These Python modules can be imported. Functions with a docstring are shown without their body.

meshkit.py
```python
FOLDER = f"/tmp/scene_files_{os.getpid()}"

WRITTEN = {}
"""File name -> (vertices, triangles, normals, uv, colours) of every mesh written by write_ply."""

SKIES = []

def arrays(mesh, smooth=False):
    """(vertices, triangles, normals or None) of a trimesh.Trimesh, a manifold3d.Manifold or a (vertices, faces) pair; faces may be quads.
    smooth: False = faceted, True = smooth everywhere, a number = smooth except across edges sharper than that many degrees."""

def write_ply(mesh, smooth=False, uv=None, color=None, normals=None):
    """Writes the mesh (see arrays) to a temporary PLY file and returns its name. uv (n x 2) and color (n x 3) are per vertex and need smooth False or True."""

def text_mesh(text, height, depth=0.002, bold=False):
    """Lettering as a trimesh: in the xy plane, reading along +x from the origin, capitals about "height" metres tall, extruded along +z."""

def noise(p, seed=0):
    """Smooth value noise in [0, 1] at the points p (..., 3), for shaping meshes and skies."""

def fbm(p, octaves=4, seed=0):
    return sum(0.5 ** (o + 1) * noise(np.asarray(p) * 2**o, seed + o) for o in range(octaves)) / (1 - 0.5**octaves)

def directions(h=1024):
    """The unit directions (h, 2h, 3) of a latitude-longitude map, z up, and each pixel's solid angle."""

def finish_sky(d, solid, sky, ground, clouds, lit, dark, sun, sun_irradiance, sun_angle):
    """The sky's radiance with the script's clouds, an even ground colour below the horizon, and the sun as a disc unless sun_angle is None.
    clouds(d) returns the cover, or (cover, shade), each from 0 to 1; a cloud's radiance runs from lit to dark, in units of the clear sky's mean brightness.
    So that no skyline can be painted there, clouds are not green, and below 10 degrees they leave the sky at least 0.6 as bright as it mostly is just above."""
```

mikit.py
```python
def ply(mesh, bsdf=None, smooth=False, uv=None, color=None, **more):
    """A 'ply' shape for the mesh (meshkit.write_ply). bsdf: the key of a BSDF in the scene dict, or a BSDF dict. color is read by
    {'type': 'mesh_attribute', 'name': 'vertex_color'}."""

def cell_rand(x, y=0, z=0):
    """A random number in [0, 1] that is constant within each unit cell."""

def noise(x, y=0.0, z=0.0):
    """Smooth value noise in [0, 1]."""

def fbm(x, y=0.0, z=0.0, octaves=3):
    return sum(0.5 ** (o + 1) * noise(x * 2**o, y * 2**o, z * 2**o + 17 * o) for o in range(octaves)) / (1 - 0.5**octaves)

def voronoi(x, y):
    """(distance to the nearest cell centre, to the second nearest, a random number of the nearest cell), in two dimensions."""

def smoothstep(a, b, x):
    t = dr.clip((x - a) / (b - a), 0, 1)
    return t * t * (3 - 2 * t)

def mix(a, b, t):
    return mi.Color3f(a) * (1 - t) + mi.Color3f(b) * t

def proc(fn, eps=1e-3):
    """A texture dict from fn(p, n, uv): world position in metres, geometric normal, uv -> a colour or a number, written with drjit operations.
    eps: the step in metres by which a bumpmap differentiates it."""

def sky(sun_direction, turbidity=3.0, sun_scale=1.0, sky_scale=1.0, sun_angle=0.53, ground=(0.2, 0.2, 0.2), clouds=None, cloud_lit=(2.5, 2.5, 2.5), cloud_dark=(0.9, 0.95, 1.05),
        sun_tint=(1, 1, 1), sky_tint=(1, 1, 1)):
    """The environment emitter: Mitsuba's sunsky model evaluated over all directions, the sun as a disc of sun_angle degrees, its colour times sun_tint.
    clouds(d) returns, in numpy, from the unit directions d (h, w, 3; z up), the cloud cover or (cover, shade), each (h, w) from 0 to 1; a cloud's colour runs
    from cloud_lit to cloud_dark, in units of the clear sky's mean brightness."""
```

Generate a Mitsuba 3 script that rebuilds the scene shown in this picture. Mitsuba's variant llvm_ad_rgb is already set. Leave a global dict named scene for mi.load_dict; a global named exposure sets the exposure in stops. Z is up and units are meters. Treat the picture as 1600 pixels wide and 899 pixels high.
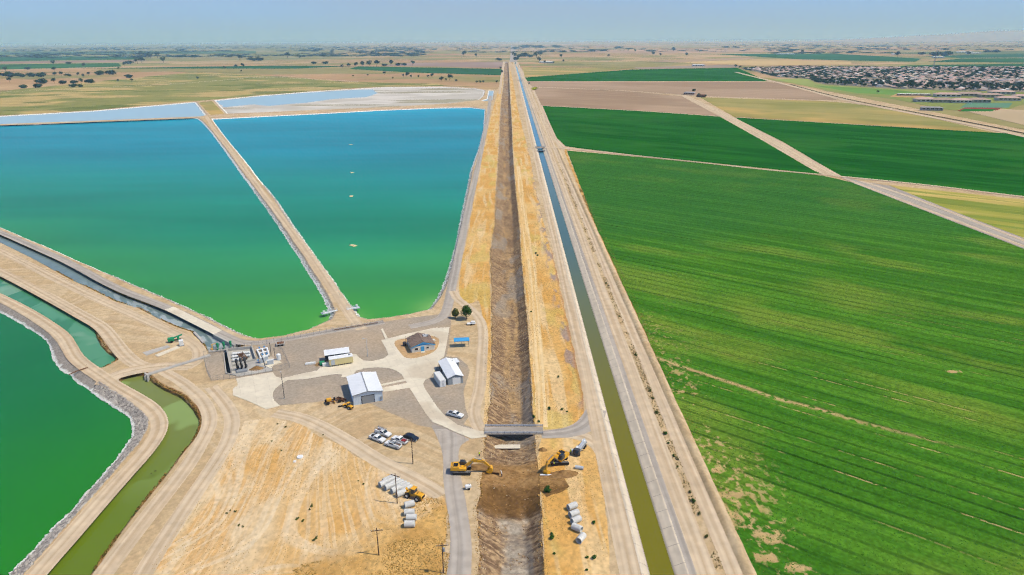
import math, random
import numpy as np, trimesh, shapely
from shapely.geometry import Polygon, LineString, Point, MultiPolygon, box as sbox
from shapely.ops import unary_union
from scipy.spatial import Delaunay
import drjit as dr, mitsuba as mi, mikit, meshkit
from mikit import noise, fbm, voronoi, cell_rand, smoothstep, mix

T = mi.ScalarTransform4f
scene, labels = {}, {}
rng = np.random.default_rng(7)

# ---------------------------------------------------------------- camera, sky, exposure
exposure = 1.6
SUN = [0.534, -0.109, 0.839]
EYE = [0.0, 0.0, 108.0]
FWD, UP = [0.0, 0.940076, -0.340965], [0.005585, 0.340959, 0.940061]
scene['haze_medium'] = {'type': 'homogeneous', 'albedo': {'type': 'rgb', 'value': [0.61, 0.885, 0.999]},
                        'sigma_t': {'type': 'rgb', 'value': [3.9e-5, 4.9e-5, 6.8e-5]}}
scene['camera'] = {'type': 'perspective', 'fov': 73.7226, 'fov_axis': 'x', 'near_clip': 1.0, 'far_clip': 2e5,
                   'to_world': T().look_at(origin=EYE, target=[a + 100 * b for a, b in zip(EYE, FWD)], up=UP),
                   'medium': {'type': 'ref', 'id': 'haze_medium'}}
def thin_veil(d):
    n = meshkit.fbm(np.stack([d[..., 0] * 3, d[..., 1] * 3, d[..., 2] * 14], -1), 3, 5)
    return np.clip((n - .35) * 2.2, 0, 1) * 0.55
scene['sky'] = mikit.sky(SUN, turbidity=3, clouds=thin_veil, cloud_lit=(1.3, 1.42, 1.6), cloud_dark=(0.95, 1.02, 1.1), sky_tint=(0.84, 1.0, 1.25))

# ---------------------------------------------------------------- helpers
K = np.array([1.37, 1.26, 1.18])
def S(r, g, b):
    """albedo of a ground that looks (r, g, b) in full sun at this exposure"""
    c = np.array([r, g, b]) / 255.0
    lin = np.where(c <= 0.04045, c / 12.92, ((c + 0.055) / 1.055) ** 2.4)
    return [float(min(v, 0.82)) for v in lin / K]

def rgb(c): return {'type': 'rgb', 'value': [float(x) for x in c]}
def mat(key, fn_or_col, rough=None, metallic=0.0, spec=0.4, two=True, **kw):
    ref = mikit.proc(fn_or_col) if callable(fn_or_col) else rgb(fn_or_col)
    b = {'type': 'diffuse', 'reflectance': ref} if rough is None else \
        {'type': 'principled', 'base_color': ref, 'roughness': rough, 'metallic': metallic, 'specular': spec, **kw}
    scene[key] = {'type': 'twosided', 'bsdf': b} if two else b
    return key

def unique(key):
    if key not in scene and not any(k.startswith(key + '__') for k in scene) and key not in labels: return key
    i = 1
    while f'{key}_{i:03d}' in labels or f'{key}_{i:03d}' in scene: i += 1
    return f'{key}_{i:03d}'
counter = {}
def numbered(key):
    n = counter.get(key, 0); counter[key] = n + 1
    return key if n == 0 else f'{key}_{n:03d}'

def structure(key, mesh, m, label=None, smooth=False, **kw):
    scene[key] = mikit.ply(mesh, m, smooth, **kw)
    labels[key] = {'kind': 'structure', **({'label': label} if label else {})}
def stuff(key, mesh, m, label, category, smooth=False, **kw):
    scene[key] = mikit.ply(mesh, m, smooth, **kw)
    labels[key] = {'kind': 'stuff', 'label': label, 'category': category}

def dens(c, step, closed=True):
    c = np.asarray(c, float)
    if closed: c = np.vstack([c, c[:1]])
    seg = np.linalg.norm(np.diff(c, axis=0), axis=1)
    out = []
    for a, b, l in zip(c[:-1], c[1:], seg):
        n = max(1, int(math.ceil(l / step)))
        out.append(a + (b - a) * (np.arange(n) / n)[:, None])
    if not closed: out.append(c[-1:])
    return np.vstack(out)
def chaikin(c, n=2, closed=False):
    c = np.asarray(c, float)
    for _ in range(n):
        nx = np.roll(c, -1, 0) if closed else c[1:]
        a = c if closed else c[:-1]
        q = np.stack([a * .75 + nx * .25, a * .25 + nx * .75], 1).reshape(-1, 2)
        c = q if closed else np.vstack([c[:1], q, c[-1:]])
    return c
def rough(c, amp, step, seed=0, closed=True, freq=None):
    """an outline with a natural, uneven edge"""
    c = dens(c, step, closed)
    f = freq or 0.35 / step
    p3 = np.column_stack([c * f, np.full(len(c), seed * 3.7)])
    p4 = np.column_stack([c * f, np.full(len(c), seed * 3.7 + 50)])
    d = np.column_stack([meshkit.fbm(p3, 3, seed) - 0.5, meshkit.fbm(p4, 3, seed + 9) - 0.5]) * 2 * amp
    return c + d
def poly(c):
    p = Polygon(c)
    return p if p.is_valid else p.buffer(0)
def flat(p, z=0.0):
    """earcut triangles of a (multi)polygon at height z, facing up"""
    vs, fs, at = [], [], 0
    for g in getattr(p, 'geoms', [p]):
        if g.is_empty or g.geom_type != 'Polygon' or g.area < 1e-6: continue
        v, f = trimesh.creation.triangulate_polygon(g, engine='earcut')
        vs.append(np.column_stack([v, np.full(len(v), z)])); fs.append(np.asarray(f) + at); at += len(v)
    v, f = np.vstack(vs), np.vstack(fs)
    n = np.cross(v[f[:, 1]] - v[f[:, 0]], v[f[:, 2]] - v[f[:, 0]])[:, 2]
    f[n < 0] = f[n < 0][:, ::-1]
    return v, f[np.abs(n) > 1e-9]
def delaunay(p, step, zfn, edge=None):
    """a mesh of polygon p with points every step metres, heights from zfn(x, y)"""
    pts = []
    for g in getattr(p, 'geoms', [p]):
        for r in [g.exterior, *g.interiors]: pts.append(dens(np.array(r.coords)[:-1], edge or step))
        x0, y0, x1, y1 = g.bounds
        gx, gy = np.meshgrid(np.arange(x0, x1, step), np.arange(y0, y1, step))
        q = np.column_stack([gx.ravel(), gy.ravel()]) + np.random.default_rng(3).uniform(-.3, .3, (gx.size, 2)) * step
        inside = shapely.contains_xy(g.buffer(-step * 0.35), q[:, 0], q[:, 1])
        pts.append(q[inside])
    v = np.unique(np.vstack(pts).round(3), axis=0)
    o = v.mean(0)
    f = Delaunay(v - o).simplices
    c = v[f].mean(1)
    f = f[shapely.contains_xy(p, c[:, 0], c[:, 1])]
    a = np.cross(v[f[:, 1]] - v[f[:, 0]], v[f[:, 2]] - v[f[:, 0]])
    f[a < 0] = f[a < 0][:, ::-1]
    f = f[np.abs(a) > 1e-6]
    return np.column_stack([v, zfn(v[:, 0], v[:, 1])]), f
def ring_mesh(W, Tp, zw, zt, step):
    """a sloping bank between the water line W (height zw) and the bank top Tp (height zt)"""
    wb = W.boundary; tb = Tp.boundary
    def h(x, y):
        p = shapely.points(x, y)
        a, b = shapely.distance(wb, p), shapely.distance(tb, p)
        return zw + (zt - zw) * a / np.maximum(a + b, 1e-9)
    return delaunay(Tp.difference(W), step, h, step)
def ribbon(path, width, z, smooth_n=2, step=4.0, amp=0.0, seed=0):
    """a road sheet along a path; uv = metres along, metres from the middle"""
    c = dens(chaikin(path, smooth_n), step, False)
    t = np.gradient(c, axis=0); t /= np.linalg.norm(t, axis=1, keepdims=True)
    n = np.column_stack([-t[:, 1], t[:, 0]])
    s = np.concatenate([[0], np.cumsum(np.linalg.norm(np.diff(c, axis=0), axis=1))])
    w = np.broadcast_to(np.asarray(width, float), (len(c),)) / 2 if np.ndim(width) == 0 else np.interp(np.linspace(0, 1, len(c)), np.linspace(0, 1, len(width)), width) / 2
    wl = w + amp * (meshkit.fbm(np.column_stack([c * .15, np.full(len(c), seed)]), 3, seed) - .5) * 2
    wr = w + amp * (meshkit.fbm(np.column_stack([c * .15, np.full(len(c), seed + 7.3)]), 3, seed + 1) - .5) * 2
    cols = 3
    off = np.linspace(-1, 1, cols)
    k = len(c)
    v = np.concatenate([np.column_stack([c + n * np.where(o < 0, wl, wr)[:, None] * o, np.full(k, z)]) for o in off])
    uv = np.concatenate([np.column_stack([s, o * w]) for o in off])
    i = np.arange(k - 1); f = []
    for j in range(cols - 1):
        a, b = i + j * k, i + (j + 1) * k
        f += [np.column_stack([a, a + 1, b]), np.column_stack([a + 1, b + 1, b])]
    f = np.vstack(f)
    nz = np.cross(v[f[:, 1]] - v[f[:, 0]], v[f[:, 2]] - v[f[:, 0]])[:, 2]
    f[nz < 0] = f[nz < 0][:, ::-1]
    return (v, f), uv
SKEW = -.0028                    # the canal runs very slightly left of straight ahead
def sk(pts): return [(x + SKEW * (y - 117), y) for x, y in pts]
def road(key, path, width, z, m, label, **kw):
    mesh, uv = ribbon(path, width, z, **kw)
    structure(key, mesh, m, label, uv=uv)

# ---------------------------------------------------------------- ground materials
def sand_fn(p, n, uv):
    x, y = p.x, p.y
    wx = x + 14 * noise(x * .03, y * .03, 3); wy = y + 14 * noise(x * .03, y * .03, 8)
    big = fbm(wx * .035, wy * .02, 1)
    streak = fbm((wx * .9 + wy * .35) * .22, (wy * .9 - wx * .35) * .03, 5)
    fine = fbm(x * .7, y * .7, 2)
    c = mix(S(210, 182, 140), S(222, 195, 153), smoothstep(.35, .65, big))
    c = mix(c, S(202, 170, 128), .5 * smoothstep(.55, .75, streak))
    track = fbm(70 * fbm(x * .014, y * .014, 31, 2), 1.7, 4)
    c = mix(c, S(232, 210, 176), .30 * smoothstep(.52, .64, track))
    c = mix(c, S(190, 158, 120), .22 * smoothstep(.46, .36, track))
    return c * (.78 + .34 * fine) * (.86 + .28 * fbm(x * 2.2, y * 1.9, 9))
def gold_fn(p, n, uv):
    x, y = p.x, p.y
    a = x * .97 + 8 * noise(x * .02, y * .02, 4)
    streak = fbm(a * .45, y * .025, 5)
    blot = fbm(x * .09, y * .06, 3)
    c = mix(S(234, 192, 124), S(224, 172, 96), smoothstep(.35, .66, blot))
    c = mix(c, S(240, 212, 164), .6 * smoothstep(.50, .68, streak))
    c = mix(c, S(208, 190, 104), .45 * smoothstep(.60, .72, fbm(x * .13, y * .05, 12)))
    rim = 23.4 - .9 * smoothstep(250, 420, y)
    grey = smoothstep(.50, .64, fbm(x * .35, y * .09, 9)) * smoothstep(rim - 7, rim - 3, x) * smoothstep(180, 196, y)
    c = mix(c, S(166, 146, 142), .8 * grey)
    c = mix(c, S(196, 138, 84), .7 * smoothstep(rim - 2.4, rim - .8, x + 1.2 * (fbm(x * .3, y * .2, 8) - .5)) * smoothstep(180, 196, y))
    return c * (.70 + .54 * fbm(x * 1.4, y * 1.2, 7))
def meadow_fn(p, n, uv):       # the dry field at the lower left, combed lengthwise by mowing, in arcs to the right
    x, y = p.x, p.y
    t = x + .42 * (y - 150) * smoothstep(-66, -28, x) + 5 * (fbm(x * .03, y * .03, 2) - .5)
    fine = fbm(t * 2.3, y * .06, 5)
    broad = fbm(t * .5, y * .03, 15)
    blot = fbm(x * .06, y * .05, 3)
    c = mix(S(230, 200, 154), S(226, 184, 122), smoothstep(.38, .62, blot))
    c = mix(c, S(222, 170, 96), .65 * smoothstep(.52, .68, fbm(x * .10, y * .075, 21)))
    swirl = fbm(46 * fbm(x * .022, y * .022, 61, 2) + .3 * t, 3.3, 4)
    c = mix(c, S(240, 218, 182), .42 * smoothstep(.42, .66, fine))
    c = mix(c, S(210, 174, 126), .26 * smoothstep(.52, .70, broad))
    c = mix(c, S(244, 224, 190), .45 * smoothstep(.50, .66, swirl))
    d = (x + 50) * .663 - (y - 117) * .749 + 14 * (fbm(x * .09, y * .09, 71) - .5) + 3 * (fbm(x * .6, y * .6, 73) - .5)
    rank = mix(S(224, 178, 106), S(206, 158, 86), smoothstep(.38, .62, fbm(x * .12, y * .1, 3)))
    rank = mix(rank, S(158, 126, 68), .5 * smoothstep(.54, .72, fbm(x * 1.0, y * .9, 9)))
    c = mix(c, rank, .9 * smoothstep(-4, 5, d))
    return c * (.76 + .44 * fbm(x * 1.5, y * 1.1, 7))
def weedy_fn(p, n, uv):        # rank brown stubble nearest the camera
    x, y = p.x, p.y
    c = mix(S(230, 186, 116), S(212, 164, 92), smoothstep(.38, .62, fbm(x * .12, y * .1, 3)))
    c = mix(c, S(164, 130, 70), .45 * smoothstep(.56, .74, fbm(x * 1.2, y * 1.0, 9)))
    return c * (.72 + .5 * fbm(x * 1.3, y * 1.1, 7))
def track_fn(p, n, uv):        # dirt road: two pale wheel ruts per lane, graded streaks along it
    x, y = p.x, p.y
    v = uv.y + .5 * (noise(uv.x * .03, 3) - .5)
    s = fbm(v * 1.6, uv.x * .02, 5)
    c = mix(S(208, 182, 148), S(224, 202, 170), smoothstep(.3, .7, s))
    rut = dr.exp(-dr.square((dr.abs(v) - 1.1) / .42))
    c = mix(c, S(230, 210, 182), .4 * rut * (.4 + noise(uv.x * .08, 9)))
    c = mix(c, S(190, 164, 132), .3 * dr.exp(-dr.square(v / .6)) * (.3 + noise(uv.x * .06, 4)))
    return c * (.84 + .3 * fbm(x * .5, y * .5, 2))
def grey_track_fn(p, n, uv):
    x, y = p.x, p.y
    v = uv.y + .8 * (noise(uv.x * .03, 3) - .5)
    s = fbm(v * .9, uv.x * .015, 5)
    c = mix(S(172, 162, 150), S(192, 180, 166), smoothstep(.35, .65, s))
    rut = dr.exp(-dr.square((dr.abs(v) - 1.1) / .5))
    c = mix(c, S(196, 188, 178), .5 * rut)
    return c * (.86 + .28 * fbm(x * .6, y * .6, 2))
def gravel_fn(p, n, uv):
    x, y = p.x, p.y
    c = mix(S(188, 170, 148), S(176, 162, 144), smoothstep(.35, .65, fbm(x * .08, y * .08, 3)))
    c = mix(c, S(190, 168, 140), .6 * smoothstep(.5, .7, fbm(x * .03, y * .05, 14)))
    return c * (.78 + .42 * fbm(x * 1.6, y * 1.6, 6))
def concrete_fn(p, n, uv):
    x, y = p.x, p.y
    a, b = x * .92 + y * .39, y * .92 - x * .39
    ja, jb = a / 4.5 - dr.floor(a / 4.5), b / 4.5 - dr.floor(b / 4.5)
    joint = dr.maximum(smoothstep(.012, .0, dr.minimum(ja, 1 - ja)), smoothstep(.012, .0, dr.minimum(jb, 1 - jb)))
    tone = cell_rand(dr.floor(a / 4.5), dr.floor(b / 4.5), 4)
    c = mix(S(242, 230, 206), S(230, 218, 194), fbm(x * .15, y * .15, 3)) * (.95 + .08 * tone)
    c = mix(c, S(196, 176, 148), .45 * smoothstep(.58, .75, fbm(x * .07, y * .09, 17)))
    return mix(c, S(176, 164, 146), .5 * joint) * (.92 + .15 * fbm(x * .9, y * .9, 6))
def ditch_fn(p, n, uv):
    x, y, z = p.x, p.y, p.z
    w = x + 3.0 * (fbm(x * .2, y * .12, 4) - .5)
    s = fbm(y * 1.5 + .55 * w, w * .16, 5)
    g = fbm(x * 1.1, y * 1.4, 2)
    c = mix(S(136, 110, 86), S(186, 156, 120), smoothstep(.38, .66, .6 * s + .4 * g))
    near = smoothstep(175, 150, y)
    low = smoothstep(-2.3, -3.3, z)
    c = mix(c, S(204, 168, 118), low * (1 - near) * .7 * smoothstep(.42, .62, fbm(x * .3, y * .05, 31)))
    c = mix(c, S(206, 192, 170), low * near * (.2 + .7 * smoothstep(.40, .60, fbm(x * .3, y * .25, 9))))
    c = mix(c, S(170, 160, 146), .6 * smoothstep(.56, .68, fbm(x * .12, y * .04, 35)))
    dug = smoothstep(138, 142, y) * smoothstep(161, 157, y)
    c = mix(c, mix(S(190, 150, 98), S(146, 108, 64), fbm(x * .35, y * .45, 6)), .9 * dug)
    c = mix(c, S(120, 88, 52), .75 * smoothstep(137.5, 139.5, y) * smoothstep(149.5, 147, y + 1.5 * (g - .5)))
    return c * (.54 + .78 * fbm(x * 1.7, y * 2.4, 12)) * (.84 + .3 * g)
def bank_fn(p, n, uv):         # pond banks: stony above, white dried crust along the water
    x, y, z = p.x, p.y, p.z
    w = smoothstep(-.35, -.75, z + .7 * (fbm(x * .35, y * .35, 4) - .5))
    c = mix(S(182, 160, 136), S(204, 184, 156), fbm(x * .3, y * .3, 3))
    return mix(c, S(246, 243, 234), w) * (.82 + .34 * fbm(x * 1.2, y * 1.2, 6))
def riprap_fn(p, n, uv):
    x, y, z = p.x, p.y, p.z
    w = smoothstep(-1.0, -1.3, z + .6 * (fbm(x * .5, y * .5, 4) - .5))
    c = mix(S(150, 142, 134), S(186, 174, 160), fbm(x * .9, y * .9, 3))
    return mix(c, S(232, 230, 220), w) * (.62 + .66 * fbm(x * 1.9, y * 1.9, 6))
def weedbank_fn(p, n, uv):     # ditch banks with tan and rust coloured weeds, dark and wet at the water line
    x, y, z = p.x, p.y, p.z
    c = mix(S(214, 178, 128), S(178, 128, 82), smoothstep(.4, .65, fbm(x * .3, y * .3, 3)))
    w = smoothstep(-.70, -.95, z + .5 * (fbm(x * .6, y * .6, 4) - .5))
    return mix(c, S(118, 104, 62), w) * (.68 + .6 * fbm(x * 1.1, y * 1.1, 6))
def lining_fn(p, n, uv):       # the canal's old concrete lining
    x, y, z = p.x, p.y, p.z
    c = mix(S(236, 220, 196), S(214, 198, 174), fbm(x * 1.2, y * .04, 3))
    c = mix(c, S(130, 122, 104), .7 * smoothstep(-.65, -.9, z))
    j = y / 6 - dr.floor(y / 6)
    c = mix(c, S(150, 138, 124), .6 * smoothstep(.03, .0, dr.minimum(j, 1 - j)))
    return c * (.86 + .26 * fbm(x * .8, y * .5, 6))
ROW = (math.cos(math.radians(-37.5)), math.sin(math.radians(-37.5)))
BARE_SPOTS = [(54.4, 153.7, 1.6, 1.0), (56.2, 143.4, 2.6, 1.5), (53.0, 135.6, 1.3, 1.2), (58.6, 128.2, 3.0, 2.0), (55.4, 121.2, 2.6, 1.6), (61.5, 118.0, 3.0, 1.3), (56.6, 150.0, 1.0, .6), (151.3, 210.1, 2.6, 1.0)]
def crop_fn(p, n, uv):
    x, y = p.x, p.y
    al, ac = x * ROW[0] + y * ROW[1], -x * ROW[1] + y * ROW[0]
    leaf = fbm(x * 1.3, y * 1.3, 11)
    patch = fbm(x * .02 + 3, y * .02, 41)
    c = mix(S(68, 122, 30), S(88, 140, 38), smoothstep(.35, .65, fbm(ac * .2, al * .01, 3)))
    c = mix(c, S(136, 156, 58), .65 * smoothstep(.46, .72, fbm(ac * .055, al * .02, 19)) * smoothstep(.35, .65, patch))
    c = mix(c, S(52, 114, 52), .6 * smoothstep(250, 480, y + 120 * (fbm(x * .010, y * .012, 43) - .5)))
    c *= .93 + .14 * fbm(ac * 1.1, al * .05, 7)
    q = ac / 5.2 + .10 * (noise(al * .02, dr.floor(ac / 5.2)) - .5)
    lane = dr.floor(q); fr = dr.abs(q - lane - .5)
    rnd = cell_rand(lane, 1, 5)
    line = smoothstep(.16, .04, fr) * (.5 + .65 * noise(al * .06, lane * 3.1))
    c = mix(c, S(26, 62, 18), .72 * line * (.45 + .55 * rnd))
    line2 = smoothstep(.5, .44, dr.abs(fr - .27) + .42) * .5
    c = mix(c, S(36, 82, 24), .7 * line2 * noise(al * .05, lane))
    soil = mix(S(224, 190, 136), S(204, 170, 116), fbm(x * .4, y * .4, 5))
    near = smoothstep(330, 160, y)
    dash = smoothstep(.08, .03, dr.abs(q - lane - .4)) * smoothstep(.50, .66, fbm(al * .10, lane * 7.3, 3)) * smoothstep(.45, .60, cell_rand(lane, 3, 9)) * near * smoothstep(.35, .5, fbm(x * 1.1, y * 1.1, 3))
    edge = smoothstep(24.0, 2.0, x - 53.0)
    worn = smoothstep(.64, .80, fbm(x * .9, y * .7, 31) * .62 + .52 * fbm(x * .07, y * .05, 33)) * edge * near
    spot = mi.Float(0)
    for sx, sy, rx, ry in BARE_SPOTS:
        d = dr.square((x - sx) / rx) + dr.square((y - sy) / ry)
        spot = dr.maximum(spot, .9 * smoothstep(1.9, .3, d + 3.4 * (fbm(x * .8, y * .8, 51) - .5) + 2.2 * (leaf - .5)))
    strip = dr.exp(-dr.square((ac - 204.5 - .0016 * dr.square(al + 45) + 1.2 * noise(al * .08, 2)) / 1.0)) * smoothstep(-108, -94, al) * smoothstep(10, -40, al)
    strip *= smoothstep(.3, .5, fbm(x * .9, y * .9, 61))
    bare = dr.maximum(dr.maximum(.6 * dash, .8 * worn), dr.maximum(spot, .9 * strip))
    return mix(c * (.62 + .72 * leaf), soil * (.76 + .4 * leaf), bare)
def crop_dark_fn(p, n, uv):
    x, y = p.x, p.y
    al, ac = x * ROW[0] + y * ROW[1], -x * ROW[1] + y * ROW[0]
    c = mix(S(28, 96, 24), S(40, 108, 30), smoothstep(.35, .65, fbm(ac * .05, al * .008, 3)))
    c = mix(c, S(76, 130, 50), .25 * smoothstep(.56, .75, fbm(ac * .02, al * .01, 8)))
    return c * (.74 + .5 * fbm(ac * .35, al * .03, 7))
def plow_fn(p, n, uv):
    x, y = p.x, p.y
    al, ac = x * ROW[0] + y * ROW[1], -x * ROW[1] + y * ROW[0]
    c = mix(S(186, 158, 130), S(172, 144, 116), smoothstep(.35, .65, fbm(x * .006, y * .006, 3)))
    return c * (.84 + .3 * fbm(ac * .12, al * .006, 7))
def stubble_fn(p, n, uv):
    x, y = p.x, p.y
    al, ac = x * ROW[0] + y * ROW[1], -x * ROW[1] + y * ROW[0]
    c = mix(S(172, 160, 98), S(204, 172, 106), smoothstep(.4, .62, fbm(ac * .011, al * .003, 3)))
    c = mix(c, S(146, 146, 82), .6 * smoothstep(.5, .7, fbm(x * .01, y * .01, 12)))
    return c * (.84 + .3 * fbm(ac * .08, al * .01, 7))
def plain_fn(p, n, uv):        # the dry valley floor to the horizon
    x, y = p.x, p.y
    c = mix(S(206, 174, 130), S(190, 154, 112), smoothstep(.35, .65, fbm(x * .0016, y * .0012, 3)))
    c = mix(c, S(150, 148, 90), .75 * smoothstep(.46, .60, fbm(x * .0021, y * .0034, 9)))
    c = mix(c, S(120, 134, 84), .6 * smoothstep(3200, 5200, y) * smoothstep(-.12, -.3, x / dr.maximum(y, 1)))
    c = mix(c, S(112, 122, 72), .55 * smoothstep(.60, .70, fbm(x * .004, y * .008, 15)))
    return c * (.82 + .34 * fbm(x * .03, y * .05, 6))
def marsh_fn(p, n, uv):
    x, y = p.x, p.y
    c = mix(S(196, 172, 112), S(150, 148, 86), smoothstep(.40, .60, fbm(x * .008, y * .012, 3)))
    c = mix(c, S(108, 122, 62), .75 * smoothstep(.54, .68, fbm(x * .011, y * .02, 9)))
    return c * (.76 + .46 * fbm(x * .06, y * .11, 6))
def salt_fn(p, n, uv):
    x, y = p.x, p.y
    c = mix(S(224, 216, 204), S(204, 196, 182), smoothstep(.4, .65, fbm(x * .012, y * .02, 3)))
    c = mix(c, S(160, 152, 116), .7 * smoothstep(.57, .70, fbm(x * .006, y * .022, 9)))
    return c * (.9 + .2 * fbm(x * .05, y * .08, 6))
def gold_track_fn(p, n, uv):
    x, y = p.x, p.y
    s = fbm(uv.y * 1.5, uv.x * .02, 5)
    c = mix(S(232, 192, 128), S(242, 212, 160), smoothstep(.35, .65, s))
    return c * (.84 + .3 * fbm(x * .8, y * .6, 7))
def garden_fn(p, n, uv):
    return mix(S(216, 180, 134), S(192, 156, 114), fbm(p.x * .5, p.y * .5, 3)) * (.78 + .42 * fbm(p.x * 1.6, p.y * 1.6, 5))
def wedge_fn(p, n, uv):
    x, y = p.x, p.y
    al, ac = x * ROW[0] + y * ROW[1], -x * ROW[1] + y * ROW[0]
    c = mix(S(164, 162, 74), S(204, 182, 104), smoothstep(.36, .62, fbm(ac * .05, al * .012, 3)))
    c = mix(c, S(118, 142, 60), .6 * smoothstep(.52, .66, fbm(ac * .11, al * .008, 13)))
    return c * (.8 + .4 * fbm(ac * .4, al * .05, 7))
for k, f in dict(wedge=wedge_fn, garden=garden_fn, gold_track=gold_track_fn, sand=sand_fn, gold=gold_fn, meadow=meadow_fn, weedy=weedy_fn, track=track_fn, grey_track=grey_track_fn, gravel=gravel_fn, concrete=concrete_fn,
                 ditch_soil=ditch_fn, pond_bank=bank_fn, riprap_soil=riprap_fn, weed_bank=weedbank_fn, lining=lining_fn, crop=crop_fn, crop_dark=crop_dark_fn,
                 plow=plow_fn, stubble=stubble_fn, plain=plain_fn, marsh=marsh_fn, salt=salt_fn).items():
    mat('m_' + k, f)
scene['m_tinted'] = {'type': 'twosided', 'bsdf': {'type': 'diffuse', 'reflectance': {'type': 'mesh_attribute', 'name': 'vertex_color'}}}

# water: the body colour comes from algae and silt, except the far canal's painted blue, the rest is sky on a rippled surface
def reservoir_fn(p, n, uv):
    x, y = p.x, p.y
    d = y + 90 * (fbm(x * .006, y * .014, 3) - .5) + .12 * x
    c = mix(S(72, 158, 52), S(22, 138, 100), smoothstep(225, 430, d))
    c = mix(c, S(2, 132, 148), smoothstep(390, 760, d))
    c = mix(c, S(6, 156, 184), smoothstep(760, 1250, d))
    lime = dr.exp(-(dr.square(x + 31.5) + dr.square((y - 275) * .6)) / 90) + dr.exp(-(dr.square(x + 71) + dr.square((y - 262) * .8)) / 60)
    c = mix(c, S(130, 186, 96), .8 * dr.minimum(1, lime * (.6 + .8 * fbm(x * .1, y * .1, 3))))
    return c * (.80 + .40 * fbm(x * .005 + .8 * noise(y * .01, 5), y * .014, 7)) * (.92 + .16 * fbm(x * .01, y * .06, 17))
def green_pond_fn(p, n, uv):
    x, y = p.x, p.y
    d = -x + .55 * (y - 140) + 30 * (fbm(x * .02, y * .03, 3) - .5)
    c = mix(S(44, 136, 34), S(22, 118, 62), smoothstep(70, 230, d))
    return c * (.94 + .12 * fbm(x * .05, y * .05, 7))
def channel_fn(p, n, uv):
    x, y = p.x, p.y
    wx, wy = x + 10 * (fbm(x * .07, y * .07, 2) - .5), y + 10 * (fbm(x * .07, y * .07, 5) - .5)
    c = mix(S(108, 130, 34), S(128, 138, 70), smoothstep(130, 200, y))
    scum = smoothstep(.50, .60, fbm(wx * .09, wy * .06, 9)) * smoothstep(135, 180, y)
    return mix(c, S(150, 176, 100), .7 * scum)
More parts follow.
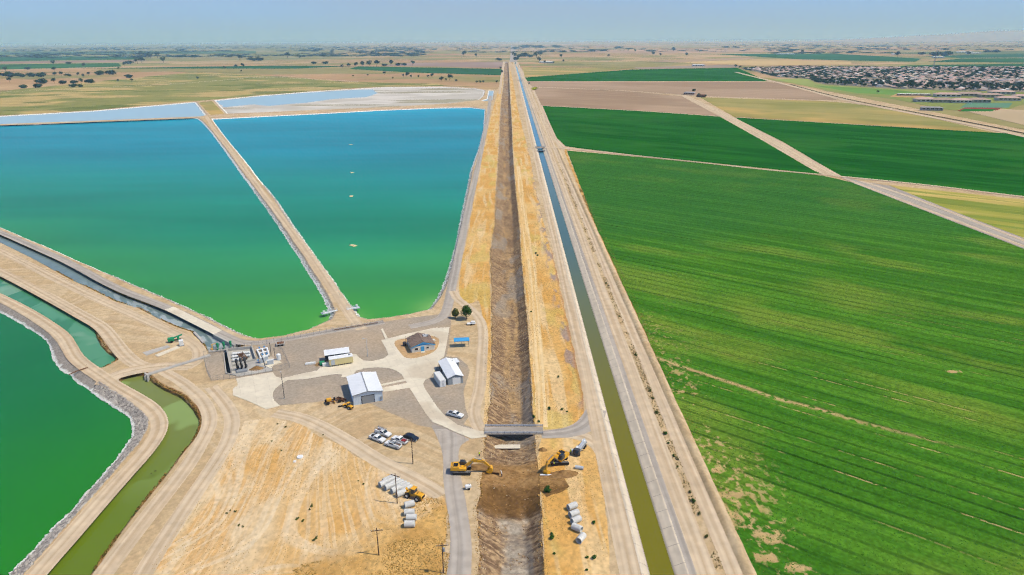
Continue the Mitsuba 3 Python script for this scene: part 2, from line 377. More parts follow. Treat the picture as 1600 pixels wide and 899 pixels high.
def teal_fn(p, n, uv):
    x, y = p.x, p.y
    wx, wy = x + 26 * (fbm(x * .04, y * .04, 2) - .5), y + 26 * (fbm(x * .04, y * .04, 5) - .5)
    s = fbm(wx * .07, wy * .05, 9)
    c = mix(S(88, 152, 108), S(60, 132, 84), smoothstep(.45, .6, s))
    c = mix(c, S(140, 176, 140), .6 * smoothstep(.55, .66, fbm(wx * .05, wy * .08, 14)))
    return mix(c, S(150, 200, 186), smoothstep(206, 202.5, y - .25 * (x + 130)))
def water(key, fn, rough_=.12, spec=.5):
    mat(key, fn, rough=rough_, spec=spec)
water('m_reservoir', reservoir_fn, .3, .05)
water('m_green_pond', green_pond_fn, .25, .08)
water('m_channel', channel_fn, .2, .15)
water('m_teal', teal_fn, .2, .25)
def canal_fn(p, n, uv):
    c = mix(S(124, 118, 20), S(70, 100, 92), smoothstep(150, 420, p.y))  # silty olive near; the sky's reflection farther off is painted into the colour
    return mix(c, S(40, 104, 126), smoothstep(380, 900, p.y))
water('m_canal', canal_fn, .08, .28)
water('m_shallow', S(146, 172, 180), .2, .22)
def rapid_fn(p, n, uv):
    x, y = p.x, p.y
    s = fbm(x * .5 + .35 * y, y * .18, 4)
    foam = smoothstep(.42, .60, s) * smoothstep(330, 262, y)
    return mix(S(112, 130, 126), S(216, 222, 220), .42 * foam) * (.86 + .28 * fbm(x * .5, y * .5, 8))
water('m_rapid', rapid_fn, .2, .25)

# ================================================================ the setting
# ---------------------------------------------------------------- water outlines (metres, traced on the water plane)
ZW = -1.5
pond_left = rough([(-979.6, 945.5), (-712.6, 973.1), (-600.2, 1010.6), (-473.1, 1055.1), (-443.3, 1002.9), (-382.1, 885.6), (-300.8, 724.5), (-239.6, 601.7), (-191.0, 506.0), (-152.4, 428.4), (-113.44, 348.39), (-86.97, 292.59), (-80.32, 276.65), (-77.01, 267.80), (-76.51, 261.51), (-78.20, 258.83), (-82.76, 251.68), (-90.78, 246.14), (-98.89, 244.12), (-104.92, 246.95), (-115.00, 255.37), (-126.40, 265.35), (-140.88, 276.81), (-156.69, 289.58), (-180.74, 308.01), (-208.23, 329.65), (-259.94, 370.25), (-322.7, 418.5), (-899.3, 864.6)], .7, 2.0, 1)
pond_right = rough([(-445.8, 1044.9), (-374.0, 1081.8), (-304.1, 1116.7), (-211.3, 1168.9), (-118.7, 1202.9), (-69.6, 1205.9), (-44.4, 1175.8), (-36.7, 916.6), (-35.2, 746.2), (-36.5, 617.6), (-35.0, 534.8), (-33.4, 437.5), (-32.6, 403.9), (-32.06, 370.86), (-32.22, 338.06), (-32.85, 305.56), (-34.10, 285.25), (-36.42, 273.00), (-43.45, 268.02), (-53.64, 264.29), (-59.55, 262.99), (-63.95, 266.19), (-67.22, 272.73), (-72.18, 282.68), (-76.50, 291.60), (-90.69, 321.59), (-115.36, 372.50), (-142.0, 428.1), (-172.9, 494.6), (-213.2, 574.4), (-262.2, 674.3), (-321.3, 791.5), (-377.5, 904.9)], .7, 2.0, 2)
pond_far_left = rough([(-999.3, 965.4), (-1055.6, 1022.0), (-802.8, 1101.5), (-698.3, 1182.6), (-603.0, 1344.8), (-479.9, 1098.7), (-481.8, 1079.9), (-610.6, 1029.0), (-724.5, 990.1)], 1.2, 6.0, 3)
pond_far_mid = rough([(-579.9, 1387.0), (-536.3, 1488.7), (-439.5, 1632.9), (-313.8, 1756.9), (-171.3, 1756.9), (-88.9, 1691.3), (-62.0, 1623.9), (-59.7, 1454.5), (-64.6, 1360.0), (-114.9, 1286.2), (-199.3, 1228.1), (-320.0, 1177.5), (-394.7, 1144.1), (-451.7, 1121.7)], 1.2, 6.0, 4)
shallow_water = rough([(-575.2, 1378.6), (-533.0, 1479.2), (-457.8, 1593.1), (-360.9, 1679.4), (-329.2, 1687.9), (-293.8, 1561.1), (-297.8, 1454.0), (-355.4, 1409.5), (-384.7, 1323.1), (-412.9, 1297.8), (-433.4, 1260.3), (-474.3, 1295.0), (-489.6, 1263.7), (-505.5, 1240.0)], 6.0, 10.0, 5)
intake_water = [(-49.9, 1612.5), (-39.7, 1611.7), (-37.2, 1350.8), (-49.9, 1330.0), (-56.3, 1337.6), (-45.8, 1388.9)]
rapid_canal = rough([(-784.3, 749.0), (-405.7, 472.5), (-308.01, 397.64), (-228.52, 336.40), (-182.36, 295.83), (-165.22, 283.65), (-150.88, 275.09), (-131.87, 259.56), (-118.22, 248.08), (-106.37, 238.27), (-102.71, 234.99), (-113.34, 232.04), (-118.54, 240.13), (-126.66, 250.02), (-135.45, 255.29), (-146.16, 263.52), (-161.32, 275.99), (-174.74, 283.88), (-216.80, 317.07), (-258.57, 351.84), (-297.67, 382.93), (-393.5, 457.0), (-765.9, 730.5)], .35, 2.0, 6)
teal_channel = rough([(-548.4, 511.6), (-333.45, 371.94), (-252.47, 318.63), (-241.49, 310.92), (-219.51, 293.90), (-203.30, 280.81), (-191.41, 272.00), (-176.73, 260.54), (-167.71, 252.18), (-162.38, 244.61), (-157.40, 238.01), (-151.99, 232.26), (-145.74, 226.94), (-144.16, 223.18), (-145.78, 218.65), (-148.96, 218.23), (-157.01, 226.12), (-164.35, 234.10), (-172.49, 245.61), (-180.63, 253.00), (-191.39, 261.97), (-213.23, 278.36), (-237.66, 297.56), (-316.68, 351.20), (-518.1, 481.1)], .35, 1.5, 7)
lower_channel = rough(chaikin([(-133.76, 207.72), (-133.73, 209.30), (-132.77, 211.22), (-130.80, 212.38), (-127.71, 212.59), (-125.52, 210.42), (-121.69, 206.66), (-117.22, 203.00), (-112.45, 199.88), (-108.51, 197.27), (-102.50, 191.22), (-97.00, 184.33), (-95.10, 180.59), (-93.81, 176.27), (-93.22, 171.44), (-93.61, 161.82), (-93.16, 158.20), (-93.24, 149.45), (-93.35, 135.22), (-92.87, 123.99), (-92.41, 118.71), (-92.19, 104.73), (-100.24, 104.78), (-101.52, 118.78), (-101.83, 122.86), (-101.77, 134.61), (-101.63, 145.30), (-101.55, 161.89), (-101.95, 168.55), (-102.92, 174.61), (-103.96, 179.22), (-105.55, 182.17), (-108.93, 186.37), (-115.99, 193.60), (-123.45, 198.72), (-128.94, 203.14)], 1, True), .35, 1.5, 8)
green_pond = rough([(-422.19, 396.09), (-300.56, 323.24), (-220.65, 273.25), (-206.25, 262.90), (-185.81, 247.44), (-177.00, 237.76), (-168.93, 227.10), (-161.11, 218.53), (-154.94, 214.36), (-151.61, 210.83), (-135.16, 198.36), (-120.96, 187.78), (-117.26, 184.29), (-114.35, 180.19), (-111.79, 174.14), (-110.46, 163.66), (-110.08, 155.01), (-109.40, 141.72), (-109.98, 131.00), (-109.84, 123.17), (-110.24, 119.17), (-112.58, 108.38), (-144.12, 108.61)], .8, 1.2, 9)
green_pond_top = [(-448.9, 424.3), (-311.82, 337.42), (-226.95, 282.77), (-201.79, 263.88), (-184.18, 249.03), (-171.40, 236.18), (-162.08, 226.06), (-152.74, 216.65), (-144.76, 210.23), (-124.75, 194.88), (-114.25, 185.54), (-110.76, 181.72), (-108.61, 176.25), (-107.20, 169.05), (-107.05, 160.18), (-106.52, 146.61), (-106.35, 132.27), (-106.01, 120.96), (-106.30, 116.40), (-107.31, 104.47), (-141.08, 104.71)]
WATER = {}
def pond(key, outline, zw, d, step, wmat, bmat, label, bank_label, top=None):
    W = poly(outline); Tp = W.buffer(d, join_style='round', quad_segs=3) if top is None else poly(top).union(W.buffer(.3))
    WATER[key] = (W, Tp)
    structure(key, flat(W.buffer(.25), zw), wmat, label)
    structure(key + '_bank', ring_mesh(W, Tp, zw - .05, 0.0, step), bmat, bank_label, smooth=True)
pond('left_reservoir_water', pond_left, ZW, 2.4, 1.8, 'm_reservoir', 'm_pond_bank', 'large turquoise reservoir turning green towards the pump yard, left of the dividing levee', 'stony reservoir bank with a white crust along the water')
pond('right_reservoir_water', pond_right, ZW, 2.4, 1.8, 'm_reservoir', 'm_pond_bank', 'turquoise reservoir between the dividing levee and the ditch', 'stony bank with a white crust round the right reservoir')
pond('far_left_pond_water', pond_far_left, -1.2, 4.5, 6.0, 'm_shallow', 'm_pond_bank', 'long pale blue pond beyond the left reservoir', 'white crusted bank of the pale pond')
pond('salt_flat', pond_far_mid, -1.2, 4.5, 6.0, 'm_salt', 'm_pond_bank', 'drying pond floor of pale mud and salt beyond the right reservoir', 'white crusted bank round the drying pond')
structure('shallow_pond_water', flat(poly(shallow_water).intersection(poly(pond_far_mid)), -1.1), 'm_shallow', 'last shallow blue water on the drying pond floor')
pond('intake_water', intake_water, -1.2, 2.5, 4.0, 'm_shallow', 'm_pond_bank', 'short blue inlet at the corner of the drying pond', 'bank of the short blue inlet')
pond('rapid_canal_water', rapid_canal, -1.2, 1.5, 1.6, 'm_rapid', 'm_weed_bank', 'grey blue canal with white foaming current running to the pumps', 'weedy bank of the foaming canal')
pond('teal_channel_water', teal_channel, -1.2, 1.7, 1.4, 'm_teal', 'm_weed_bank', 'pale teal channel with swirls of scum ending at the causeway', 'rust brown weedy bank of the teal channel')
pond('green_channel_water', lower_channel, -1.2, 1.5, 1.4, 'm_channel', 'm_weed_bank', 'olive green channel curving down to the lower left', 'tan weedy bank of the olive green channel')
pond('green_pond_water', green_pond, ZW, 2.4, 1.2, 'm_green_pond', 'm_riprap_soil', 'deep green pond at the lower left', 'stone covered bank of the deep green pond', top=green_pond_top)

# the straight lined canal: water, two concrete slopes
CX0, CX1 = 29.9, 34.35           # water line
CT0, CT1 = 27.9, 37.3            # top of the lining
YB, YF = 60.0, 3700.0
def strip(x0, x1, y0, y1, z0, z1=None, ny=1):
    z1 = z0 if z1 is None else z1
    y = np.linspace(y0, y1, ny + 1); k = len(y); i = np.arange(ny)
    s = SKEW * (y - 117)
    v = np.vstack([np.column_stack([x0 + s, y, np.full(k, z0)]), np.column_stack([x1 + s, y, np.full(k, z1)])])
    return v, np.vstack([np.column_stack([i, i + k, i + 1]), np.column_stack([i + 1, i + k, i + k + 1])])
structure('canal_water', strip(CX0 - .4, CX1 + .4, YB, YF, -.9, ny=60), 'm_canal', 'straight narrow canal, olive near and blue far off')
def join(*ms):
    vs, fs, at = [], [], 0
    for v, f in ms:
        vs.append(np.asarray(v, float)); fs.append(np.asarray(f) + at); at += len(v)
    return np.vstack(vs), np.vstack(fs)
structure('canal_lining', join(strip(CT0, CX0 - .2, YB, YF, .14, -1.0, 60), strip(CX1 + .2, CT1, YB, YF, -1.0, .14, 60), strip(CT0 - .5, CT0, YB, YF, .14, .14, 60), strip(CT1, CT1 + .4, YB, YF, .14, .14, 60)), 'm_lining', 'sloping concrete lining of the straight canal')

# the dry drainage ditch: a lofted, dug-over trough with an earth plug where the pipe goes through
DL = np.array([(-7.56, 101.47), (-7.63, 116.77), (-8.81, 133.04), (-8.52, 147.85), (-8.00, 165.45), (-7.38, 186.70), (-7.53, 223.02), (-8.35, 259.00), (-10.03, 306.42), (-11.82, 353.22), (-10.4, 414.6), (-11.3, 467.5), (-12.2, 589.6), (-13.2, 717.2), (-15.1, 909.9), (-18.1, 1299.5), (-19.1, 1894.5), (-31.8, 3443.9), (-35.1, 4389.4)])
DR_ = np.array([(6.56, 101.37), (6.66, 116.66), (6.81, 132.91), (6.69, 145.07), (6.59, 165.30), (6.35, 186.55), (6.32, 222.85), (6.23, 258.78), (5.49, 306.15), (4.94, 352.90), (4.8, 414.3), (3.6, 487.6), (2.5, 589.2), (1.5, 716.7), (1.2, 909.1), (-1.0, 1298.3), (-3.8, 1893.1), (-10.9, 3440.4), (-15.6, 4385.2)])
def ditch_edges(y):
    w = .8 * (meshkit.fbm(np.column_stack([y * .22, y * 0, y * 0]), 3, 4) - .5), .8 * (meshkit.fbm(np.column_stack([y * .22, y * 0 + 9, y * 0]), 3, 6) - .5)
    return np.interp(y, DL[:, 1], DL[:, 0]) + w[0] * 2, np.interp(y, DR_[:, 1], DR_[:, 0]) + w[1]
dy = np.concatenate([np.arange(100, 420, .6), np.arange(420, 900, 2.0), np.geomspace(900, 3700, 80)])
dl, dr_ = ditch_edges(dy)
tt = np.concatenate([np.linspace(0, .36, 13), np.linspace(.42, .72, 10), np.linspace(.76, 1, 9)])
X = dl[:, None] + (dr_ - dl)[:, None] * tt; Y = np.broadcast_to(dy[:, None], X.shape).copy()
depth = np.full(len(dy), 3.1)
plug = np.clip((dy - 141.5) / 6.5, 0, 1) * np.clip((163.5 - dy) / 6.0, 0, 1)
depth = depth - 2.3 * np.clip(plug, 0, 1)
depth -= .9 * np.clip((dy - 158) / 5, 0, 1) * np.clip((182 - dy) / 8, 0, 1)
prof = np.interp(tt, [0, .36, .42, .72, .76, 1], [0, .93, 1, 1, .93, 0])
n1 = meshkit.fbm(np.stack([X * .22, Y * .55, X * 0], -1), 4, 11) - .5
n2 = meshkit.fbm(np.stack([X * .9, Y * 1.3, X * 0], -1), 3, 12) - .5
n3 = meshkit.fbm(np.stack([X * .04, Y * .8 + X * .3, X * 0], -1), 3, 13) - .5
fade = np.minimum(1, 6 * np.minimum(tt, 1 - tt))
Z = -depth[:, None] * prof + (.9 * n1 + .55 * n2 + .2 * n3) * fade
# the digging bites a scoop out of the plug's near face
Z -= 1.6 * np.exp(-((X + 4.5) / 4.0) ** 2 - ((Y - 144.5) / 2.2) ** 2) * fade
Z += .9 * np.exp(-((X - .5) / 1.6) ** 2 - ((Y - 139.5) / 1.8) ** 2) * fade
Z = np.minimum(Z, -.02 - .1 * fade)
gi, gj = np.meshgrid(np.arange(len(dy) - 1), np.arange(len(tt) - 1), indexing='ij'); q = gi * len(tt) + gj
near_slab = (np.abs(X + 1.6) < 3.6) & (np.abs(Y - 168.6) < .9); SLAB_Z = float(np.percentile(Z[near_slab], 80))
Z[near_slab] = np.minimum(Z[near_slab], SLAB_Z)
structure('ditch', (np.column_stack([X.ravel(), Y.ravel(), Z.ravel()]), np.vstack([np.column_stack([a.ravel() for a in t3]) for t3 in ((q, q + 1, q + len(tt)), (q + 1, q + len(tt) + 1, q + len(tt)))])), 'm_ditch_soil', 'wide dry drainage ditch of bare brown earth, dug over by machines', smooth=True)
ditch_poly = poly(np.vstack([np.column_stack([dl, dy]), np.column_stack([dr_, dy])[::-1]]))
canal_poly = Polygon(sk([(CT0 - .5, YB), (CT1 + .4, YB), (CT1 + .4, YF), (CT0 - .5, YF)]))

# ---------------------------------------------------------------- the ground
PIT = [(-106.19, 228.04), (-105.65, 229.96), (-97.30, 212.44), (-98.94, 211.92)]
holes = unary_union([Tp for _, Tp in WATER.values()] + [ditch_poly, canal_poly, poly(PIT)])
near_box = sbox(-1500, 40, 1500, 3800)
far_v = 43200
ground = flat(near_box.difference(holes), 0.0)
rings = [flat(sbox(-far_v, 3800, far_v, far_v), 0), flat(sbox(-far_v, -3000, -1500, 3800), 0), flat(sbox(1500, -3000, far_v, 3800), 0), flat(sbox(-1500, -3000, 1500, 40), 0)]
structure('ground', ground, 'm_sand', 'bare pale sandy ground round the canals, levees and yard')
def flat_uv(key, p, z, path, m, label, step=3.0):
    v, f = delaunay(p, step, lambda x, y: x * 0 + z)
    ln = LineString(path); pt = shapely.points(v[:, 0], v[:, 1]); s = shapely.line_locate_point(ln, pt)
    q0, q1 = shapely.line_interpolate_point(ln, s), shapely.line_interpolate_point(ln, np.minimum(s + .5, ln.length))
    d = np.column_stack([shapely.get_x(q1) - shapely.get_x(q0), shapely.get_y(q1) - shapely.get_y(q0)])
    e = np.column_stack([v[:, 0] - shapely.get_x(q0), v[:, 1] - shapely.get_y(q0)])
    structure(key, (v, f), m, label, uv=np.column_stack([s, np.sign(d[:, 0] * e[:, 1] - d[:, 1] * e[:, 0]) * np.linalg.norm(e, axis=1)]))
def cut(p, *more):
    return p.difference(unary_union([holes, *more]))
ZZ = iter(np.arange(1, 200) * .004)
structure('valley_floor', join(*rings), 'm_plain', 'flat dry valley reaching to the horizon')
plain_near = cut(poly([(-2501.1, 1632.3), (-1161.6, 737.0), (-1069.8, 1036.8), (-804.4, 1104.3), (-700.3, 1186.6), (-607.9, 1359.3), (-586.2, 1403.0), (-539.8, 1499.0), (-443.1, 1647.1), (-316.8, 1774.7), (-173.5, 1779.7), (-90.2, 1718.9), (-61.4, 1648.5), (-30.1, 1645.9), (-28.3, 2231.9), (-34.9, 4359.5), (-1221.4, 4612.8), (-3632.6, 5127.5), (-9651.7, 6412.5)]))
structure('dry_plain', flat(plain_near, .03), 'm_plain', 'dry tan plain with scattered trees beyond the ponds')
plain_right = cut(poly([(-7.8, 4353.7), (1445.9, 4043.4), (4762.8, 3335.3), (665.2, 432.5), (635.0, 860.3), (675.2, 1402.2), (702.2, 1944.4), (57.4, 2008.7), (38.5, 3097.4), (6.0, 3437.5)]))
structure('dry_plain_right', flat(plain_right, .03), 'm_plain', 'dry tan plain round the town')
structure('marsh', flat(cut(poly(rough([(-1048.9, 877.5), (-1087.7, 1054.8), (-804.4, 1104.3), (-700.3, 1186.6), (-607.9, 1359.3), (-586.2, 1403.0), (-539.8, 1499.0), (-443.1, 1647.1), (-316.8, 1774.7), (-173.5, 1779.7), (-183.1, 1881.5), (-463.1, 1996.6), (-875.0, 2455.4), (-1199.4, 2693.8), (-1206.1, 1675.7), (-1353.1, 1143.6)], 25, 25, 3))), .06), 'm_marsh', 'flat tawny and green marsh grass beyond the pale ponds')
structure('levee_grass', flat(cut(poly([(-588.9, 1329.6), (-578.1, 1364.7), (-456.0, 1114.9), (-469.5, 1095.9)])), .05), 'm_stubble', 'small grassy triangle between the two far ponds')

# golden dry grass beside the ditch
def yband(x0, x1, y0, y1): return sbox(x0, y0, x1, y1)
gold_mid = poly(rough([(5.98, 174.70), (6.55, 186.55), (6.55, 222.85), (6.49, 258.78), (5.80, 306.15), (5.29, 352.90), (5.2, 414.3), (4.1, 487.6), (3.0, 589.2), (2.1, 716.7), (2.0, 909.1), (0.1, 1298.3), (-2.1, 1892.9), (-5.6, 3030.2), (-2.9, 3029.8), (6.4, 1892.1), (10.7, 1232.4), (14.5, 908.5), (18.1, 716.1), (18.6, 533.5), (20.2, 413.9), (22.21, 315.26), (22.48, 258.55), (22.69, 217.48), (22.65, 192.39), (22.32, 183.29), (20.48, 178.48), (16.83, 176.00), (11.47, 175.00)], .9, 2.5, 21))
gold_low = poly(rough([(8.23, 169.88), (14.54, 170.49), (20.31, 169.09), (23.15, 165.14), (24.34, 158.91), (23.73, 147.56), (22.41, 132.78), (20.65, 116.55), (19.04, 102.05), (6.85, 102.13), (6.79, 116.66), (6.96, 132.91), (7.01, 145.07), (6.72, 159.08)], .9, 2.0, 22))
gold_left = poly(rough([(-14.70, 281.05), (-21.63, 274.99), (-24.93, 297.74), (-25.75, 336.54), (-25.71, 399.68), (-27.7, 510.6), (-28.8, 657.3), (-29.6, 877.2), (-30.4, 1175.7), (-28.6, 1645.8), (-28.3, 2231.9), (-30.0, 3033.8), (-23.3, 2231.3), (-19.3, 1299.5), (-16.0, 909.9), (-13.9, 717.3), (-12.7, 589.6), (-11.7, 467.5), (-10.8, 414.6), (-12.17, 353.23), (-10.34, 306.42), (-8.61, 259.00), (-7.77, 223.03), (-7.57, 186.70), (-8.34, 174.85), (-9.29, 174.86), (-8.97, 186.72), (-10.08, 223.06), (-11.37, 259.04)], .8, 2.5, 23))
structure('golden_grass', flat(cut(unary_union([gold_mid, gold_low])), .030), 'm_gold', 'golden dry grass strip between the ditch and the straight canal')
structure('golden_verge', flat(cut(gold_left), .030), 'm_gold', 'golden dry grass on the pond side of the ditch')
bare_mid = rough([(6.60, 176.11), (7.36, 198.91), (7.33, 233.81), (7.30, 280.70), (6.56, 347.06), (5.2, 448.2), (4.1, 620.9), (8.2, 620.8), (9.7, 448.1), (11.32, 346.97), (11.80, 280.63), (11.42, 233.76), (10.72, 198.87), (10.39, 176.07)], .6, 2.5, 29)
flat_uv('pale_track', cut(poly(bare_mid)), .036, [(8.49, 176.09), (9.25, 198.89), (9.50, 233.78), (9.55, 280.67), (8.94, 347.02), (7.6, 448.1), (5.8, 620.9)], 'm_gold_track', 'pale worn track along the right edge of the ditch')
meadow_c = rough([(-75.87, 102.70), (-78.65, 117.31), (-79.11, 127.05), (-79.56, 140.76), (-80.53, 155.48), (-80.75, 169.44), (-81.30, 179.92), (-74.54, 182.83), (-63.45, 178.28), (-51.64, 169.15), (-39.42, 158.33), (-26.98, 150.19), (-18.05, 144.00), (-15.89, 137.77), (-15.36, 126.53), (-15.19, 116.82), (-14.08, 102.27)], 1.6, 2.5, 24)
structure('meadow', flat(cut(poly(meadow_c)), .030), 'm_meadow', 'dry mown field of straw coloured grass')

# the fields
def field(key, px, m, label, z):
    structure(key, flat(cut(poly(px)), z), m, label)
ff = rough([(57.6, 710.3), (93.6, 688.0), (125.2, 667.1), (201.2, 611.3), (259.4, 566.7), (271.9, 531.4), (277.81, 354.81), (281.59, 251.47), (284.20, 176.05), (184.75, 100.91), (50.81, 101.83), (51.17, 116.32), (51.47, 138.88), (51.48, 152.81), (51.74, 187.62), (52.05, 258.12), (51.9, 411.7)], .8, 3.0, 26)
structure('green_field', flat(poly(ff), .24), 'm_crop', 'big green crop field with furrow lines and thin bare patches')
field('green_field_behind', [(54.9, 1217.4), (205.6, 1118.7), (307.9, 1031.2), (286.8, 772.1), (267.2, 581.1), (259.8, 573.9), (226.1, 600.8), (126.9, 676.8), (71.7, 727.5), (58.6, 741.8), (53.2, 808.1), (53.4, 980.9)], 'm_crop_dark', 'dark green field beyond the farm road', .26)
field('green_field_right', [(324.3, 1017.2), (463.8, 915.6), (603.8, 816.0), (732.8, 716.1), (871.5, 619.8), (513.17, 349.05), (450.5, 425.5), (368.8, 483.5), (322.1, 522.6), (273.3, 562.1), (300.7, 761.4)], 'm_crop_dark', 'dark green field right of the diagonal farm road', .26)
STUB = ([(294.1, 525.8), (361.5, 473.2), (438.0, 412.6), (505.63, 343.36), (340.50, 218.59), (294.08, 264.33), (291.95, 374.82), (290.1, 430.9)])
field('stubble_field', [(370.6, 1383.6), (591.6, 1273.3), (612.4, 1116.2), (580.2, 825.8), (467.3, 922.6), (327.0, 1025.8)], 'm_stubble', 'olive and gold stubble field below the town', .22)
field('plowed_field', [(53.8, 1718.4), (263.1, 1560.0), (341.7, 1409.8), (310.1, 1035.6), (206.5, 1123.8), (53.2, 1229.7)], 'm_plow', 'brown plowed field', .2)
field('fallow_field', [(45.5, 1962.6), (348.0, 1918.1), (678.1, 1886.1), (695.6, 1748.0), (603.8, 1300.2), (487.0, 1337.2), (365.4, 1433.1), (266.3, 1579.9), (52.6, 1730.5)], 'm_plow', 'grey brown fallow field', .22)
field('green_field_far', [(42.4, 2166.6), (451.7, 2703.8), (751.1, 2784.4), (884.4, 2797.3), (797.5, 2394.9), (688.3, 1915.0), (353.3, 1947.9), (45.9, 1978.1)], 'm_crop_dark', 'long green field wedge below the town', .26)
field('stubble_field_far', [(48.3, 3022.1), (466.4, 2793.1), (220.5, 2418.2), (42.8, 2185.4)], 'm_stubble', 'pale stubble field beside the canal', .22)
def tinted(key, items, step, label):
    ms, cs = [], []
    for i, (pts, col, z) in enumerate(items):
        p = poly(pts)
        v, f = delaunay(p, step, lambda x, y: x * 0 + z)
        n = meshkit.fbm(np.column_stack([v[:, 0] * .004, v[:, 1] * .002, v[:, 0] * 0 + i]), 3, i)
        ms.append((v, f)); cs.append(np.array(S(*col)) * (.72 + .55 * n)[:, None])
    mesh = join(*ms)
    structure(key, mesh, 'm_tinted', label, color=np.vstack(cs))
far_fields = [
    ([(-1890.4, 3125.2), (-1131.6, 3358.0), (-704.5, 3250.6), (-901.0, 2985.8)], (58,104,62), .5), ([(-680.9, 3207.3), (-33.1, 2831.6), (-31.4, 2314.1), (-362.5, 2562.9), (-659.6, 2918.9)], (54,102,58), .5),
    ([(-543.0, 3628.2), (-33.9, 3802.9), (-31.6, 2929.3), (-577.7, 3271.3)], (170,146,130), .45), ([(-2610.8, 2929.7), (-2181.1, 3062.7), (-1809.8, 3339.1), (-2129.6, 3903.8), (-2693.6, 3791.8), (-3283.5, 3694.9)], (64,108,58), .5),
    ([(-3482.9, 3921.8), (-2817.7, 3968.4), (-2205.2, 4146.3), (-2259.0, 4555.8), (-3052.2, 4301.9), (-3708.2, 4178.0)], (164,140,120), .5), ([(-3964.5, 4469.6), (-3157.3, 4451.4), (-2435.4, 4743.1), (-2982.1, 5817.0), (-4159.9, 5877.8), (-5230.3, 5909.4)], (60,104,62), .6),
    ([(-5755.4, 6506.6), (-4692.1, 6634.9), (-2372.3, 6727.0), (-2993.5, 8499.2), (-8542.5, 9676.8)], (96,120,84), .8),
    ([(1522.9, 5328.5), (2373.7, 5327.3), (2229.6, 3902.6), (1909.4, 3390.1), (1572.6, 3910.0)], (60,110,66), .6), ([(1964.0, 3380.1), (2413.5, 3863.1), (3478.7, 3901.4), (2871.2, 3213.4), (2304.8, 3222.9)], (58,106,60), .6),
    ([(1400.2, 2691.9), (1643.7, 2960.6), (2205.5, 3082.3), (2734.8, 3058.8), (2297.9, 2564.0), (1843.5, 2570.1)], (60,108,58), .6), ([(2536.3, 4444.8), (3547.5, 4981.1), (4249.3, 4774.1), (3643.9, 4088.5), (2488.0, 3983.5)], (66,110,74), .7),
    ([(2604.8, 5517.7), (4193.3, 5895.0), (5211.2, 5863.5), (4412.2, 4958.6), (2941.8, 4717.1)], (120,128,84), .7), ([(14.4, 7860.8), (2457.3, 7882.5), (2708.1, 6083.2), (1026.0, 5724.7)], (196,164,130), .7),
    ([(814.3, 3489.1), (1365.9, 4019.5), (1631.2, 3441.2), (1473.8, 3105.5), (1029.3, 3019.8)], (208,178,124), .6), ([(494.7, 2886.7), (999.3, 3183.6), (923.6, 2857.5), (492.2, 2728.0)], (170,152,132), .55),
    ([(670.2, 3727.0), (1445.2, 4370.2), (1387.5, 4083.6), (814.3, 3489.1)], (188,160,126), .6)]
tinted('far_fields', far_fields, 60.0, 'distant green, tan and grey farm fields')
structure('stubble_triangle', flat(cut(poly(STUB)), .2), 'm_wedge', 'gold and green stubble wedge at the right edge')
# sports ground and green park land below the town
tinted('park_land', [([(732.9, 2005.7), (844.7, 2027.8), (769.7, 1793.3), (865.7, 1593.7), (1071.3, 1477.5), (1236.2, 1361.6), (1054.8, 1156.1), (877.3, 1203.0), (743.0, 1068.2), (691.1, 1111.7), (713.6, 1307.1), (692.0, 1526.3), (715.2, 1798.4)], (150,158,88), .3),
                     ([(731.1, 1719.8), (844.5, 1553.8), (846.6, 1458.3), (785.1, 1394.3), (719.3, 1467.9)], (116,152,76), .34), ([(786.8, 1445.0), (830.6, 1407.5), (783.5, 1346.8), (732.5, 1366.0)], (212,174,118), .36),
                     ([(747.9, 1304.8), (818.7, 1344.4), (794.8, 1246.6), (736.6, 1187.5)], (140,154,84), .36),
                     ([(710.6, 1110.6), (782.9, 1127.7), (845.2, 1025.0), (706.7, 850.7), (667.3, 905.9)], (212,188,150), .33)], 18.0, 'green and dry park land below the town')
structure('sports_court', flat(poly([(800.0, 1233.2), (870.9, 1222.2), (805.9, 1137.3), (733.3, 1147.2)]), .38), mat('m_court', S(110, 150, 120)), 'pale green sports courts beside the school')
structure('running_track', flat(poly([(741.3, 1146.7), (796.0, 1137.9), (760.5, 1097.3), (694.5, 1090.9)]), .4), mat('m_runtrack', S(150, 82, 66)), 'red running surface beside the sports courts')
structure('sports_field', flat(poly([(722.9, 1120.4), (770.7, 1115.5), (743.1, 1083.1), (693.7, 1084.8)]), .44), mat('m_turf', S(58, 122, 52)), 'green turf beside the red running surface')
town_ground = poly([(884.4, 2765.4), (1166.2, 2889.8), (1475.8, 2743.7), (1940.6, 2707.5), (2499.4, 2535.3), (1351.5, 1353.2), (1065.1, 1468.8), (955.0, 1505.5), (851.9, 1594.9), (771.4, 1741.2), (831.5, 1995.5), (787.3, 2104.7)])
structure('town_ground', flat(town_ground, .3), mat('m_town', S(150, 138, 118)), 'streets and yards of the distant town')

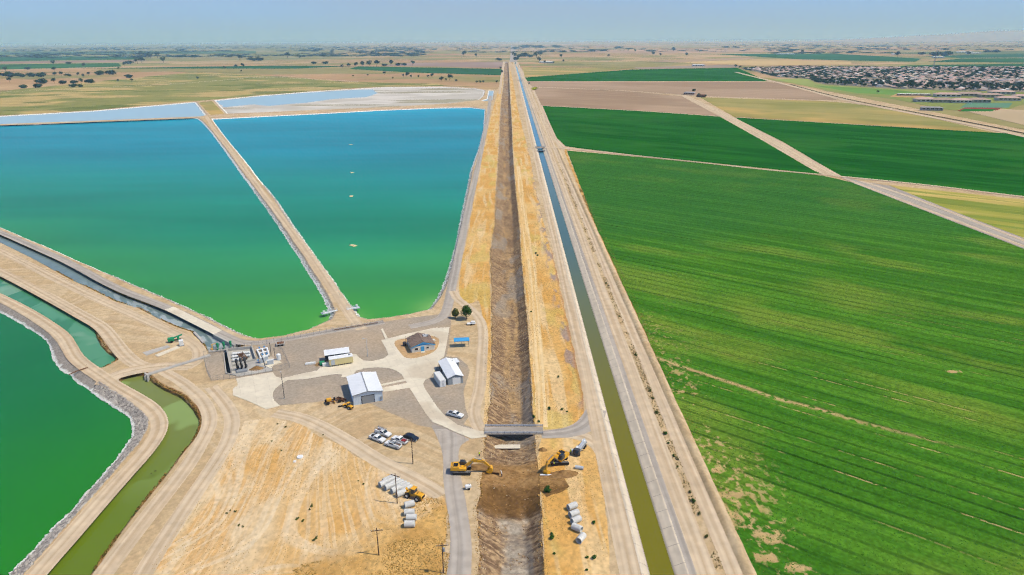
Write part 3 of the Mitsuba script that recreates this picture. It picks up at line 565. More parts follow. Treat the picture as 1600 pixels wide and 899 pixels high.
# ---------------------------------------------------------------- yard, roads, levee tops
gravel_p = poly(rough([(-112.27, 225.42), (-111.72, 230.31), (-101.91, 230.74), (-88.39, 239.16), (-70.73, 247.14), (-62.26, 252.44), (-52.37, 257.60), (-42.46, 261.55), (-29.60, 265.57), (-25.89, 266.23), (-24.40, 251.26), (-23.97, 234.23), (-24.10, 224.83), (-19.60, 223.71), (-15.98, 217.46), (-14.85, 213.47), (-15.15, 207.27), (-16.09, 198.31), (-14.54, 186.78), (-13.33, 182.92), (-14.75, 177.77), (-9.27, 174.51), (-18.57, 168.82), (-24.55, 176.44), (-28.54, 177.91), (-36.58, 183.93), (-44.68, 190.29), (-52.14, 192.00), (-60.41, 192.50), (-69.02, 190.56), (-73.24, 189.80), (-92.07, 204.51), (-94.60, 208.92), (-101.98, 206.68), (-106.19, 213.12)], .5, 2.0, 31))
structure('gravel_yard', flat(cut(gravel_p), .045), 'm_gravel', 'grey brown gravel yard round the pump station buildings')
structure('parking_dirt', flat(cut(poly(rough([(-86.51, 187.57), (-72.83, 189.80), (-60.41, 192.50), (-48.57, 189.53), (-39.54, 183.96), (-28.82, 177.20), (-20.47, 169.50), (-18.87, 156.36), (-18.12, 144.77), (-27.05, 150.74), (-39.53, 158.93), (-51.80, 169.82), (-63.66, 179.01), (-74.80, 183.58), (-81.85, 181.41)], 1.2, 2.5, 32))), .033), 'm_sand', 'bare tan dirt where the trucks park')
structure('plug_earth', flat(cut(poly(rough([(6.22, 154.67), (10.27, 153.77), (13.18, 151.76), (14.53, 147.64), (11.36, 144.51), (8.05, 143.00), (6.69, 145.07)], .8, 1.2, 33))), .05), 'm_ditch_soil', 'dug up brown earth beside the ditch')
concrete_c = [(-7.74, 173.87), (-7.65, 171.05), (-11.86, 170.08), (-16.73, 173.54), (-21.21, 177.29), (-24.10, 179.32), (-26.54, 183.82), (-30.42, 192.57), (-34.03, 200.92), (-42.43, 198.18), (-43.15, 201.03), (-35.36, 204.29), (-36.02, 205.90), (-43.59, 202.36), (-44.01, 203.49), (-36.62, 207.06), (-37.98, 210.37), (-40.20, 213.29), (-43.20, 215.30), (-47.39, 216.09), (-51.74, 215.40), (-54.47, 213.47), (-54.76, 208.68), (-58.49, 208.73), (-58.49, 210.62), (-60.81, 211.13), (-65.08, 209.75), (-69.77, 207.69), (-76.12, 206.84), (-77.41, 204.34), (-78.34, 201.22), (-78.33, 198.60), (-77.56, 195.60), (-75.98, 192.67), (-73.27, 189.60), (-76.89, 187.46), (-83.83, 192.35), (-90.76, 196.60), (-92.42, 200.94), (-91.64, 203.38), (-94.11, 208.22), (-90.19, 210.05), (-83.21, 212.84), (-81.00, 209.47), (-78.65, 208.26), (-71.86, 211.98), (-67.94, 213.88), (-67.63, 216.09), (-63.73, 218.56), (-59.21, 226.89), (-57.09, 226.86), (-55.88, 224.44), (-53.43, 221.51), (-50.11, 220.95), (-46.38, 223.26), (-45.26, 226.17), (-47.14, 231.70), (-50.27, 239.24), (-49.03, 239.82), (-41.19, 245.17), (-31.25, 250.71), (-25.17, 251.27), (-24.92, 242.50), (-24.83, 233.10), (-24.80, 224.84), (-25.94, 222.21), (-26.84, 213.13), (-28.09, 208.36), (-29.59, 206.28), (-29.93, 203.78), (-28.87, 200.20), (-26.61, 195.02), (-23.91, 188.86), (-20.54, 182.62), (-16.35, 177.60), (-10.09, 174.24)]
island_c = chaikin([(-44.67, 235.65), (-44.80, 237.98), (-43.85, 239.75), (-39.63, 241.19), (-37.35, 242.67), (-31.98, 243.51), (-28.78, 241.34), (-27.68, 237.75), (-27.97, 230.88), (-29.51, 227.59), (-31.38, 225.46), (-35.70, 222.86), (-38.55, 223.42), (-39.98, 225.30), (-43.82, 233.35)], 1, True)
conc = poly(concrete_c).difference(poly(island_c))
def slab(p, z0, z1):
    """a paved slab with a real edge"""
    ms = [flat(p, z1)]
    for g in getattr(p, 'geoms', [p]):
        for r in [g.exterior, *g.interiors]:
            c = np.array(r.coords); k = len(c); i = np.arange(k - 1)
            ms.append((np.vstack([np.column_stack([c, np.full(k, z0)]), np.column_stack([c, np.full(k, z1)])]), np.vstack([np.column_stack([i, i + 1, i + k]), np.column_stack([i + 1, i + k + 1, i + k])])))
    return join(*ms)
structure('concrete_pavement', slab(conc, -.1, .13), 'm_concrete', 'pale concrete roadway looping round the brown roofed house and out to the bridge')
structure('house_yard', flat(poly(island_c), .07), 'm_garden', 'dry planted island round the brown roofed house')
flat_uv('access_road', cut(poly(chaikin([(-24.79, 178.60), (-21.16, 176.76), (-16.68, 172.85), (-11.84, 169.75), (-13.78, 168.44), (-15.22, 165.52), (-14.91, 158.69), (-13.49, 150.62), (-11.29, 138.94), (-9.38, 126.48), (-9.14, 116.78), (-8.35, 102.23), (-13.33, 102.27), (-14.50, 116.82), (-14.19, 126.52), (-15.89, 137.77), (-18.29, 150.11), (-19.20, 161.78), (-21.67, 170.52)], 2, True))), .06,
        chaikin([(-10.84, 102.25), (-11.89, 116.80), (-11.86, 126.50), (-13.71, 137.75), (-15.96, 150.09), (-17.25, 161.76), (-17.47, 168.81), (-18.40, 175.66)], 2), 'm_grey_track', 'grey gravel access road running down to the near edge', 1.2)

# ---------------------------------------------------------------- roads and tracks
road('levee_road', [(-468.5, 1076.9), (-376.3, 886.2), (-285.3, 705.7), (-204.4, 542.3), (-159.0, 452.1), (-115.58, 364.92), (-83.14, 297.82), (-71.67, 273.49), (-65.40, 259.82), (-59.67, 249.83)], [5, 4.6, 4.6], .05, 'm_track', 'pale dirt road on the dividing levee')
road('far_levee_road', [(-977.1, 943.5), (-709.3, 969.0), (-600.0, 1010.9), (-464.6, 1058.3), (-440.9, 1094.4), (-309.9, 1139.5), (-192.5, 1185.2), (-70.6, 1225.1)], 7.0, .05, 'm_track', 'dirt road on the levee between the turquoise and pale ponds', step=15)
road('reservoir_road', [(-42.5, 1454.2), (-36.2, 1153.8), (-33.1, 910.7), (-30.2, 608.9), (-29.3, 433.1), (-28.24, 334.43), (-28.19, 301.31), (-27.70, 281.25), (-27.92, 264.84), (-31.42, 257.30), (-41.15, 252.15)], [6.5, 5.5, 5, 4.6, 4.4], .05, 'm_grey_track', 'grey gravel road on the bank of the right reservoir')
road('ditch_road', [(-26.97, 293.48), (-24.48, 283.57), (-20.95, 277.26), (-15.69, 266.79), (-12.32, 256.35), (-11.12, 241.70), (-10.96, 222.02), (-10.74, 200.43), (-11.75, 190.73), (-12.06, 184.81), (-10.77, 178.45), (-9.26, 174.16)], 4.0, .054, 'm_track', 'dirt road curving past the yard along the ditch')
road('canal_levee_road', [(-822.3, 787.7), (-310.8, 402.0), (-263.59, 365.32), (-229.93, 339.17), (-183.61, 298.59), (-151.56, 276.97), (-124.75, 255.63), (-111.75, 243.68), (-101.01, 236.11), (-88.58, 239.76), (-71.11, 248.72), (-52.31, 257.26)], 4.4, .05, 'm_grey_track', 'brown gravel road between the foaming canal and the left reservoir')
road('plateau_track', [(-494.9, 523.1), (-283.52, 363.24), (-207.70, 302.49), (-154.22, 262.49), (-126.48, 242.06), (-116.98, 232.61), (-113.00, 223.31), (-115.12, 216.68)], 5, .038, 'm_track', 'graded track along the foaming canal')
road('channel_track', [(-438.3, 458.7), (-257.37, 326.05), (-207.08, 287.24), (-177.41, 263.52), (-165.34, 253.90), (-154.85, 241.85), (-144.90, 230.19), (-134.13, 219.44), (-126.21, 216.32)], 5.5, .042, 'm_track', 'graded track beside the teal channel')
road('pond_road', [(-380.34, 392.72), (-230.93, 288.43), (-206.22, 270.35), (-188.76, 256.21), (-175.97, 245.18), (-167.27, 234.98), (-158.85, 224.95), (-148.60, 216.10), (-140.51, 209.71), (-133.24, 203.64), (-123.99, 196.98), (-115.03, 190.27), (-109.13, 183.95), (-105.64, 178.36), (-103.70, 172.03), (-102.95, 163.53), (-103.17, 152.28), (-103.18, 140.47), (-103.05, 129.81), (-103.19, 120.74), (-102.86, 104.44)], [5, 5, 5.4, 5, 5], .046, 'm_track', 'pale dirt road curving between the green pond and the olive channel')
road('causeway_road', [(-113.52, 218.17), (-121.50, 218.27), (-128.73, 216.85), (-134.83, 213.47), (-137.86, 209.68), (-136.80, 205.04)], 7, .044, 'm_track', 'dirt causeway between the two channels')
road('channel_road', [(-121.87, 214.29), (-111.47, 206.11), (-105.64, 200.22), (-100.48, 195.02), (-95.14, 187.66), (-91.49, 180.77), (-89.70, 173.26), (-88.27, 160.61), (-88.15, 154.12), (-88.58, 134.17), (-88.67, 118.70), (-87.92, 102.78)], [4.2, 4.4, 4.6, 4.8], .05, 'm_track', 'rutted pale road along the olive channel')
road('channel_road_shoulder', [(-99.65, 195.01), (-94.14, 187.65), (-90.27, 180.39), (-88.48, 172.56), (-87.21, 160.60), (-87.12, 154.11), (-87.51, 134.16), (-87.69, 118.69), (-86.91, 102.77)], 2.2, .045, 'm_gravel', 'grey gravel shoulder of the road along the olive channel')
road('outer_track', [(-100.20, 202.36), (-91.30, 191.62), (-84.92, 181.81), (-81.75, 170.12), (-81.06, 159.32), (-80.91, 150.69), (-80.64, 130.29), (-80.04, 117.32), (-78.50, 102.72)], 4.5, .04, 'm_track', 'wide pale track beside the dry field')
road('yard_track', [(-18.05, 144.00), (-20.59, 146.63), (-27.25, 152.14), (-37.02, 159.50), (-47.04, 169.10), (-62.46, 181.57), (-73.45, 185.48)], 5, .05, 'm_track', 'worn track below the parked trucks')
road('canal_road', sk([(25.2, 60), (25.2, 130), (25.4, 160), (25.6, 200), (25.8, 260), (25.7, 420), (25.5, 900), (25, 1600), (24, 3700)]), [5.0, 4.6, 4.2, 4.0, 4.0, 4.2, 5.2], .06, 'm_track', 'graded dirt road on the left bank of the straight canal', smooth_n=1, step=8)
road('bridge_approach', [(8.32, 172.08), (12.06, 172.38), (16.60, 173.20), (21.00, 175.96), (24.18, 180.65), (26.01, 186.33)], [3.6, 4.5, 6, 7, 6], .058, 'm_grey_track', 'dirt approach from the bridge to the canal road')
road('bridge_approach_low', [(14.68, 172.53), (19.28, 171.80), (23.16, 168.39), (25.42, 163.21), (26.00, 154.48)], [4, 5, 5, 5], .056, 'm_track', 'dirt turn from the bridge down the canal road')
road('inner_farm_road', sk([(41.5, 60), (41.5, 800), (41.5, 1600), (41.5, 3700)]), 4.4, .06, 'm_track', 'dirt road on the right bank of the straight canal', smooth_n=0, step=8)
road('outer_farm_road', sk([(47.4, 60), (47.4, 400), (47.4, 725), (47, 1400), (46, 3700)]), 3.8, .06, 'm_track', 'outer dirt road beside the green field', smooth_n=1, step=8)
road('berm_strip', sk([(38.6, 60), (38.6, 800), (38.6, 3700)]), 2.0, .05, 'm_grey_track', 'grey shoulder of the canal lining', smooth_n=0, step=8)
by = np.arange(60, 728, .8); bx = np.linspace(-1.5, 1.7, 7)
BX = 50.7 + bx[None] + SKEW * (by[:, None] - 117); BY = np.broadcast_to(by[:, None], BX.shape)
BZ = .75 * np.clip(1 - (bx / 1.6) ** 2, 0, 1)[None] * (.6 + .8 * meshkit.fbm(np.stack([BX * .7, BY * .35, BX * 0], -1), 3, 3)) - .02
gi, gj = np.meshgrid(np.arange(len(by) - 1), np.arange(len(bx) - 1), indexing='ij'); q = gi * len(bx) + gj
structure('earth_berm', (np.column_stack([BX.ravel(), BY.ravel(), BZ.ravel()]), np.vstack([np.column_stack([a.ravel() for a in t3]) for t3 in ((q, q + 1, q + len(bx)), (q + 1, q + len(bx) + 1, q + len(bx)))])), 'm_sand', 'low pale earth berm along the green field', smooth=True)
road('field_verge', [(52.3, 60), (52.3, 300), (53, 500), (55, 700), (58, 724)], 2.2, .05, 'm_weedy', 'weedy verge of the green field', smooth_n=1, step=4, amp=.6)
road('crossing_road', [(18.3, 724.9), (30.1, 733.6), (42.9, 730.8), (58.1, 725.7), (95.0, 698.3), (126.2, 672.9), (178.1, 632.4), (223.4, 593.1), (263.9, 570.9), (274.7, 559.2)], [6, 8, 4, 4, 4, 4], .3, 'm_track', 'pale farm road between the two green fields')
road('field_edge_road', [(55.2, 732.6), (50.9, 819.4), (50.7, 981.0), (52.7, 1217.5), (53.4, 1754.8), (42.1, 2148.1), (24.3, 3434.4)], [9, 9, 9, 8, 8], .05, 'm_track', 'dirt road along the left ends of the fields', step=12)
flat_uv('diagonal_farm_road', poly([(344.4, 1443.1), (357.2, 1442.2), (332.2, 1091.2), (300.6, 776.7), (285.9, 661.6), (273.6, 559.3), (261.7, 569.5), (261.8, 590.4), (282.0, 774.8), (307.0, 1031.3)]), .31, [(350.8, 1442.7), (319.9, 1062.7), (290.5, 774.5), (273.6, 625.8), (267.7, 563.6)], 'm_track', 'wide dirt farm road running diagonally to the farmstead', 8.0)
flat_uv('farm_road_near', poly([(272.6, 566.3), (279.3, 541.5), (292.9, 523.4), (291.2, 432.6), (291.95, 374.82), (292.71, 262.92), (280.34, 250.18), (276.97, 353.62), (270.0, 532.8)]), .30, [(271.5, 552.4), (285.0, 422.6), (284.70, 364.57), (286.07, 256.08)], 'm_grey_track', 'pair of dirt tracks beside the big green field', 4.0)
road('near_left_track', [(271.7, 555.2), (275.1, 480.6), (277.6, 410.6), (280.35, 358.41), (283.49, 253.43)], 3.0, .34, 'm_track', 'left track of the farm road')
road('near_right_track', [(279.9, 542.8), (287.6, 486.7), (288.1, 427.5), (288.28, 369.63), (290.02, 260.15)], 3.0, .34, 'm_track', 'right track of the farm road')
road('field_lane', [(271.3, 563.5), (324.1, 526.0), (366.9, 480.8), (445.8, 420.5)], 4.5, .34, 'm_track', 'lane along the right hand green field')
road('farmstead_lane', [(350.1, 1434.2), (384.3, 1406.8), (597.6, 1286.6), (617.8, 1126.6)], 8, .3, 'm_track', 'lane from the farmstead to the levee', step=15)
road('plow_lane', [(52.6, 1730.5), (264.7, 1569.9), (349.5, 1442.8)], 6, .3, 'm_track', 'lane above the plowed field', step=15)
road('plow_edge', [(51.8, 1223.7), (206.5, 1123.8), (308.8, 1031.2)], 5, .3, 'm_track', 'pale edge between plowed and green field', step=15)
road('town_levee_road', [(770.6, 2446.4), (733.1, 2186.7), (686.9, 1787.6), (616.4, 1328.3), (607.0, 1106.1), (604.0, 938.2), (594.0, 802.2), (558.0, 536.2)], 12, .42, 'm_track', 'pale levee road below the town', step=12)
road('town_drain', [(692.7, 1761.0), (629.7, 1357.6), (620.6, 1131.8), (617.9, 960.7), (611.8, 827.4), (578.5, 557.2)], 5, .44, mat('m_drain', S(92, 84, 68)), 'dark drain beside the levee road', step=12)
road('main_road', [(14, 3700), (18, 4800), (24, 7000), (40, 14000)], [40, 44, 60, 60], .5, 'm_grey_track', 'road running on towards the horizon', step=60)
road('far_canal_road', [(-24, 1500), (-30, 2400), (-34, 3800)], [6, 8, 12], .6, 'm_track', 'track along the far ditch', step=60)
for pts, w in (([(-1275.5, 1411.0), (-1190.5, 1653.5), (-1055.1, 1752.9), (-855.4, 2034.5), (-813.8, 2403.5), (-665.4, 2262.1)], 7), ([(-812.9, 2278.1), (-622.5, 2181.5), (-426.5, 1993.0)], 9)):
    road(numbered('marsh_track'), pts, w, .12, 'm_track', 'pale track across the marsh', step=15)
structure('concrete_ramp', slab(poly([(-148.67, 272.06), (-146.82, 275.76), (-115.37, 249.65), (-117.02, 245.60)]), -.1, .1), 'm_concrete', 'pale concrete apron between the foaming canal and the reservoir')

# stones on the green pond's bank and on the other banks
def rocks(key, p, n, smin, smax, zfn, m, label, seed):
    r = np.random.default_rng(seed)
    x0, y0, x1, y1 = p.bounds
    base = trimesh.creation.icosahedron()
    pts = []
    while len(pts) < n:
        q = r.uniform([x0, y0], [x1, y1], (n * 4, 2)); q = q[shapely.contains_xy(p, q[:, 0], q[:, 1])]
        pts.extend(q.tolist())
    pts = np.array(pts[:n]); s = r.uniform(smin, smax, n) ** 1.0
    v = base.vertices[None] * (s[:, None, None] * r.uniform(.6, 1.25, (n, 12, 3)) * np.array([1, 1, .75]))
    v = v + np.column_stack([pts, zfn(pts[:, 0], pts[:, 1]) + s * .15])[:, None]
    f = base.faces[None] + (np.arange(n) * 12)[:, None, None]
    stuff(key, (v.reshape(-1, 3), f.reshape(-1, 3)), m, label, 'stones')
def stone_fn(p, n, uv):
    t = cell_rand(dr.floor(p.x * 1.4), dr.floor(p.y * 1.4), 3)
    c = mix(S(146, 138, 132), S(204, 194, 182), t)
    return mix(c, S(240, 238, 230), smoothstep(-.95, -1.25, p.z))
mat('m_stone', stone_fn)
def bank_h(key, zw):
    W, Tp = WATER[key]; wb, tb = W.boundary, Tp.boundary
    def h(x, y):
        p = shapely.points(x, y); a, b = shapely.distance(wb, p), shapely.distance(tb, p)
        return zw * b / np.maximum(a + b, 1e-9)
    return h
W, Tp = WATER['green_pond_water']
view = sbox(-260, 95, 20, 420)
rocks('riprap', Tp.difference(W.buffer(-.3)).intersection(sbox(-140, 100, -40, 260)), 9000, .16, .5, bank_h('green_pond_water', ZW), 'm_stone', 'grey riprap stones covering the bank of the green pond', 5)
for kk, nn in (('left_reservoir_water', 3000), ('right_reservoir_water', 4000)):
    W, Tp = WATER[kk]
    rocks('shore_stones' if kk[0] == 'l' else 'shore_stones_right', Tp.difference(W.buffer(-.2)).intersection(sbox(-200, 180, 20, 600)), nn, .14, .34, bank_h(kk, ZW), 'm_stone', 'white crusted stones along the %s reservoir shore' % kk.split('_')[0], 6)

# ================================================================ things
# ---------------------------------------------------------------- mesh builder and placing
class MB:
    def __init__(self): self.v, self.f, self.n = [], [], 0
    def add(self, v, f):
        v = np.asarray(v, float); self.v.append(v); self.f.append(np.asarray(f) + self.n); self.n += len(v); return self
    def mesh(self, m): return self.add(m.vertices, m.faces)
    def box(self, c, s, rz=0.0, ry=0.0, bevel=0.0):
        m = trimesh.creation.box(s)
        if bevel:
            pts = np.vstack([m.vertices - np.sign(m.vertices) * bevel * (1 - np.eye(3)[k]) for k in range(3)])
            m = trimesh.convex.convex_hull(pts)
        v = np.array(m.vertices)
        if ry: v = v @ np.array([[math.cos(ry), 0, -math.sin(ry)], [0, 1, 0], [math.sin(ry), 0, math.cos(ry)]])
        if rz: v = v @ np.array([[math.cos(rz), math.sin(rz), 0], [-math.sin(rz), math.cos(rz), 0], [0, 0, 1]])
        return self.add(v + np.array(c), m.faces)
    def tube(self, pts, r, n=6):
        pts = np.asarray(pts, float)
        for a, b in zip(pts[:-1], pts[1:]):
            m = trimesh.creation.cylinder(r, segment=[a, b], sections=n); self.mesh(m)
        return self
    def cyl(self, a, b, r, n=14, r2=None):
        if r2 is None: return self.mesh(trimesh.creation.cylinder(r, segment=[a, b], sections=n))
        a, b = np.array(a, float), np.array(b, float); z = (b - a) / np.linalg.norm(b - a)
        x = np.cross(z, [0, 0, 1] if abs(z[2]) < .9 else [1, 0, 0]); x /= np.linalg.norm(x); y = np.cross(z, x)
        t = np.arange(n) * 2 * math.pi / n; ring = np.cos(t)[:, None] * x + np.sin(t)[:, None] * y
        v = np.vstack([a + ring * r, b + ring * r2, [a], [b]]); i = np.arange(n); j = (i + 1) % n
        return self.add(v, np.vstack([np.column_stack([i, j, i + n]), np.column_stack([j, j + n, i + n]), np.column_stack([j, i, i * 0 + 2 * n]), np.column_stack([i + n, j + n, i * 0 + 2 * n + 1])]))
    def prism(self, prof, y0, y1):
        """profile in x, z, extruded from y0 to y1"""
        m = trimesh.creation.extrude_polygon(Polygon(prof), y1 - y0, engine='earcut')
        v = np.array(m.vertices); v = np.column_stack([v[:, 0], y1 - v[:, 2], v[:, 1]])
        return self.add(v, m.faces)
    def quad(self, a, b, c, d):
        return self.add([a, b, c, d], [[0, 1, 2], [0, 2, 3]])
    def sheet(self, a, b, c, d, t):
        """a thin panel with real thickness t"""
        a, b, c, d = (np.array(q, float) for q in (a, b, c, d)); nn = np.cross(b - a, d - a); nn = nn / np.linalg.norm(nn) * t
        v = np.array([a, b, c, d, a + nn, b + nn, c + nn, d + nn])
        f = [[0, 2, 1], [0, 3, 2], [4, 5, 6], [4, 6, 7]]
        for i in range(4):
            j = (i + 1) % 4; f += [[i, j, j + 4], [i, j + 4, i + 4]]
        return self.add(v, f)
    def out(self): return np.vstack(self.v), np.vstack(self.f)
def Mb(): return MB()

def kit(*parts):
    """parts (path, builder, material, smooth=False) -> plies that copies can share"""
    return [(p[0], mikit.ply(p[1].out() if isinstance(p[1], MB) else p[1], p[2], p[3] if len(p) > 3 else False)) for p in parts]
def place(name, parts, x, y, rz, label, cat, group=None, z=0.0, scale=1.0, part_labels=None):
    key = numbered(name)
    M = T().translate([float(x), float(y), float(z)]).rotate([0, 0, 1], float(rz)).scale(scale)
    used = {}
    for path, ply in parts:
        n = used.get(path, 0); used[path] = n + 1
        k = key + ('__' + path if path else '') + (f'_{n:03d}' if n else '')
        scene[k] = {**ply, 'to_world': M}
    labels[key] = {'label': label, 'category': cat}
    if group: labels[key]['group'] = group
    for p, l in (part_labels or {}).items(): labels[key + '__' + p] = {'label': l}
    return key

def paint(key, col, rough_=.35, **kw): return mat(key, S(*col), rough=rough_, **kw)
paint('p_white', (240, 240, 238), .35); paint('p_offwhite', (226, 226, 222), .5); paint('p_grey', (150, 154, 158), .45); paint('p_darkgrey', (70, 72, 76), .5)
paint('p_navy', (38, 46, 62), .25); mat('p_yellow', lambda p, n, uv: mix(S(244, 178, 34), S(184, 146, 92), .8 * smoothstep(.54, .72, fbm(p.x * 1.3, p.y * 1.3, p.z * 2.0)) + .1), rough=.5); paint('p_rubber', (44, 43, 42), .8); paint('p_black', (28, 28, 30), .5)
paint('p_glass', (40, 52, 62), .08, spec=.6); paint('p_steel', (140, 140, 140), .4); paint('p_rust', (120, 82, 56), .8); paint('p_red', (150, 40, 34), .45)
paint('p_wood', (112, 90, 72), .85); paint('p_silver', (196, 202, 208), .35); paint('p_blue', (70, 160, 216), .5); paint('p_green', (40, 150, 100), .45)
paint('p_hivis', (206, 236, 40), .7); paint('p_skin', (196, 150, 120), .6); paint('p_jeans', (56, 66, 92), .8); paint('p_tan', (226, 208, 150), .55); paint('p_lamp', (236, 236, 228), .2)
paint('p_taillight', (150, 24, 20), .3); paint('p_timber', (176, 140, 96), .85)
def metal_roof_fn(p, n, uv):
    a = (p.x * .34 + p.y * .94)
    rib = a / .9 - dr.floor(a / .9)
    return mix(S(240, 242, 244), S(226, 230, 234), smoothstep(.12, .0, dr.minimum(rib, 1 - rib))) * (.93 + .1 * fbm(p.x * .4, p.y * .4, 3))
mat('m_metal_roof', metal_roof_fn, rough=.42, spec=.4)
def metal_wall_fn(p, n, uv):
    a = p.x * .94 + p.y * .34 + .3 * p.y
    rib = a / .5 - dr.floor(a / .5)
    return mix(S(216, 228, 240), S(192, 206, 222), smoothstep(.2, .0, dr.minimum(rib, 1 - rib)))
mat('m_metal_wall', metal_wall_fn, rough=.5)
mat('m_grey_wall', S(150, 158, 164), rough=.6)
def shingle_fn(p, n, uv):
    r = dr.floor(p.z / .16); c = dr.floor((p.x + p.y + r * .37) / .45)
    return mix(S(126, 108, 98), S(150, 130, 118), cell_rand(c, r, 2)) * (.85 + .3 * fbm(p.x * .6, p.y * .6, p.z))
mat('m_shingle', shingle_fn)
mat('m_stucco', lambda p, n, uv: mi.Color3f(S(236, 228, 214)) * (.9 + .14 * fbm(p.x, p.y, p.z * 2)))
def pipe_fn(p, n, uv): return mix(S(236, 234, 228), S(206, 206, 202), fbm(p.x * .8, p.y * .8, p.z * .9)) * (.9 + .18 * noise(p.x * 4, p.y * 4, p.z * 4))
mat('m_pipe', pipe_fn)
mat('m_wall_concrete', lambda p, n, uv: mix(S(214, 208, 196), S(176, 172, 166), fbm(p.x * .3, p.y * .3, p.z * .6)) * (.88 + .2 * fbm(p.x * 1.4, p.y * 1.4, p.z)))

# ---------------------------------------------------------------- buildings
TURN = 20.0
A = math.radians(TURN)
def gable_shell(w, l, h, r, t=.12, over=.25):
    """walls of a gabled hall: front along x from 0 to w at y=0, going back to y=l"""
    b = Mb()
    pent = [(0, 0), (w, 0), (w, h), (w / 2, h + r), (0, h)]
    b.prism(pent, 0, t); b.prism(pent, l - t, l)
    b.box((t / 2, l / 2, h / 2), (t, l - 2 * t, h)); b.box((w - t / 2, l / 2, h / 2), (t, l - 2 * t, h))
    return b
def roof_half(w, l, h, r, side, t=.1, over=.3):
    b = Mb(); k = r / (w / 2); e = over
    if side < 0: b.sheet((-e, -e, h - e * k + .02), (w / 2, -e, h + r + .02), (w / 2, l + e, h + r + .02), (-e, l + e, h - e * k + .02), t)
    else: b.sheet((w / 2, -e, h + r + .02), (w + e, -e, h - e * k + .02), (w + e, l + e, h - e * k + .02), (w / 2, l + e, h + r + .02), t)
    return b
w, l, h, r = 9.1, 13.4, 3.6, .75
frame = Mb().box((w * .28, -.06, 1.35), (.18, .12, 2.7)).box((w * .715, -.06, 1.35), (.18, .12, 2.7)).box((w * .5, -.06, 2.78), (w * .435 + .18, .12, .18))
door = Mb()
for i in range(8): door.box((w * .4975, -.02, .17 + .337 * i), (w * .415, .06, .325))
trim = Mb()
for xx in (.0, w): trim.box((xx, -.02, h / 2), (.16, .1, h))
place('warehouse', kit(('wall', gable_shell(w, l, h, r), 'm_metal_wall'), ('roof', roof_half(w, l, h, r, -1), 'm_metal_roof'), ('roof', roof_half(w, l, h, r, 1), 'm_metal_roof'),
      ('roof__ridge_cap', Mb().box((w / 2, l / 2, h + r + .13), (.4, l + .6, .06)), 'p_grey'), ('roof__fascia', Mb().sheet((-.3, -.34, h - .2), (w / 2, -.34, h + r - .14), (w / 2, -.34, h + r + .1), (-.3, -.34, h + .04), .05).sheet((w / 2, -.34, h + r - .14), (w + .3, -.34, h - .2), (w + .3, -.34, h + .04), (w / 2, -.34, h + r + .1), .05), 'p_grey'),
      ('door', door, 'p_grey'), ('door__frame', frame, 'p_darkgrey'), ('corner_trim', trim, 'p_silver'), ('wall__cabinet', Mb().box((w - .5, -.12, 1.1), (.6, .24, 1.1)), 'p_grey')),
      *(-49.98, 189.55), TURN, 'large white roofed metal warehouse with a grey roll-up door, nearest the parked trucks', 'warehouse')
# the workshop, its container and lean-to
w, l, h, r = 5.0, 13.2, 2.7, .9
place('workshop', kit(('wall', Mb().prism([(0, 0), (w, 0), (w, h), (w / 2, h + r), (0, h)], 0, .12).box((.06, 4.2, h / 2), (.12, 8.2, h)).box((w - .06, 6.6, h / 2), (.12, 13, h)).prism([(0, 0), (w, 0), (w, h), (w / 2, h + r), (0, h)], 8.2, 8.32), 'm_grey_wall'),
      ('post', Mb().box((.1, 12.9, h / 2), (.16, .16, h)), 'p_darkgrey'), ('post', Mb().box((.1, 10.5, h / 2), (.16, .16, h)), 'p_darkgrey'),
      ('roof', roof_half(w, l, h, r, -1), 'm_metal_roof'), ('roof', roof_half(w, l, h, r, 1), 'm_metal_roof'), ('door', Mb().box((w * .56, -.03, 1.15), (2.6, .08, 2.3)), 'p_white'),
      ('door__frame', Mb().box((w * .56 - 1.38, -.04, 1.2), (.12, .12, 2.4)).box((w * .56 + 1.38, -.04, 1.2), (.12, .12, 2.4)).box((w * .56, -.04, 2.4), (2.9, .12, .14)), 'p_silver'),
      ('stored_crate', Mb().box((1.5, 10.5, .6), (1.6, 1.6, 1.2)), 'p_darkgrey')),
      *(-21.33, 202.60), TURN - 1, 'narrow grey workshop with a white gabled roof and a white door', 'workshop')
place('side_shed', kit(('wall', Mb().box((0, 0, 1.2), (3.2, 3.0, 2.4)), 'm_grey_wall'), ('roof', Mb().box((0, 0, 2.47), (3.7, 3.5, .14)), 'm_metal_roof'), ('vent_pipe', Mb().cyl((-.6, -1, 2.5), (-.6, -1, 3.4), .1, 8), 'p_darkgrey')),
      *(-20.73, 216.01), TURN, 'small grey shed with a flat white roof behind the workshop', 'shed')
cont = Mb().box((0, 0, 1.3), (2.1, 6.8, 2.5))
ribs = Mb()
for i in range(16):
    for sx in (-1, 1): ribs.box((sx * 1.07, -3.2 + i * .42, 1.3), (.05, .2, 2.3))
place('shipping_container', kit(('body', cont, 'p_offwhite'), ('rib', ribs, 'p_offwhite'), ('door', Mb().box((-.52, -3.43, 1.3), (.98, .06, 2.3)), 'p_white'), ('door', Mb().box((.52, -3.43, 1.3), (.98, .06, 2.3)), 'p_white'),
      ('door__lock_rod', Mb().cyl((.15, -3.48, .3), (.15, -3.48, 2.3), .03, 6).cyl((-.15, -3.48, .3), (-.15, -3.48, 2.3), .03, 6), 'p_steel'), ('skid', Mb().box((-.7, 0, .04), (.2, 6.6, .1)).box((.7, 0, .04), (.2, 6.6, .1)), 'p_darkgrey')),
      *(-24.34, 204.62), TURN + 3, 'pale grey shipping container standing along the left wall of the workshop', 'container')
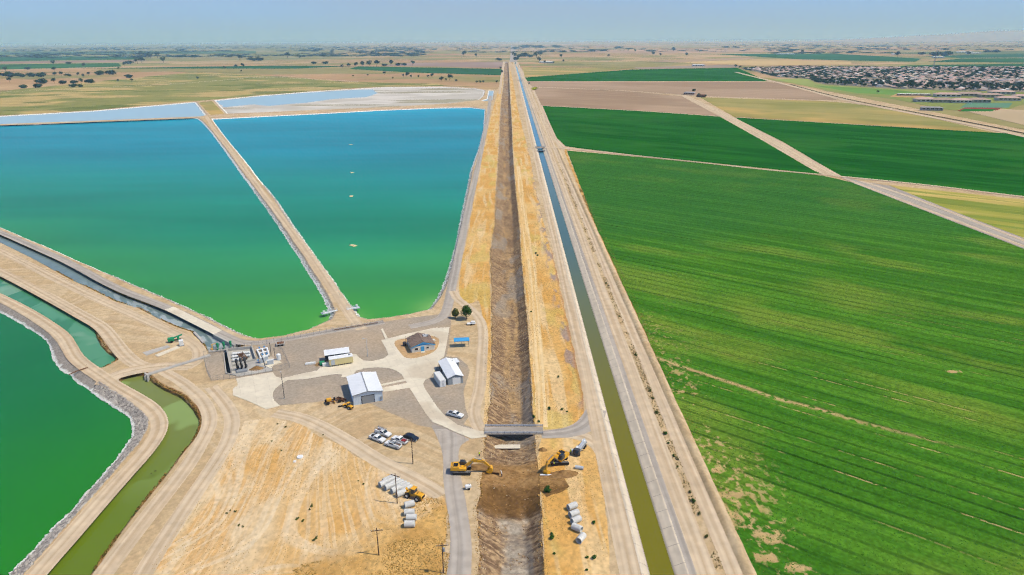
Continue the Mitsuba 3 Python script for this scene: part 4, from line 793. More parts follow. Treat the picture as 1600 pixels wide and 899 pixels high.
# the house
w, l, h, r = 8.6, 8.6, 2.3, 1.5
win = lambda x, z, ww, hh: Mb().box((x, -.05, z), (ww, .06, hh))
wf = lambda x, z, ww, hh: Mb().box((x, -.07, z + hh / 2), (ww + .2, .1, .1)).box((x, -.07, z - hh / 2), (ww + .2, .12, .1)).box((x - ww / 2, -.07, z), (.1, .1, hh)).box((x + ww / 2, -.07, z), (.1, .1, hh))
walls = Mb().prism([(0, 0), (w, 0), (w, h), (w / 2, h + r), (0, h)], 0, .15).prism([(0, 0), (w, 0), (w, h), (w / 2, h + r), (0, h)], l - .15, l).box((.075, l / 2, h / 2), (.15, l - .3, h)).box((w - .075, l / 2, h / 2), (.15, l - .3, h))
gable = Mb().sheet((-.2, -.28, h - .08), (w / 2, -.28, h + r + .0), (w / 2, -.28, h + r - .36), (-.2, -.28, h - .4), .05).sheet((w / 2, -.28, h + r + .0), (w + .2, -.28, h - .08), (w + .2, -.28, h - .4), (w / 2, -.28, h + r - .36), .05)
gable.add([(1.6, -.03, h + .12), (w - 1.6, -.03, h + .12), (w / 2, -.03, h + r - .35)], [[0, 1, 2]]).add([(1.6, -.03, h + .12), (w - 1.6, -.03, h + .12), (w / 2, -.03, h + r - .35)], [[0, 2, 1]])
place('house', kit(('wall', walls, 'm_stucco'), ('roof', roof_half(w, l, h, r, -1, .14, .22), 'm_shingle'), ('roof', roof_half(w, l, h, r, 1, .14, .22), 'm_shingle'), ('gable', gable, 'p_blue'),
      ('door', Mb().box((4.0, -.05, 1.02), (1.0, .08, 2.04)), 'p_blue'), ('door__frame', Mb().box((3.44, -.08, 1.05), (.1, .12, 2.1)).box((4.56, -.08, 1.05), (.1, .12, 2.1)), 'p_blue'), ('window', win(1.7, 1.35, 1.2, .9), 'p_glass'), ('window__frame', wf(1.7, 1.35, 1.2, .9), 'p_offwhite'),
      ('window', win(5.9, 1.35, .9, .8), 'p_glass'), ('window_001__frame', wf(5.9, 1.35, .9, .8), 'p_offwhite'),
      ('side_window', Mb().box((-.05, 3, 1.3), (.06, 1.1, .9)), 'p_glass'), ('doorstep', Mb().box((4.0, -.7, .1), (1.6, 1.2, .12)), 'm_concrete'),
      ('chimney_pipe', Mb().cyl((.9, 6.8, h), (.9, 6.8, h + 1.6), .09, 8), 'p_steel')),
      *(-36.86, 227.69), TURN, 'small cream house with a brown shingle roof and blue gable on the planted island', 'house')
hx, hy = (-36.86, 227.69)
def on_house(a, b): return hx + a * math.cos(A) - b * math.sin(A), hy + a * math.sin(A) + b * math.cos(A)
place('rooftop_cooler', kit(('cabinet', Mb().box((0, 0, .45), (1.3, 1.2, .8), bevel=.04), 'p_white'), ('fan', Mb().cyl((0, 0, .86), (0, 0, .92), .42, 14), 'p_darkgrey'), ('duct', Mb().box((.95, 0, .3), (.7, .7, .5)), 'p_grey')), *on_house(6.3, 6.0), TURN, 'white air cooler on the brown house roof', 'air conditioner', z=3.2)
place('utility_mast', kit(('pole', Mb().cyl((0, 0, 0), (0, 0, 4.2), .08, 8), 'p_wood'), ('box', Mb().box((.18, 0, 1.5), (.3, .4, .7)), 'p_grey')), *(-39.83, 233.29), 0, 'short service mast with a meter box behind the left wall of the house', 'mast')
place('water_tank', kit(('tank', Mb().cyl((0, 0, .05), (0, 0, 1.5), .6, 16), 'p_darkgrey'), ('lid', Mb().cyl((0, 0, 1.5), (0, 0, 1.65), .5, 16, .2), 'p_darkgrey')), *(-40.58, 234.16), 0, 'small dark tank left of the brown roofed house', 'tank')
place('picnic_bench', kit(('top', Mb().box((0, 0, .75), (1.8, .8, .06)), 'p_offwhite'), ('bench', Mb().box((0, .75, .45), (1.8, .28, .05)), 'p_offwhite'), ('bench', Mb().box((0, -.75, .45), (1.8, .28, .05)), 'p_offwhite'), ('leg', Mb().box((-.6, 0, .36), (.08, 1.5, .06)).box((-.6, .3, .37), (.08, .08, .7)), 'p_grey'), ('leg', Mb().box((.6, 0, .36), (.08, 1.5, .06)).box((.6, -.3, .37), (.08, .08, .7)), 'p_grey')), *(-30.25, 237.79), 50, 'pale picnic bench on the dry planting right of the house', 'bench')
# open shade with white roof, office trailer in front
w, l, h = 8.4, 3.4, 2.9
shade = [('roof', Mb().sheet((-.2, -.2, h), (w + .2, -.2, h), (w + .2, l + .2, h + .5), (-.2, l + .2, h + .5), .12), 'm_metal_roof'), ('back_wall', Mb().box((w / 2, l - .05, 1.45), (w, .1, 2.9)), 'm_grey_wall'), ('end_wall', Mb().box((.05, l / 2, 1.45), (.1, l, 2.9)), 'p_navy')]
for i in range(4): shade.append(('post', Mb().box((.2 + i * (w - .4) / 3, .1, h / 2), (.14, .14, h)), 'p_darkgrey'))
place('equipment_shed', kit(*shade), *(-66.56, 219.87), TURN - 2, 'open fronted shed with a silver sloping roof behind the cream trailer', 'shed')
w, l = 8.2, 2.7
tr = [('body', Mb().box((w / 2, l / 2, 1.75), (w, l, 2.3), bevel=.05), 'p_tan'), ('roof', Mb().box((w / 2, l / 2, 2.94), (w + .1, l + .1, .08)), 'p_white'), ('door', Mb().box((1.2, -.03, 1.7), (1.3, .06, 1.9)), 'p_silver'), ('hitch', Mb().box((-.7, l / 2, .6), (1.4, .2, .12)), 'p_darkgrey')]
for i in range(4): tr.append(('support', Mb().box((.9 + i * 2.1, l / 2, .3), (.35, l - .3, .6)), 'p_darkgrey'))
tr.append(('vent', Mb().box((7.2, 1.6, 3.05), (.7, .7, .3)), 'p_grey'))
place('office_trailer', kit(*tr), *(-64.19, 216.30), TURN + 1, 'long cream office trailer on supports with a silver door', 'trailer')
place('generator', kit(('body', Mb().box((0, 0, .8), (1.7, 1.1, 1.2), bevel=.05), 'p_green'), ('exhaust', Mb().cyl((.4, 0, 1.4), (.4, 0, 1.9), .08, 8), 'p_black'), ('skid', Mb().box((0, 0, .12), (1.9, 1.2, .16)), 'p_black')), *(-67.43, 218.35), 25, 'green generator at the left end of the silver roofed shed', 'generator')
place('storage_box', kit(('body', Mb().box((0, 0, .55), (2.1, 1.0, .9), bevel=.04), 'p_white'), ('lid', Mb().box((0, 0, 1.05), (2.2, 1.1, .1)), 'p_offwhite')), *(-65.98, 217.58), 15, 'white storage box between the generator and the cream trailer', 'box')
place('white_slab_stack', kit(('slab', Mb().box((0, 0, .2), (3.6, 1.2, .22)), 'p_white'), ('slab', Mb().box((.1, .05, .44), (3.4, 1.1, .2)), 'p_offwhite'), ('bearer', Mb().box((-1, 0, .05), (.12, 1.2, .1)).box((1, 0, .05), (.12, 1.2, .1)), 'p_timber')), *(-71.85, 219.17), 14, 'low stack of white slabs on the gravel left of the green generator', 'slab stack')
place('timber_pile', kit(*[('timber', Mb().box((-.3 + .12 * i, -.6 + .3 * (i % 5), .12 + .16 * (i // 5)), (2.2, .16, .14), rz=.08 * (i % 3)), 'p_timber') for i in range(12)]), *(-69.02, 218.37), 70, 'pile of tan timber beside the green generator', 'timber pile')
cp = [('roof', Mb().sheet((-.2, -.2, 2.5), (5.6, -.2, 2.5), (5.6, 2.6, 2.75), (-.2, 2.6, 2.75), .1), 'p_blue'), ('roof__beam', Mb().box((2.7, .1, 2.4), (5.4, .1, .16)).box((2.7, 2.3, 2.6), (5.4, .1, .16)), 'p_steel')]
for xx in (.15, 2.7, 5.25):
    for yy, hh in ((.1, 2.4), (2.3, 2.6)): cp.append(('post', Mb().box((xx, yy, hh / 2), (.1, .1, hh)), 'p_steel'))
place('shade_canopy', kit(*cp), *(-21.52, 232.20), 6, 'bright blue roofed shade canopy on posts right of the house', 'canopy')

# ---------------------------------------------------------------- the bridge over the ditch
bl, bw = 17.2, 4.0
br = [('deck', Mb().box((bl / 2, bw / 2, .16), (bl, bw, .34)), 'm_grey_track'), ('girder', Mb().box((bl / 2, .35, -.32), (bl - .4, .35, .6)), 'p_darkgrey'), ('girder', Mb().box((bl / 2, bw - .35, -.32), (bl - .4, .35, .6)), 'p_darkgrey'),
      ('abutment', Mb().box((.5, bw / 2, -1.4), (1.0, bw, 2.7)), 'm_wall_concrete'), ('abutment', Mb().box((bl - .5, bw / 2, -1.4), (1.0, bw, 2.7)), 'm_wall_concrete')]
for yy in (.08, bw - .08):
    rail = Mb().box((bl / 2, yy, 1.1), (bl, .1, .12)).box((bl / 2, yy, .72), (bl, .08, .22))
    br.append(('guard_rail', rail, 'p_silver'))
    for i in range(10): br.append(('post', Mb().box((.2 + i * (bl - .4) / 9, yy, .68), (.12, .12, .8)), 'p_steel'))
place('ditch_bridge', kit(*br), -8.3, 172.2, -.4, 'grey vehicle bridge with rails crossing the dry ditch', 'bridge')
place('ditch_slab', kit(('', Mb().box((0, 0, 0), (7.4, 1.9, .3), bevel=.03), 'm_concrete')), -1.6, 168.6, 0, 'pale concrete slab on the ditch floor in front of the bridge', 'slab', z=SLAB_Z + .08)
def mini_bridge(px, y, z=0):
    bx = []
    bx.append(('deck', Mb().box((0, 0, .3), (11.5, 4.4, .35)), 'm_wall_concrete'))
    for yy in (-2.15, 2.15): bx.append(('parapet', Mb().box((0, yy, .75), (10.5, .2, .6)), 'm_wall_concrete'))
    for xx in (-4.6, 4.6): bx.append(('abutment', Mb().box((xx, 0, -.7), (1.2, 4.6, 1.7)), 'm_wall_concrete'))
    return kit(*bx)
mbk = mini_bridge(0, 0)
place('canal_bridge', mbk, *sk([(32.3, (30.1, 733.6)[1])])[0], 0, 'small concrete farm bridge over the straight canal, the nearer one', 'bridge')
place('canal_bridge', mbk, *sk([(32.3, (23.1, 2012.2)[1])])[0], 0, 'far concrete bridge over the straight canal near the first distant road', 'bridge', scale=1.6)
place('check_gate', kit(('wall', Mb().box((-3.4, 0, .2), (2.0, .5, 1.4)).box((3.4, 0, .2), (2.0, .5, 1.4)), 'm_wall_concrete'), ('gate', Mb().box((0, 0, -.5), (4.6, .2, 1.6)), 'p_darkgrey'), ('walkway', Mb().box((0, -.6, 1.0), (8.6, 1.0, .1)), 'p_steel'), ('walkway__rail', Mb().box((0, -1.05, 1.9), (8.6, .06, .06)).box((-4.2, -1.05, 1.45), (.06, .06, .9)).box((4.2, -1.05, 1.45), (.06, .06, .9)).box((0, -1.05, 1.45), (.06, .06, .9)), 'p_steel')),
      *sk([(32.3, (29.1, 709.2)[1])])[0], 0, 'dark check gate with a walkway just this side of the small canal bridge', 'sluice gate')

# ---------------------------------------------------------------- poles
def pole_kit(hh, arm=True, r=.15):
    k = [('pole', Mb().cyl((0, 0, -.3), (0, 0, hh), r, 10, r * .65), 'p_wood', True)]
    if arm:
        k.append(('crossarm', Mb().box((0, 0, hh - .7), (2.6, .14, .16)), 'p_wood'))
        for xx in (-1.15, -.5, .5, 1.15): k.append(('insulator', Mb().cyl((xx, 0, hh - .62), (xx, 0, hh - .34), .06, 8, .03), 'p_offwhite'))
    return k
PW = [((-27.12, 157.82), 7.9, -25, 'wooden utility pole with a crossarm beside the dark parked car'), ((-28.76, 141.11), 8.8, -25, 'wooden utility pole standing at the rows of concrete pipes'),
      ((-30.05, 123.01), 7.4, 10, 'wooden utility pole with a crossarm on the dry field near the bottom'), ((-15.11, 117.46), 8.0, 5, 'wooden utility pole with a crossarm beside the grey access road')]
for (x, y), hh, rz, lab in PW:
    kk = pole_kit(hh)
    if 'access road' in lab: kk.append(('transformer', Mb().cyl((.3, -.3, hh - 2.0), (.3, -.3, hh - 1.1), .26, 12), 'p_grey'))
    place('utility_pole', kit(*kk), x, y, rz, lab, 'utility pole')
def lamp_pole(hh, m): return kit(('pole', Mb().cyl((0, 0, 0), (0, 0, hh), .11, 10, .07), m, True), ('arm', Mb().tube([(0, 0, hh - .1), (.9, 0, hh + .1)], .045, 6), m), ('lamp_head', Mb().box((1.15, 0, hh + .1), (.7, .28, .14), bevel=.03), 'p_silver'), ('base', Mb().cyl((0, 0, 0), (0, 0, .4), .24, 10), 'm_wall_concrete'))
place('lamp_post', lamp_pole(9.0, 'p_darkgrey'), *(-73.26, 194.09), 110, 'tall dark lamp post at the corner of the concrete pad', 'lamp post')
place('lamp_post', lamp_pole(7.2, 'p_silver'), *(-52.60, 224.98), 200, 'thin silver lamp post on the gravel left of the house loop', 'lamp post')

# ---------------------------------------------------------------- chain-link fence round the pump yard
def fence(name, pts, label, hh=1.9):
    pts = np.array(pts); ps = dens(pts, 3.2, False)
    k = []
    for q in ps: k.append(('post', Mb().cyl((*q, 0), (*q, hh), .05, 6), 'p_steel'))
    rail = Mb(); wires = Mb()
    for a, b in zip(ps[:-1], ps[1:]):
        rail.tube([(*a, hh), (*b, hh)], .035, 5)
        d = b - a; L = np.linalg.norm(d); nseg = int(L / .3)
        for s in range(nseg):
            p0, p1 = a + d * s / nseg, a + d * (s + 1) / nseg
            for z0, z1 in ((.1, hh - .05), (hh - .05, .1)):
                q = np.array([[*p0, z0], [*p1, z1]]); o = np.array([[0, 0, .012], [0, 0, -.012]])
                wires.add(np.vstack([q + o[0], q + o[1]]), [[0, 1, 3], [0, 3, 2], [0, 3, 1], [0, 2, 3]])
        for zz in (.1, .5, .9, 1.3): 
            wires.tube([(*a, zz), (*b, zz)], .012, 3)
    k.append(('top_rail', rail, 'p_steel')); k.append(('mesh', wires, 'p_steel'))
    key = place(name, kit(*k), 0, 0, 0, label, 'fence')
    labels[key + '__mesh'] = {'kind': 'stuff', 'label': 'woven wire mesh'}
fence('chain_link_fence', [(-112.50, 225.96), (-108.73, 218.11), (-105.77, 212.64), (-102.08, 206.92), (-98.00, 207.56), (-94.42, 208.45), (-91.65, 209.83), (-87.61, 211.45), (-83.45, 213.58), (-80.63, 214.52), (-78.16, 215.98), (-82.38, 224.51), (-87.28, 233.35)], 'chain-link fence round the front of the pump yard')
fence('chain_link_fence', [(-112.50, 225.96), (-107.59, 228.88), (-102.22, 231.58), (-95.60, 235.18), (-88.30, 238.86), (-79.73, 243.25), (-70.88, 247.77), (-61.68, 252.11), (-52.66, 256.26)], 'long chain-link fence along the reservoir road')
place('pipe_rail', kit(('rail', Mb().tube([(*q, .5) for q in [(-70.53, 248.39), (-62.71, 252.13), (-54.62, 255.62)]], .16, 8), 'p_rust'), *[('stand', Mb().box((*q, .2), (.3, .3, .5)), 'm_wall_concrete') for q in [(-69.87, 247.75), (-65.11, 250.23), (-60.20, 252.42), (-55.48, 254.64)]]), 0, 0, 0, 'long rusty pipe on stands above the gravel yard', 'pipe')
place('walkway_slab', kit(('', slab(poly([(-52.27, 249.73), (-51.56, 250.04), (-47.95, 240.70), (-48.83, 240.11)]), 0, .25), 'm_concrete')), 0, 0, 0, 'short pale concrete walkway from the roadway to the reservoir bank', 'walkway')
place('culvert_box', kit(('wall', Mb().box((0, 0, .5), (3.0, 2.6, .9)), 'm_wall_concrete'), ('grate', Mb().box((0, 0, .98), (2.5, 2.1, .08)), 'p_rust'), ('opening', Mb().box((0, -1.32, .45), (2.2, .08, .6)), 'p_black')), *(-87.56, 235.36), 18, 'concrete culvert box with a rusty grate on the reservoir bank', 'culvert')  # black panel on the solid wall paints the shade inside the inlet

# ---------------------------------------------------------------- pump station
def wall_along(a, b, z0, z1, t):
    a, b = np.array(a), np.array(b); d = b - a; L = np.linalg.norm(d)
    return (*(a + b) / 2, (z0 + z1) / 2), (L, t, z1 - z0), math.atan2(d[1], d[0])
def wall_mb(a, b, z0, z1, t):
    c, s, rz = wall_along(a, b, z0, z1, t); return Mb().box(c, s, rz=rz)
pf = [(-105.53, 229.95), (-97.19, 231.51), (-92.42, 222.01), (-85.23, 218.32), (-83.64, 213.82), (-94.21, 209.63), (-97.00, 212.05)]
q1, q2, q3, q4 = [(-105.65, 229.96), (-97.30, 212.44), (-97.05, 231.79), (-92.19, 222.00)]
ps = [('floor', slab(poly(pf), .05, .16), 'm_wall_concrete'), ('wall', wall_mb(q1, q2, -4, 1.7, .5), 'm_wall_concrete'), ('wall', wall_mb(q1, q3, .1, 1.3, .4), 'm_wall_concrete'), ('wall', wall_mb(q3, q4, .1, 1.5, .4), 'm_wall_concrete'),
      ('pit_floor', flat(poly(PIT).buffer(.5), -3.9), 'm_wall_concrete'), ('pit_wall', wall_mb(PIT[0], PIT[3], -4, .35, .35), 'm_wall_concrete'), ('pit_wall', wall_mb(PIT[3], *[(-94.92, 210.35)], -4, .4, .35), 'm_wall_concrete'), ('pit_wall', wall_mb(PIT[0], PIT[1], -4, .35, .35), 'm_wall_concrete'),
      ('partition', wall_mb(*[(-98.74, 217.48), (-95.58, 218.70)], .1, .9, .3), 'm_wall_concrete'), ('partition', wall_mb(*[(-95.59, 219.98), (-92.42, 222.01)], .1, .8, .3), 'm_wall_concrete'), ('plinth', wall_mb(*[(-95.51, 212.51), (-92.26, 213.93)], .1, .8, 1.6), 'p_grey')]
hr = Mb()
for a_, b_ in ((q1, q2), (q1, q3)):
    hr.tube([(*a_, 2.5), (*b_, 2.5)], .035, 5)
    for s_ in np.linspace(0, 1, 8): hr.tube([(*(np.array(a_) * (1 - s_) + np.array(b_) * s_), 1.2), (*(np.array(a_) * (1 - s_) + np.array(b_) * s_), 2.5)], .03, 5)
ps.append(('hand_rail', hr, 'p_steel'))
place('pump_station', kit(*ps), 0, 0, 0, 'concrete pump station basin with a deep dark bay at its left side', 'pump station')
for (a_, b_), lab in zip([[(-102.31, 226.21), (-96.18, 227.37)], [(-101.35, 223.69), (-95.18, 224.88)], [(-100.11, 221.07), (-97.20, 221.86)]], ('rearmost', 'middle', 'short front')):
    flg = Mb()
    for s_ in (.05, .35, .65, .95):
        c_ = np.array(a_) * (1 - s_) + np.array(b_) * s_; d_ = np.array(b_) - np.array(a_); d_ = d_ / np.linalg.norm(d_) * .08
        flg.cyl((*(c_ - d_), .85), (*(c_ + d_), .85), .62, 14)
    place('discharge_pipe', kit(('pipe', Mb().cyl((*a_, .85), (*b_, .85), .45, 16), 'p_white', 40), ('flange', flg, 'p_offwhite'), ('saddle', Mb().box((*(np.array(a_) * .75 + np.array(b_) * .25), .3), (.4, .9, .5)).box((*(np.array(a_) * .25 + np.array(b_) * .75), .3), (.4, .9, .5)), 'm_wall_concrete')), 0, 0, 0, f'white discharge pipe in the pump station, {lab} one', 'pipe')
vp = kit(('column', Mb().cyl((0, 0, .1), (0, 0, 3.2), .28, 12), 'p_black', 40), ('motor', Mb().cyl((0, 0, 3.2), (0, 0, 4.6), .42, 14), 'p_darkgrey', 40), ('base', Mb().box((0, 0, .25), (1.1, 1.1, .5)), 'p_grey'), ('elbow', Mb().tube([(0, 0, 1.2), (.3, 1.6, 1.2), (.3, 1.6, .4)], .24, 10), 'p_darkgrey'))
for (x, y), lab in zip([(-95.73, 213.97), (-94.49, 214.55), (-93.25, 215.12)], ('left', 'middle', 'right')):
    place('vertical_pump', vp, x, y, 20, f'tall dark vertical pump in the pump station, {lab} of three', 'pump', 'tall pumps in the pump station')
rk = Mb()
for i in range(9): rk.box((0, -.9 + .22 * i, 1.6), (3.4, .08, .1), ry=.45)
place('trash_rake', kit(('rack', rk, 'p_rust'), ('frame', Mb().box((0, -1.05, 1.55), (3.6, .14, .2), ry=.45).box((0, 1.0, 1.55), (3.6, .14, .2), ry=.45), 'p_wood'), ('leg', Mb().box((-1.3, 0, 1.1), (.16, 1.9, 2.0)).box((1.2, 0, .5), (.16, 1.9, .8)), 'p_darkgrey')), *(-97.10, 222.85), -40, 'brown sloping trash rake across the pump station basin', 'trash rake')
g = [(-94.45, 229.81), (-91.32, 231.44), (-88.60, 225.39), (-91.21, 223.83)]; gm = lambda i, j, s_: tuple(np.array(g[i]) * (1 - s_) + np.array(g[j]) * s_)
mf = Mb()
for a_, b_ in ((g[0], g[1]), (g[1], g[2]), (g[2], g[3]), (g[3], g[0]), (gm(0, 3, .5), gm(1, 2, .5)), (gm(0, 1, .5), gm(3, 2, .5))): mf.cyl((*a_, .7), (*b_, .7), .3, 12)
mfp = Mb()
for p_ in (*g, gm(0, 1, .5), gm(2, 3, .5)): mfp.box((*p_, .25), (.5, .5, .5)); 
val = Mb()
for p_ in (gm(0, 1, .25), gm(0, 1, .75), gm(3, 2, .25), gm(3, 2, .75)): val.cyl((*p_, .7), (*p_, 1.5), .14, 8).cyl((*p_, 1.5), (*p_, 1.58), .36, 12)
place('pipe_manifold', kit(('pipe', mf, 'p_white', 40), ('support', mfp, 'm_wall_concrete'), ('valve', val, 'p_blue')), 0, 0, 0, 'white pipe manifold laid out as a grid of four squares', 'pipe manifold')
place('equipment_pad', kit(('', slab(poly([(-91.40, 223.04), (-87.60, 224.84), (-82.46, 220.33), (-84.69, 218.06), (-84.46, 215.31), (-89.05, 218.88)]), .05, .22), 'm_concrete')), 0, 0, 0, 'white concrete pad right of the pipe grid', 'slab')
for pxy, s_, lab in (((-89.03, 220.15), (1.6, .9, 2.0), 'leftmost'), ((-88.17, 221.69), (1.2, .8, 1.7), 'middle'), ((-85.85, 218.84), (2.2, .8, 1.6), 'front')):
    place('switch_cabinet', kit(('body', Mb().box((0, 0, s_[2] / 2 + .2), s_, bevel=.03), 'p_white'), ('door', Mb().box((0, -s_[1] / 2 - .02, s_[2] / 2 + .2), (s_[0] * .85, .04, s_[2] * .85)), 'p_silver'), ('roof', Mb().box((0, 0, s_[2] + .25), (s_[0] + .2, s_[1] + .2, .08)), 'p_offwhite')), *pxy, 20, f'white electrical cabinet on the pump yard pad, {lab} one', 'cabinet')

place('storage_tank', kit(('tank', Mb().cyl((0, 0, .1), (0, 0, 2.3), .75, 20), 'p_white', 40), ('lid', Mb().cyl((0, 0, 2.3), (0, 0, 2.6), .75, 20, .2), 'p_white', 40), ('pipe', Mb().tube([(.8, 0, 1.8), (1.1, 0, 1.8), (1.1, 0, .1)], .07, 6), 'p_grey')), *(-84.04, 222.42), 0, 'white upright storage tank at the right of the pump yard', 'tank')
place('valve_stand', kit(('stand', Mb().cyl((0, 0, .1), (0, 0, 1.3), .12, 8), 'p_blue'), ('wheel', Mb().cyl((0, 0, 1.3), (0, 0, 1.38), .5, 16), 'p_blue')), *(-90.54, 219.92), 0, 'blue valve stand with a hand wheel by the pump station', 'valve')
for pxy, hh, lab in (((-88.14, 226.35), 4.9, 'taller dark vent pipe behind the white pads'), ((-85.94, 224.02), 3.6, 'shorter dark vent pipe beside the white tank')):
    place('vent_pipe', kit(('pipe', Mb().cyl((0, 0, 0), (0, 0, hh), .1, 8), 'p_darkgrey'), ('cap', Mb().cyl((0, 0, hh), (0, 0, hh + .25), .22, 10), 'p_darkgrey')), *pxy, 0, lab, 'vent pipe')
place('lean_pole', kit(('', Mb().cyl((0, 0, .2), (-1.3, 1.2, 4.2), .16, 8), 'p_darkgrey')), *(-86.82, 216.33), 0, 'dark leaning steel pole in front of the white pads', 'pole')
def mound(rx, ry, hh, seed, n=22):
    g_ = np.linspace(-1, 1, n); gx, gy = np.meshgrid(g_, g_); rr = np.sqrt(gx ** 2 + gy ** 2)
    z = hh * np.clip(1 - rr, 0, 1) ** .8 * (.6 + .8 * meshkit.fbm(np.stack([gx * 2.5, gy * 2.5, gx * 0 + seed], -1), 3, seed)) - .03
    i, j = np.meshgrid(np.arange(n - 1), np.arange(n - 1), indexing='ij'); q_ = i * n + j
    v = np.column_stack([gx.ravel() * rx, gy.ravel() * ry, z.ravel()])
    return v, np.vstack([np.column_stack([a_.ravel() for a_ in t_]) for t_ in ((q_, q_ + 1, q_ + n), (q_ + 1, q_ + n + 1, q_ + n))])
mat('m_spoil', lambda p, n, uv: mix(S(184, 146, 96), S(132, 98, 64), fbm(p.x * .8, p.y * .8, p.z)) * (.7 + .5 * noise(p.x * 3, p.y * 3, p.z * 3)))
place('debris_pile', kit(('', mound(2.8, 1.3, 1.3, 3), 'm_spoil')), *(-89.55, 215.12), 15, 'tan debris pile inside the front fence of the pump yard', 'pile')
gp = kit(('motor', Mb().cyl((0, 0, 1.5), (0, 0, 2.8), .45, 14), 'p_green', 40), ('column', Mb().cyl((0, 0, -1.2), (0, 0, 1.5), .3, 12), 'p_green', 40), ('elbow', Mb().tube([(0, 0, .9), (0, -1.3, .9)], .28, 10), 'p_green'), ('platform', Mb().box((0, -.2, .35), (1.5, 1.8, .12)), 'p_steel'))
for (x, y), lab in zip([(-109.43, 231.11), (-107.60, 232.21), (-105.51, 233.31)], ('left', 'middle', 'right')): place('intake_pump', gp, x, y, 15, f'green intake pump at the end of the foaming canal, {lab} of three', 'pump', 'green pumps at the canal end')
place('intake_gantry', kit(('beam', Mb().box((0, 0, .3), (9.6, 1.2, .3)), 'm_wall_concrete'), ('rail', Mb().tube([(-4.7, .5, 1.4), (4.7, .5, 1.4)], .04, 5).tube([(-4.7, -.5, 1.4), (4.7, -.5, 1.4)], .04, 5), 'p_steel'), *[('post', Mb().box((-4.7 + 2.35 * i, .5, .9), (.07, .07, 1)).box((-4.7 + 2.35 * i, -.5, .9), (.07, .07, 1)), 'p_steel') for i in range(5)]), *(-107.54, 230.53), 14, 'concrete gantry with rails across the end of the foaming canal', 'gantry')
place('yellow_hoist', kit(('mast', Mb().box((0, 0, 1.3), (.3, .3, 2.6)), 'p_yellow'), ('jib', Mb().box((.6, 0, 2.5), (1.5, .22, .22)), 'p_yellow'), ('motor', Mb().box((-.4, 0, .5), (.7, .6, .8), bevel=.04), 'p_yellow')), *(-111.35, 230.86), 30, 'small yellow hoist left of the green intake pumps', 'hoist')
w1, w2, w3, w4 = [(-125.49, 247.58), (-117.86, 238.08)] + [(-116.77, 245.29), (-104.83, 235.30)]
for a_, b_, lab in ((w1, w2, 'left'), (w3, w4, 'right')):
    place('wing_wall', kit(('', wall_mb(a_, b_, -1.6, .35, .9), 'm_wall_concrete')), 0, 0, 0, f'pale concrete wing wall on the {lab} side of the canal end', 'wall')
place('screen_machine', kit(('engine', Mb().box((-1.4, 0, 1.2), (2.2, 1.5, 1.3), bevel=.06), 'p_green'), ('conveyor', Mb().box((.6, .6, 1.7), (4.2, .8, .3), ry=-.25), 'p_green'), ('frame', Mb().box((0, 0, .55), (4.2, .2, .2)).box((0, .9, .55), (4.2, .2, .2)), 'p_darkgrey'), ('pump', Mb().cyl((1.2, -.4, .6), (1.2, -.4, 1.9), .4, 12), 'p_green', 40), ('wheel', Mb().cyl((-1.2, -.6, .45), (-1.2, -.85, .45), .45, 14), 'p_rubber'), ('wheel', Mb().cyl((-1.2, 1.1, .45), (-1.2, 1.35, .45), .45, 14), 'p_rubber')), *(-129.08, 239.12), 25, 'green pumping machine on the bare plateau between the channels', 'machine')
place('fuel_tank', kit(('tank', Mb().box((0, 0, 1.2), (1.5, 1.5, 2.0), bevel=.08), 'p_white'), ('skid', Mb().box((0, 0, .1), (1.7, 1.7, .2)), 'p_grey')), *(-125.02, 235.57), 25, 'white box tank beside the green pumping machine', 'tank')
place('old_slab', kit(('', slab(poly([(-131.00, 227.01), (-126.33, 234.72), (-124.71, 233.28), (-129.16, 225.64)]), 0, .22), 'm_concrete')), 0, 0, 0, 'long concrete slab in front of the green pumping machine', 'slab')
place('old_slab', kit(('', slab(poly([(-136.59, 229.26), (-130.38, 235.64), (-128.60, 233.90), (-133.93, 226.77)]), 0, .18), 'm_wall_concrete')), 0, 0, 0, 'second worn concrete slab, left of the long one', 'slab')
c0, c1 = (-126.00, 210.96), (-110.40, 226.31)
place('outfall_culvert', kit(('cover', wall_mb(c0, c1, 0, .5, 1.5), 'm_wall_concrete'), ('head_wall', Mb().box((*c0, -.2), (.6, 2.6, 1.7), rz=math.atan2(c1[1] - c0[1], c1[0] - c0[0])), 'm_wall_concrete'), ('wing', wall_mb(*[(-126.12, 211.20), (-125.95, 209.54)], -1.3, .4, .35), 'm_wall_concrete'), ('wing', wall_mb(*[(-124.87, 210.23), (-124.47, 208.35)], -1.3, .4, .35), 'm_wall_concrete'), ('mouth', Mb().box((c0[0] - .32, c0[1] - .1, -.5), (.06, 1.4, .9), rz=math.atan2(c1[1] - c0[1], c1[0] - c0[0])), 'p_black')), 0, 0, 0, 'long grey concrete culvert running from the pump yard to the olive channel', 'culvert')  # the culvert's dark inside is a black panel set on the head wall
place('drain_pipe', kit(('', Mb().tube([(*q_, .25) for q_ in [(-153.01, 211.52), (-151.94, 214.17), (-149.71, 216.86)]], .2, 8), 'p_rust')), 0, 0, 0, 'thin rusty pipe lying across the stone bank by the causeway', 'pipe')

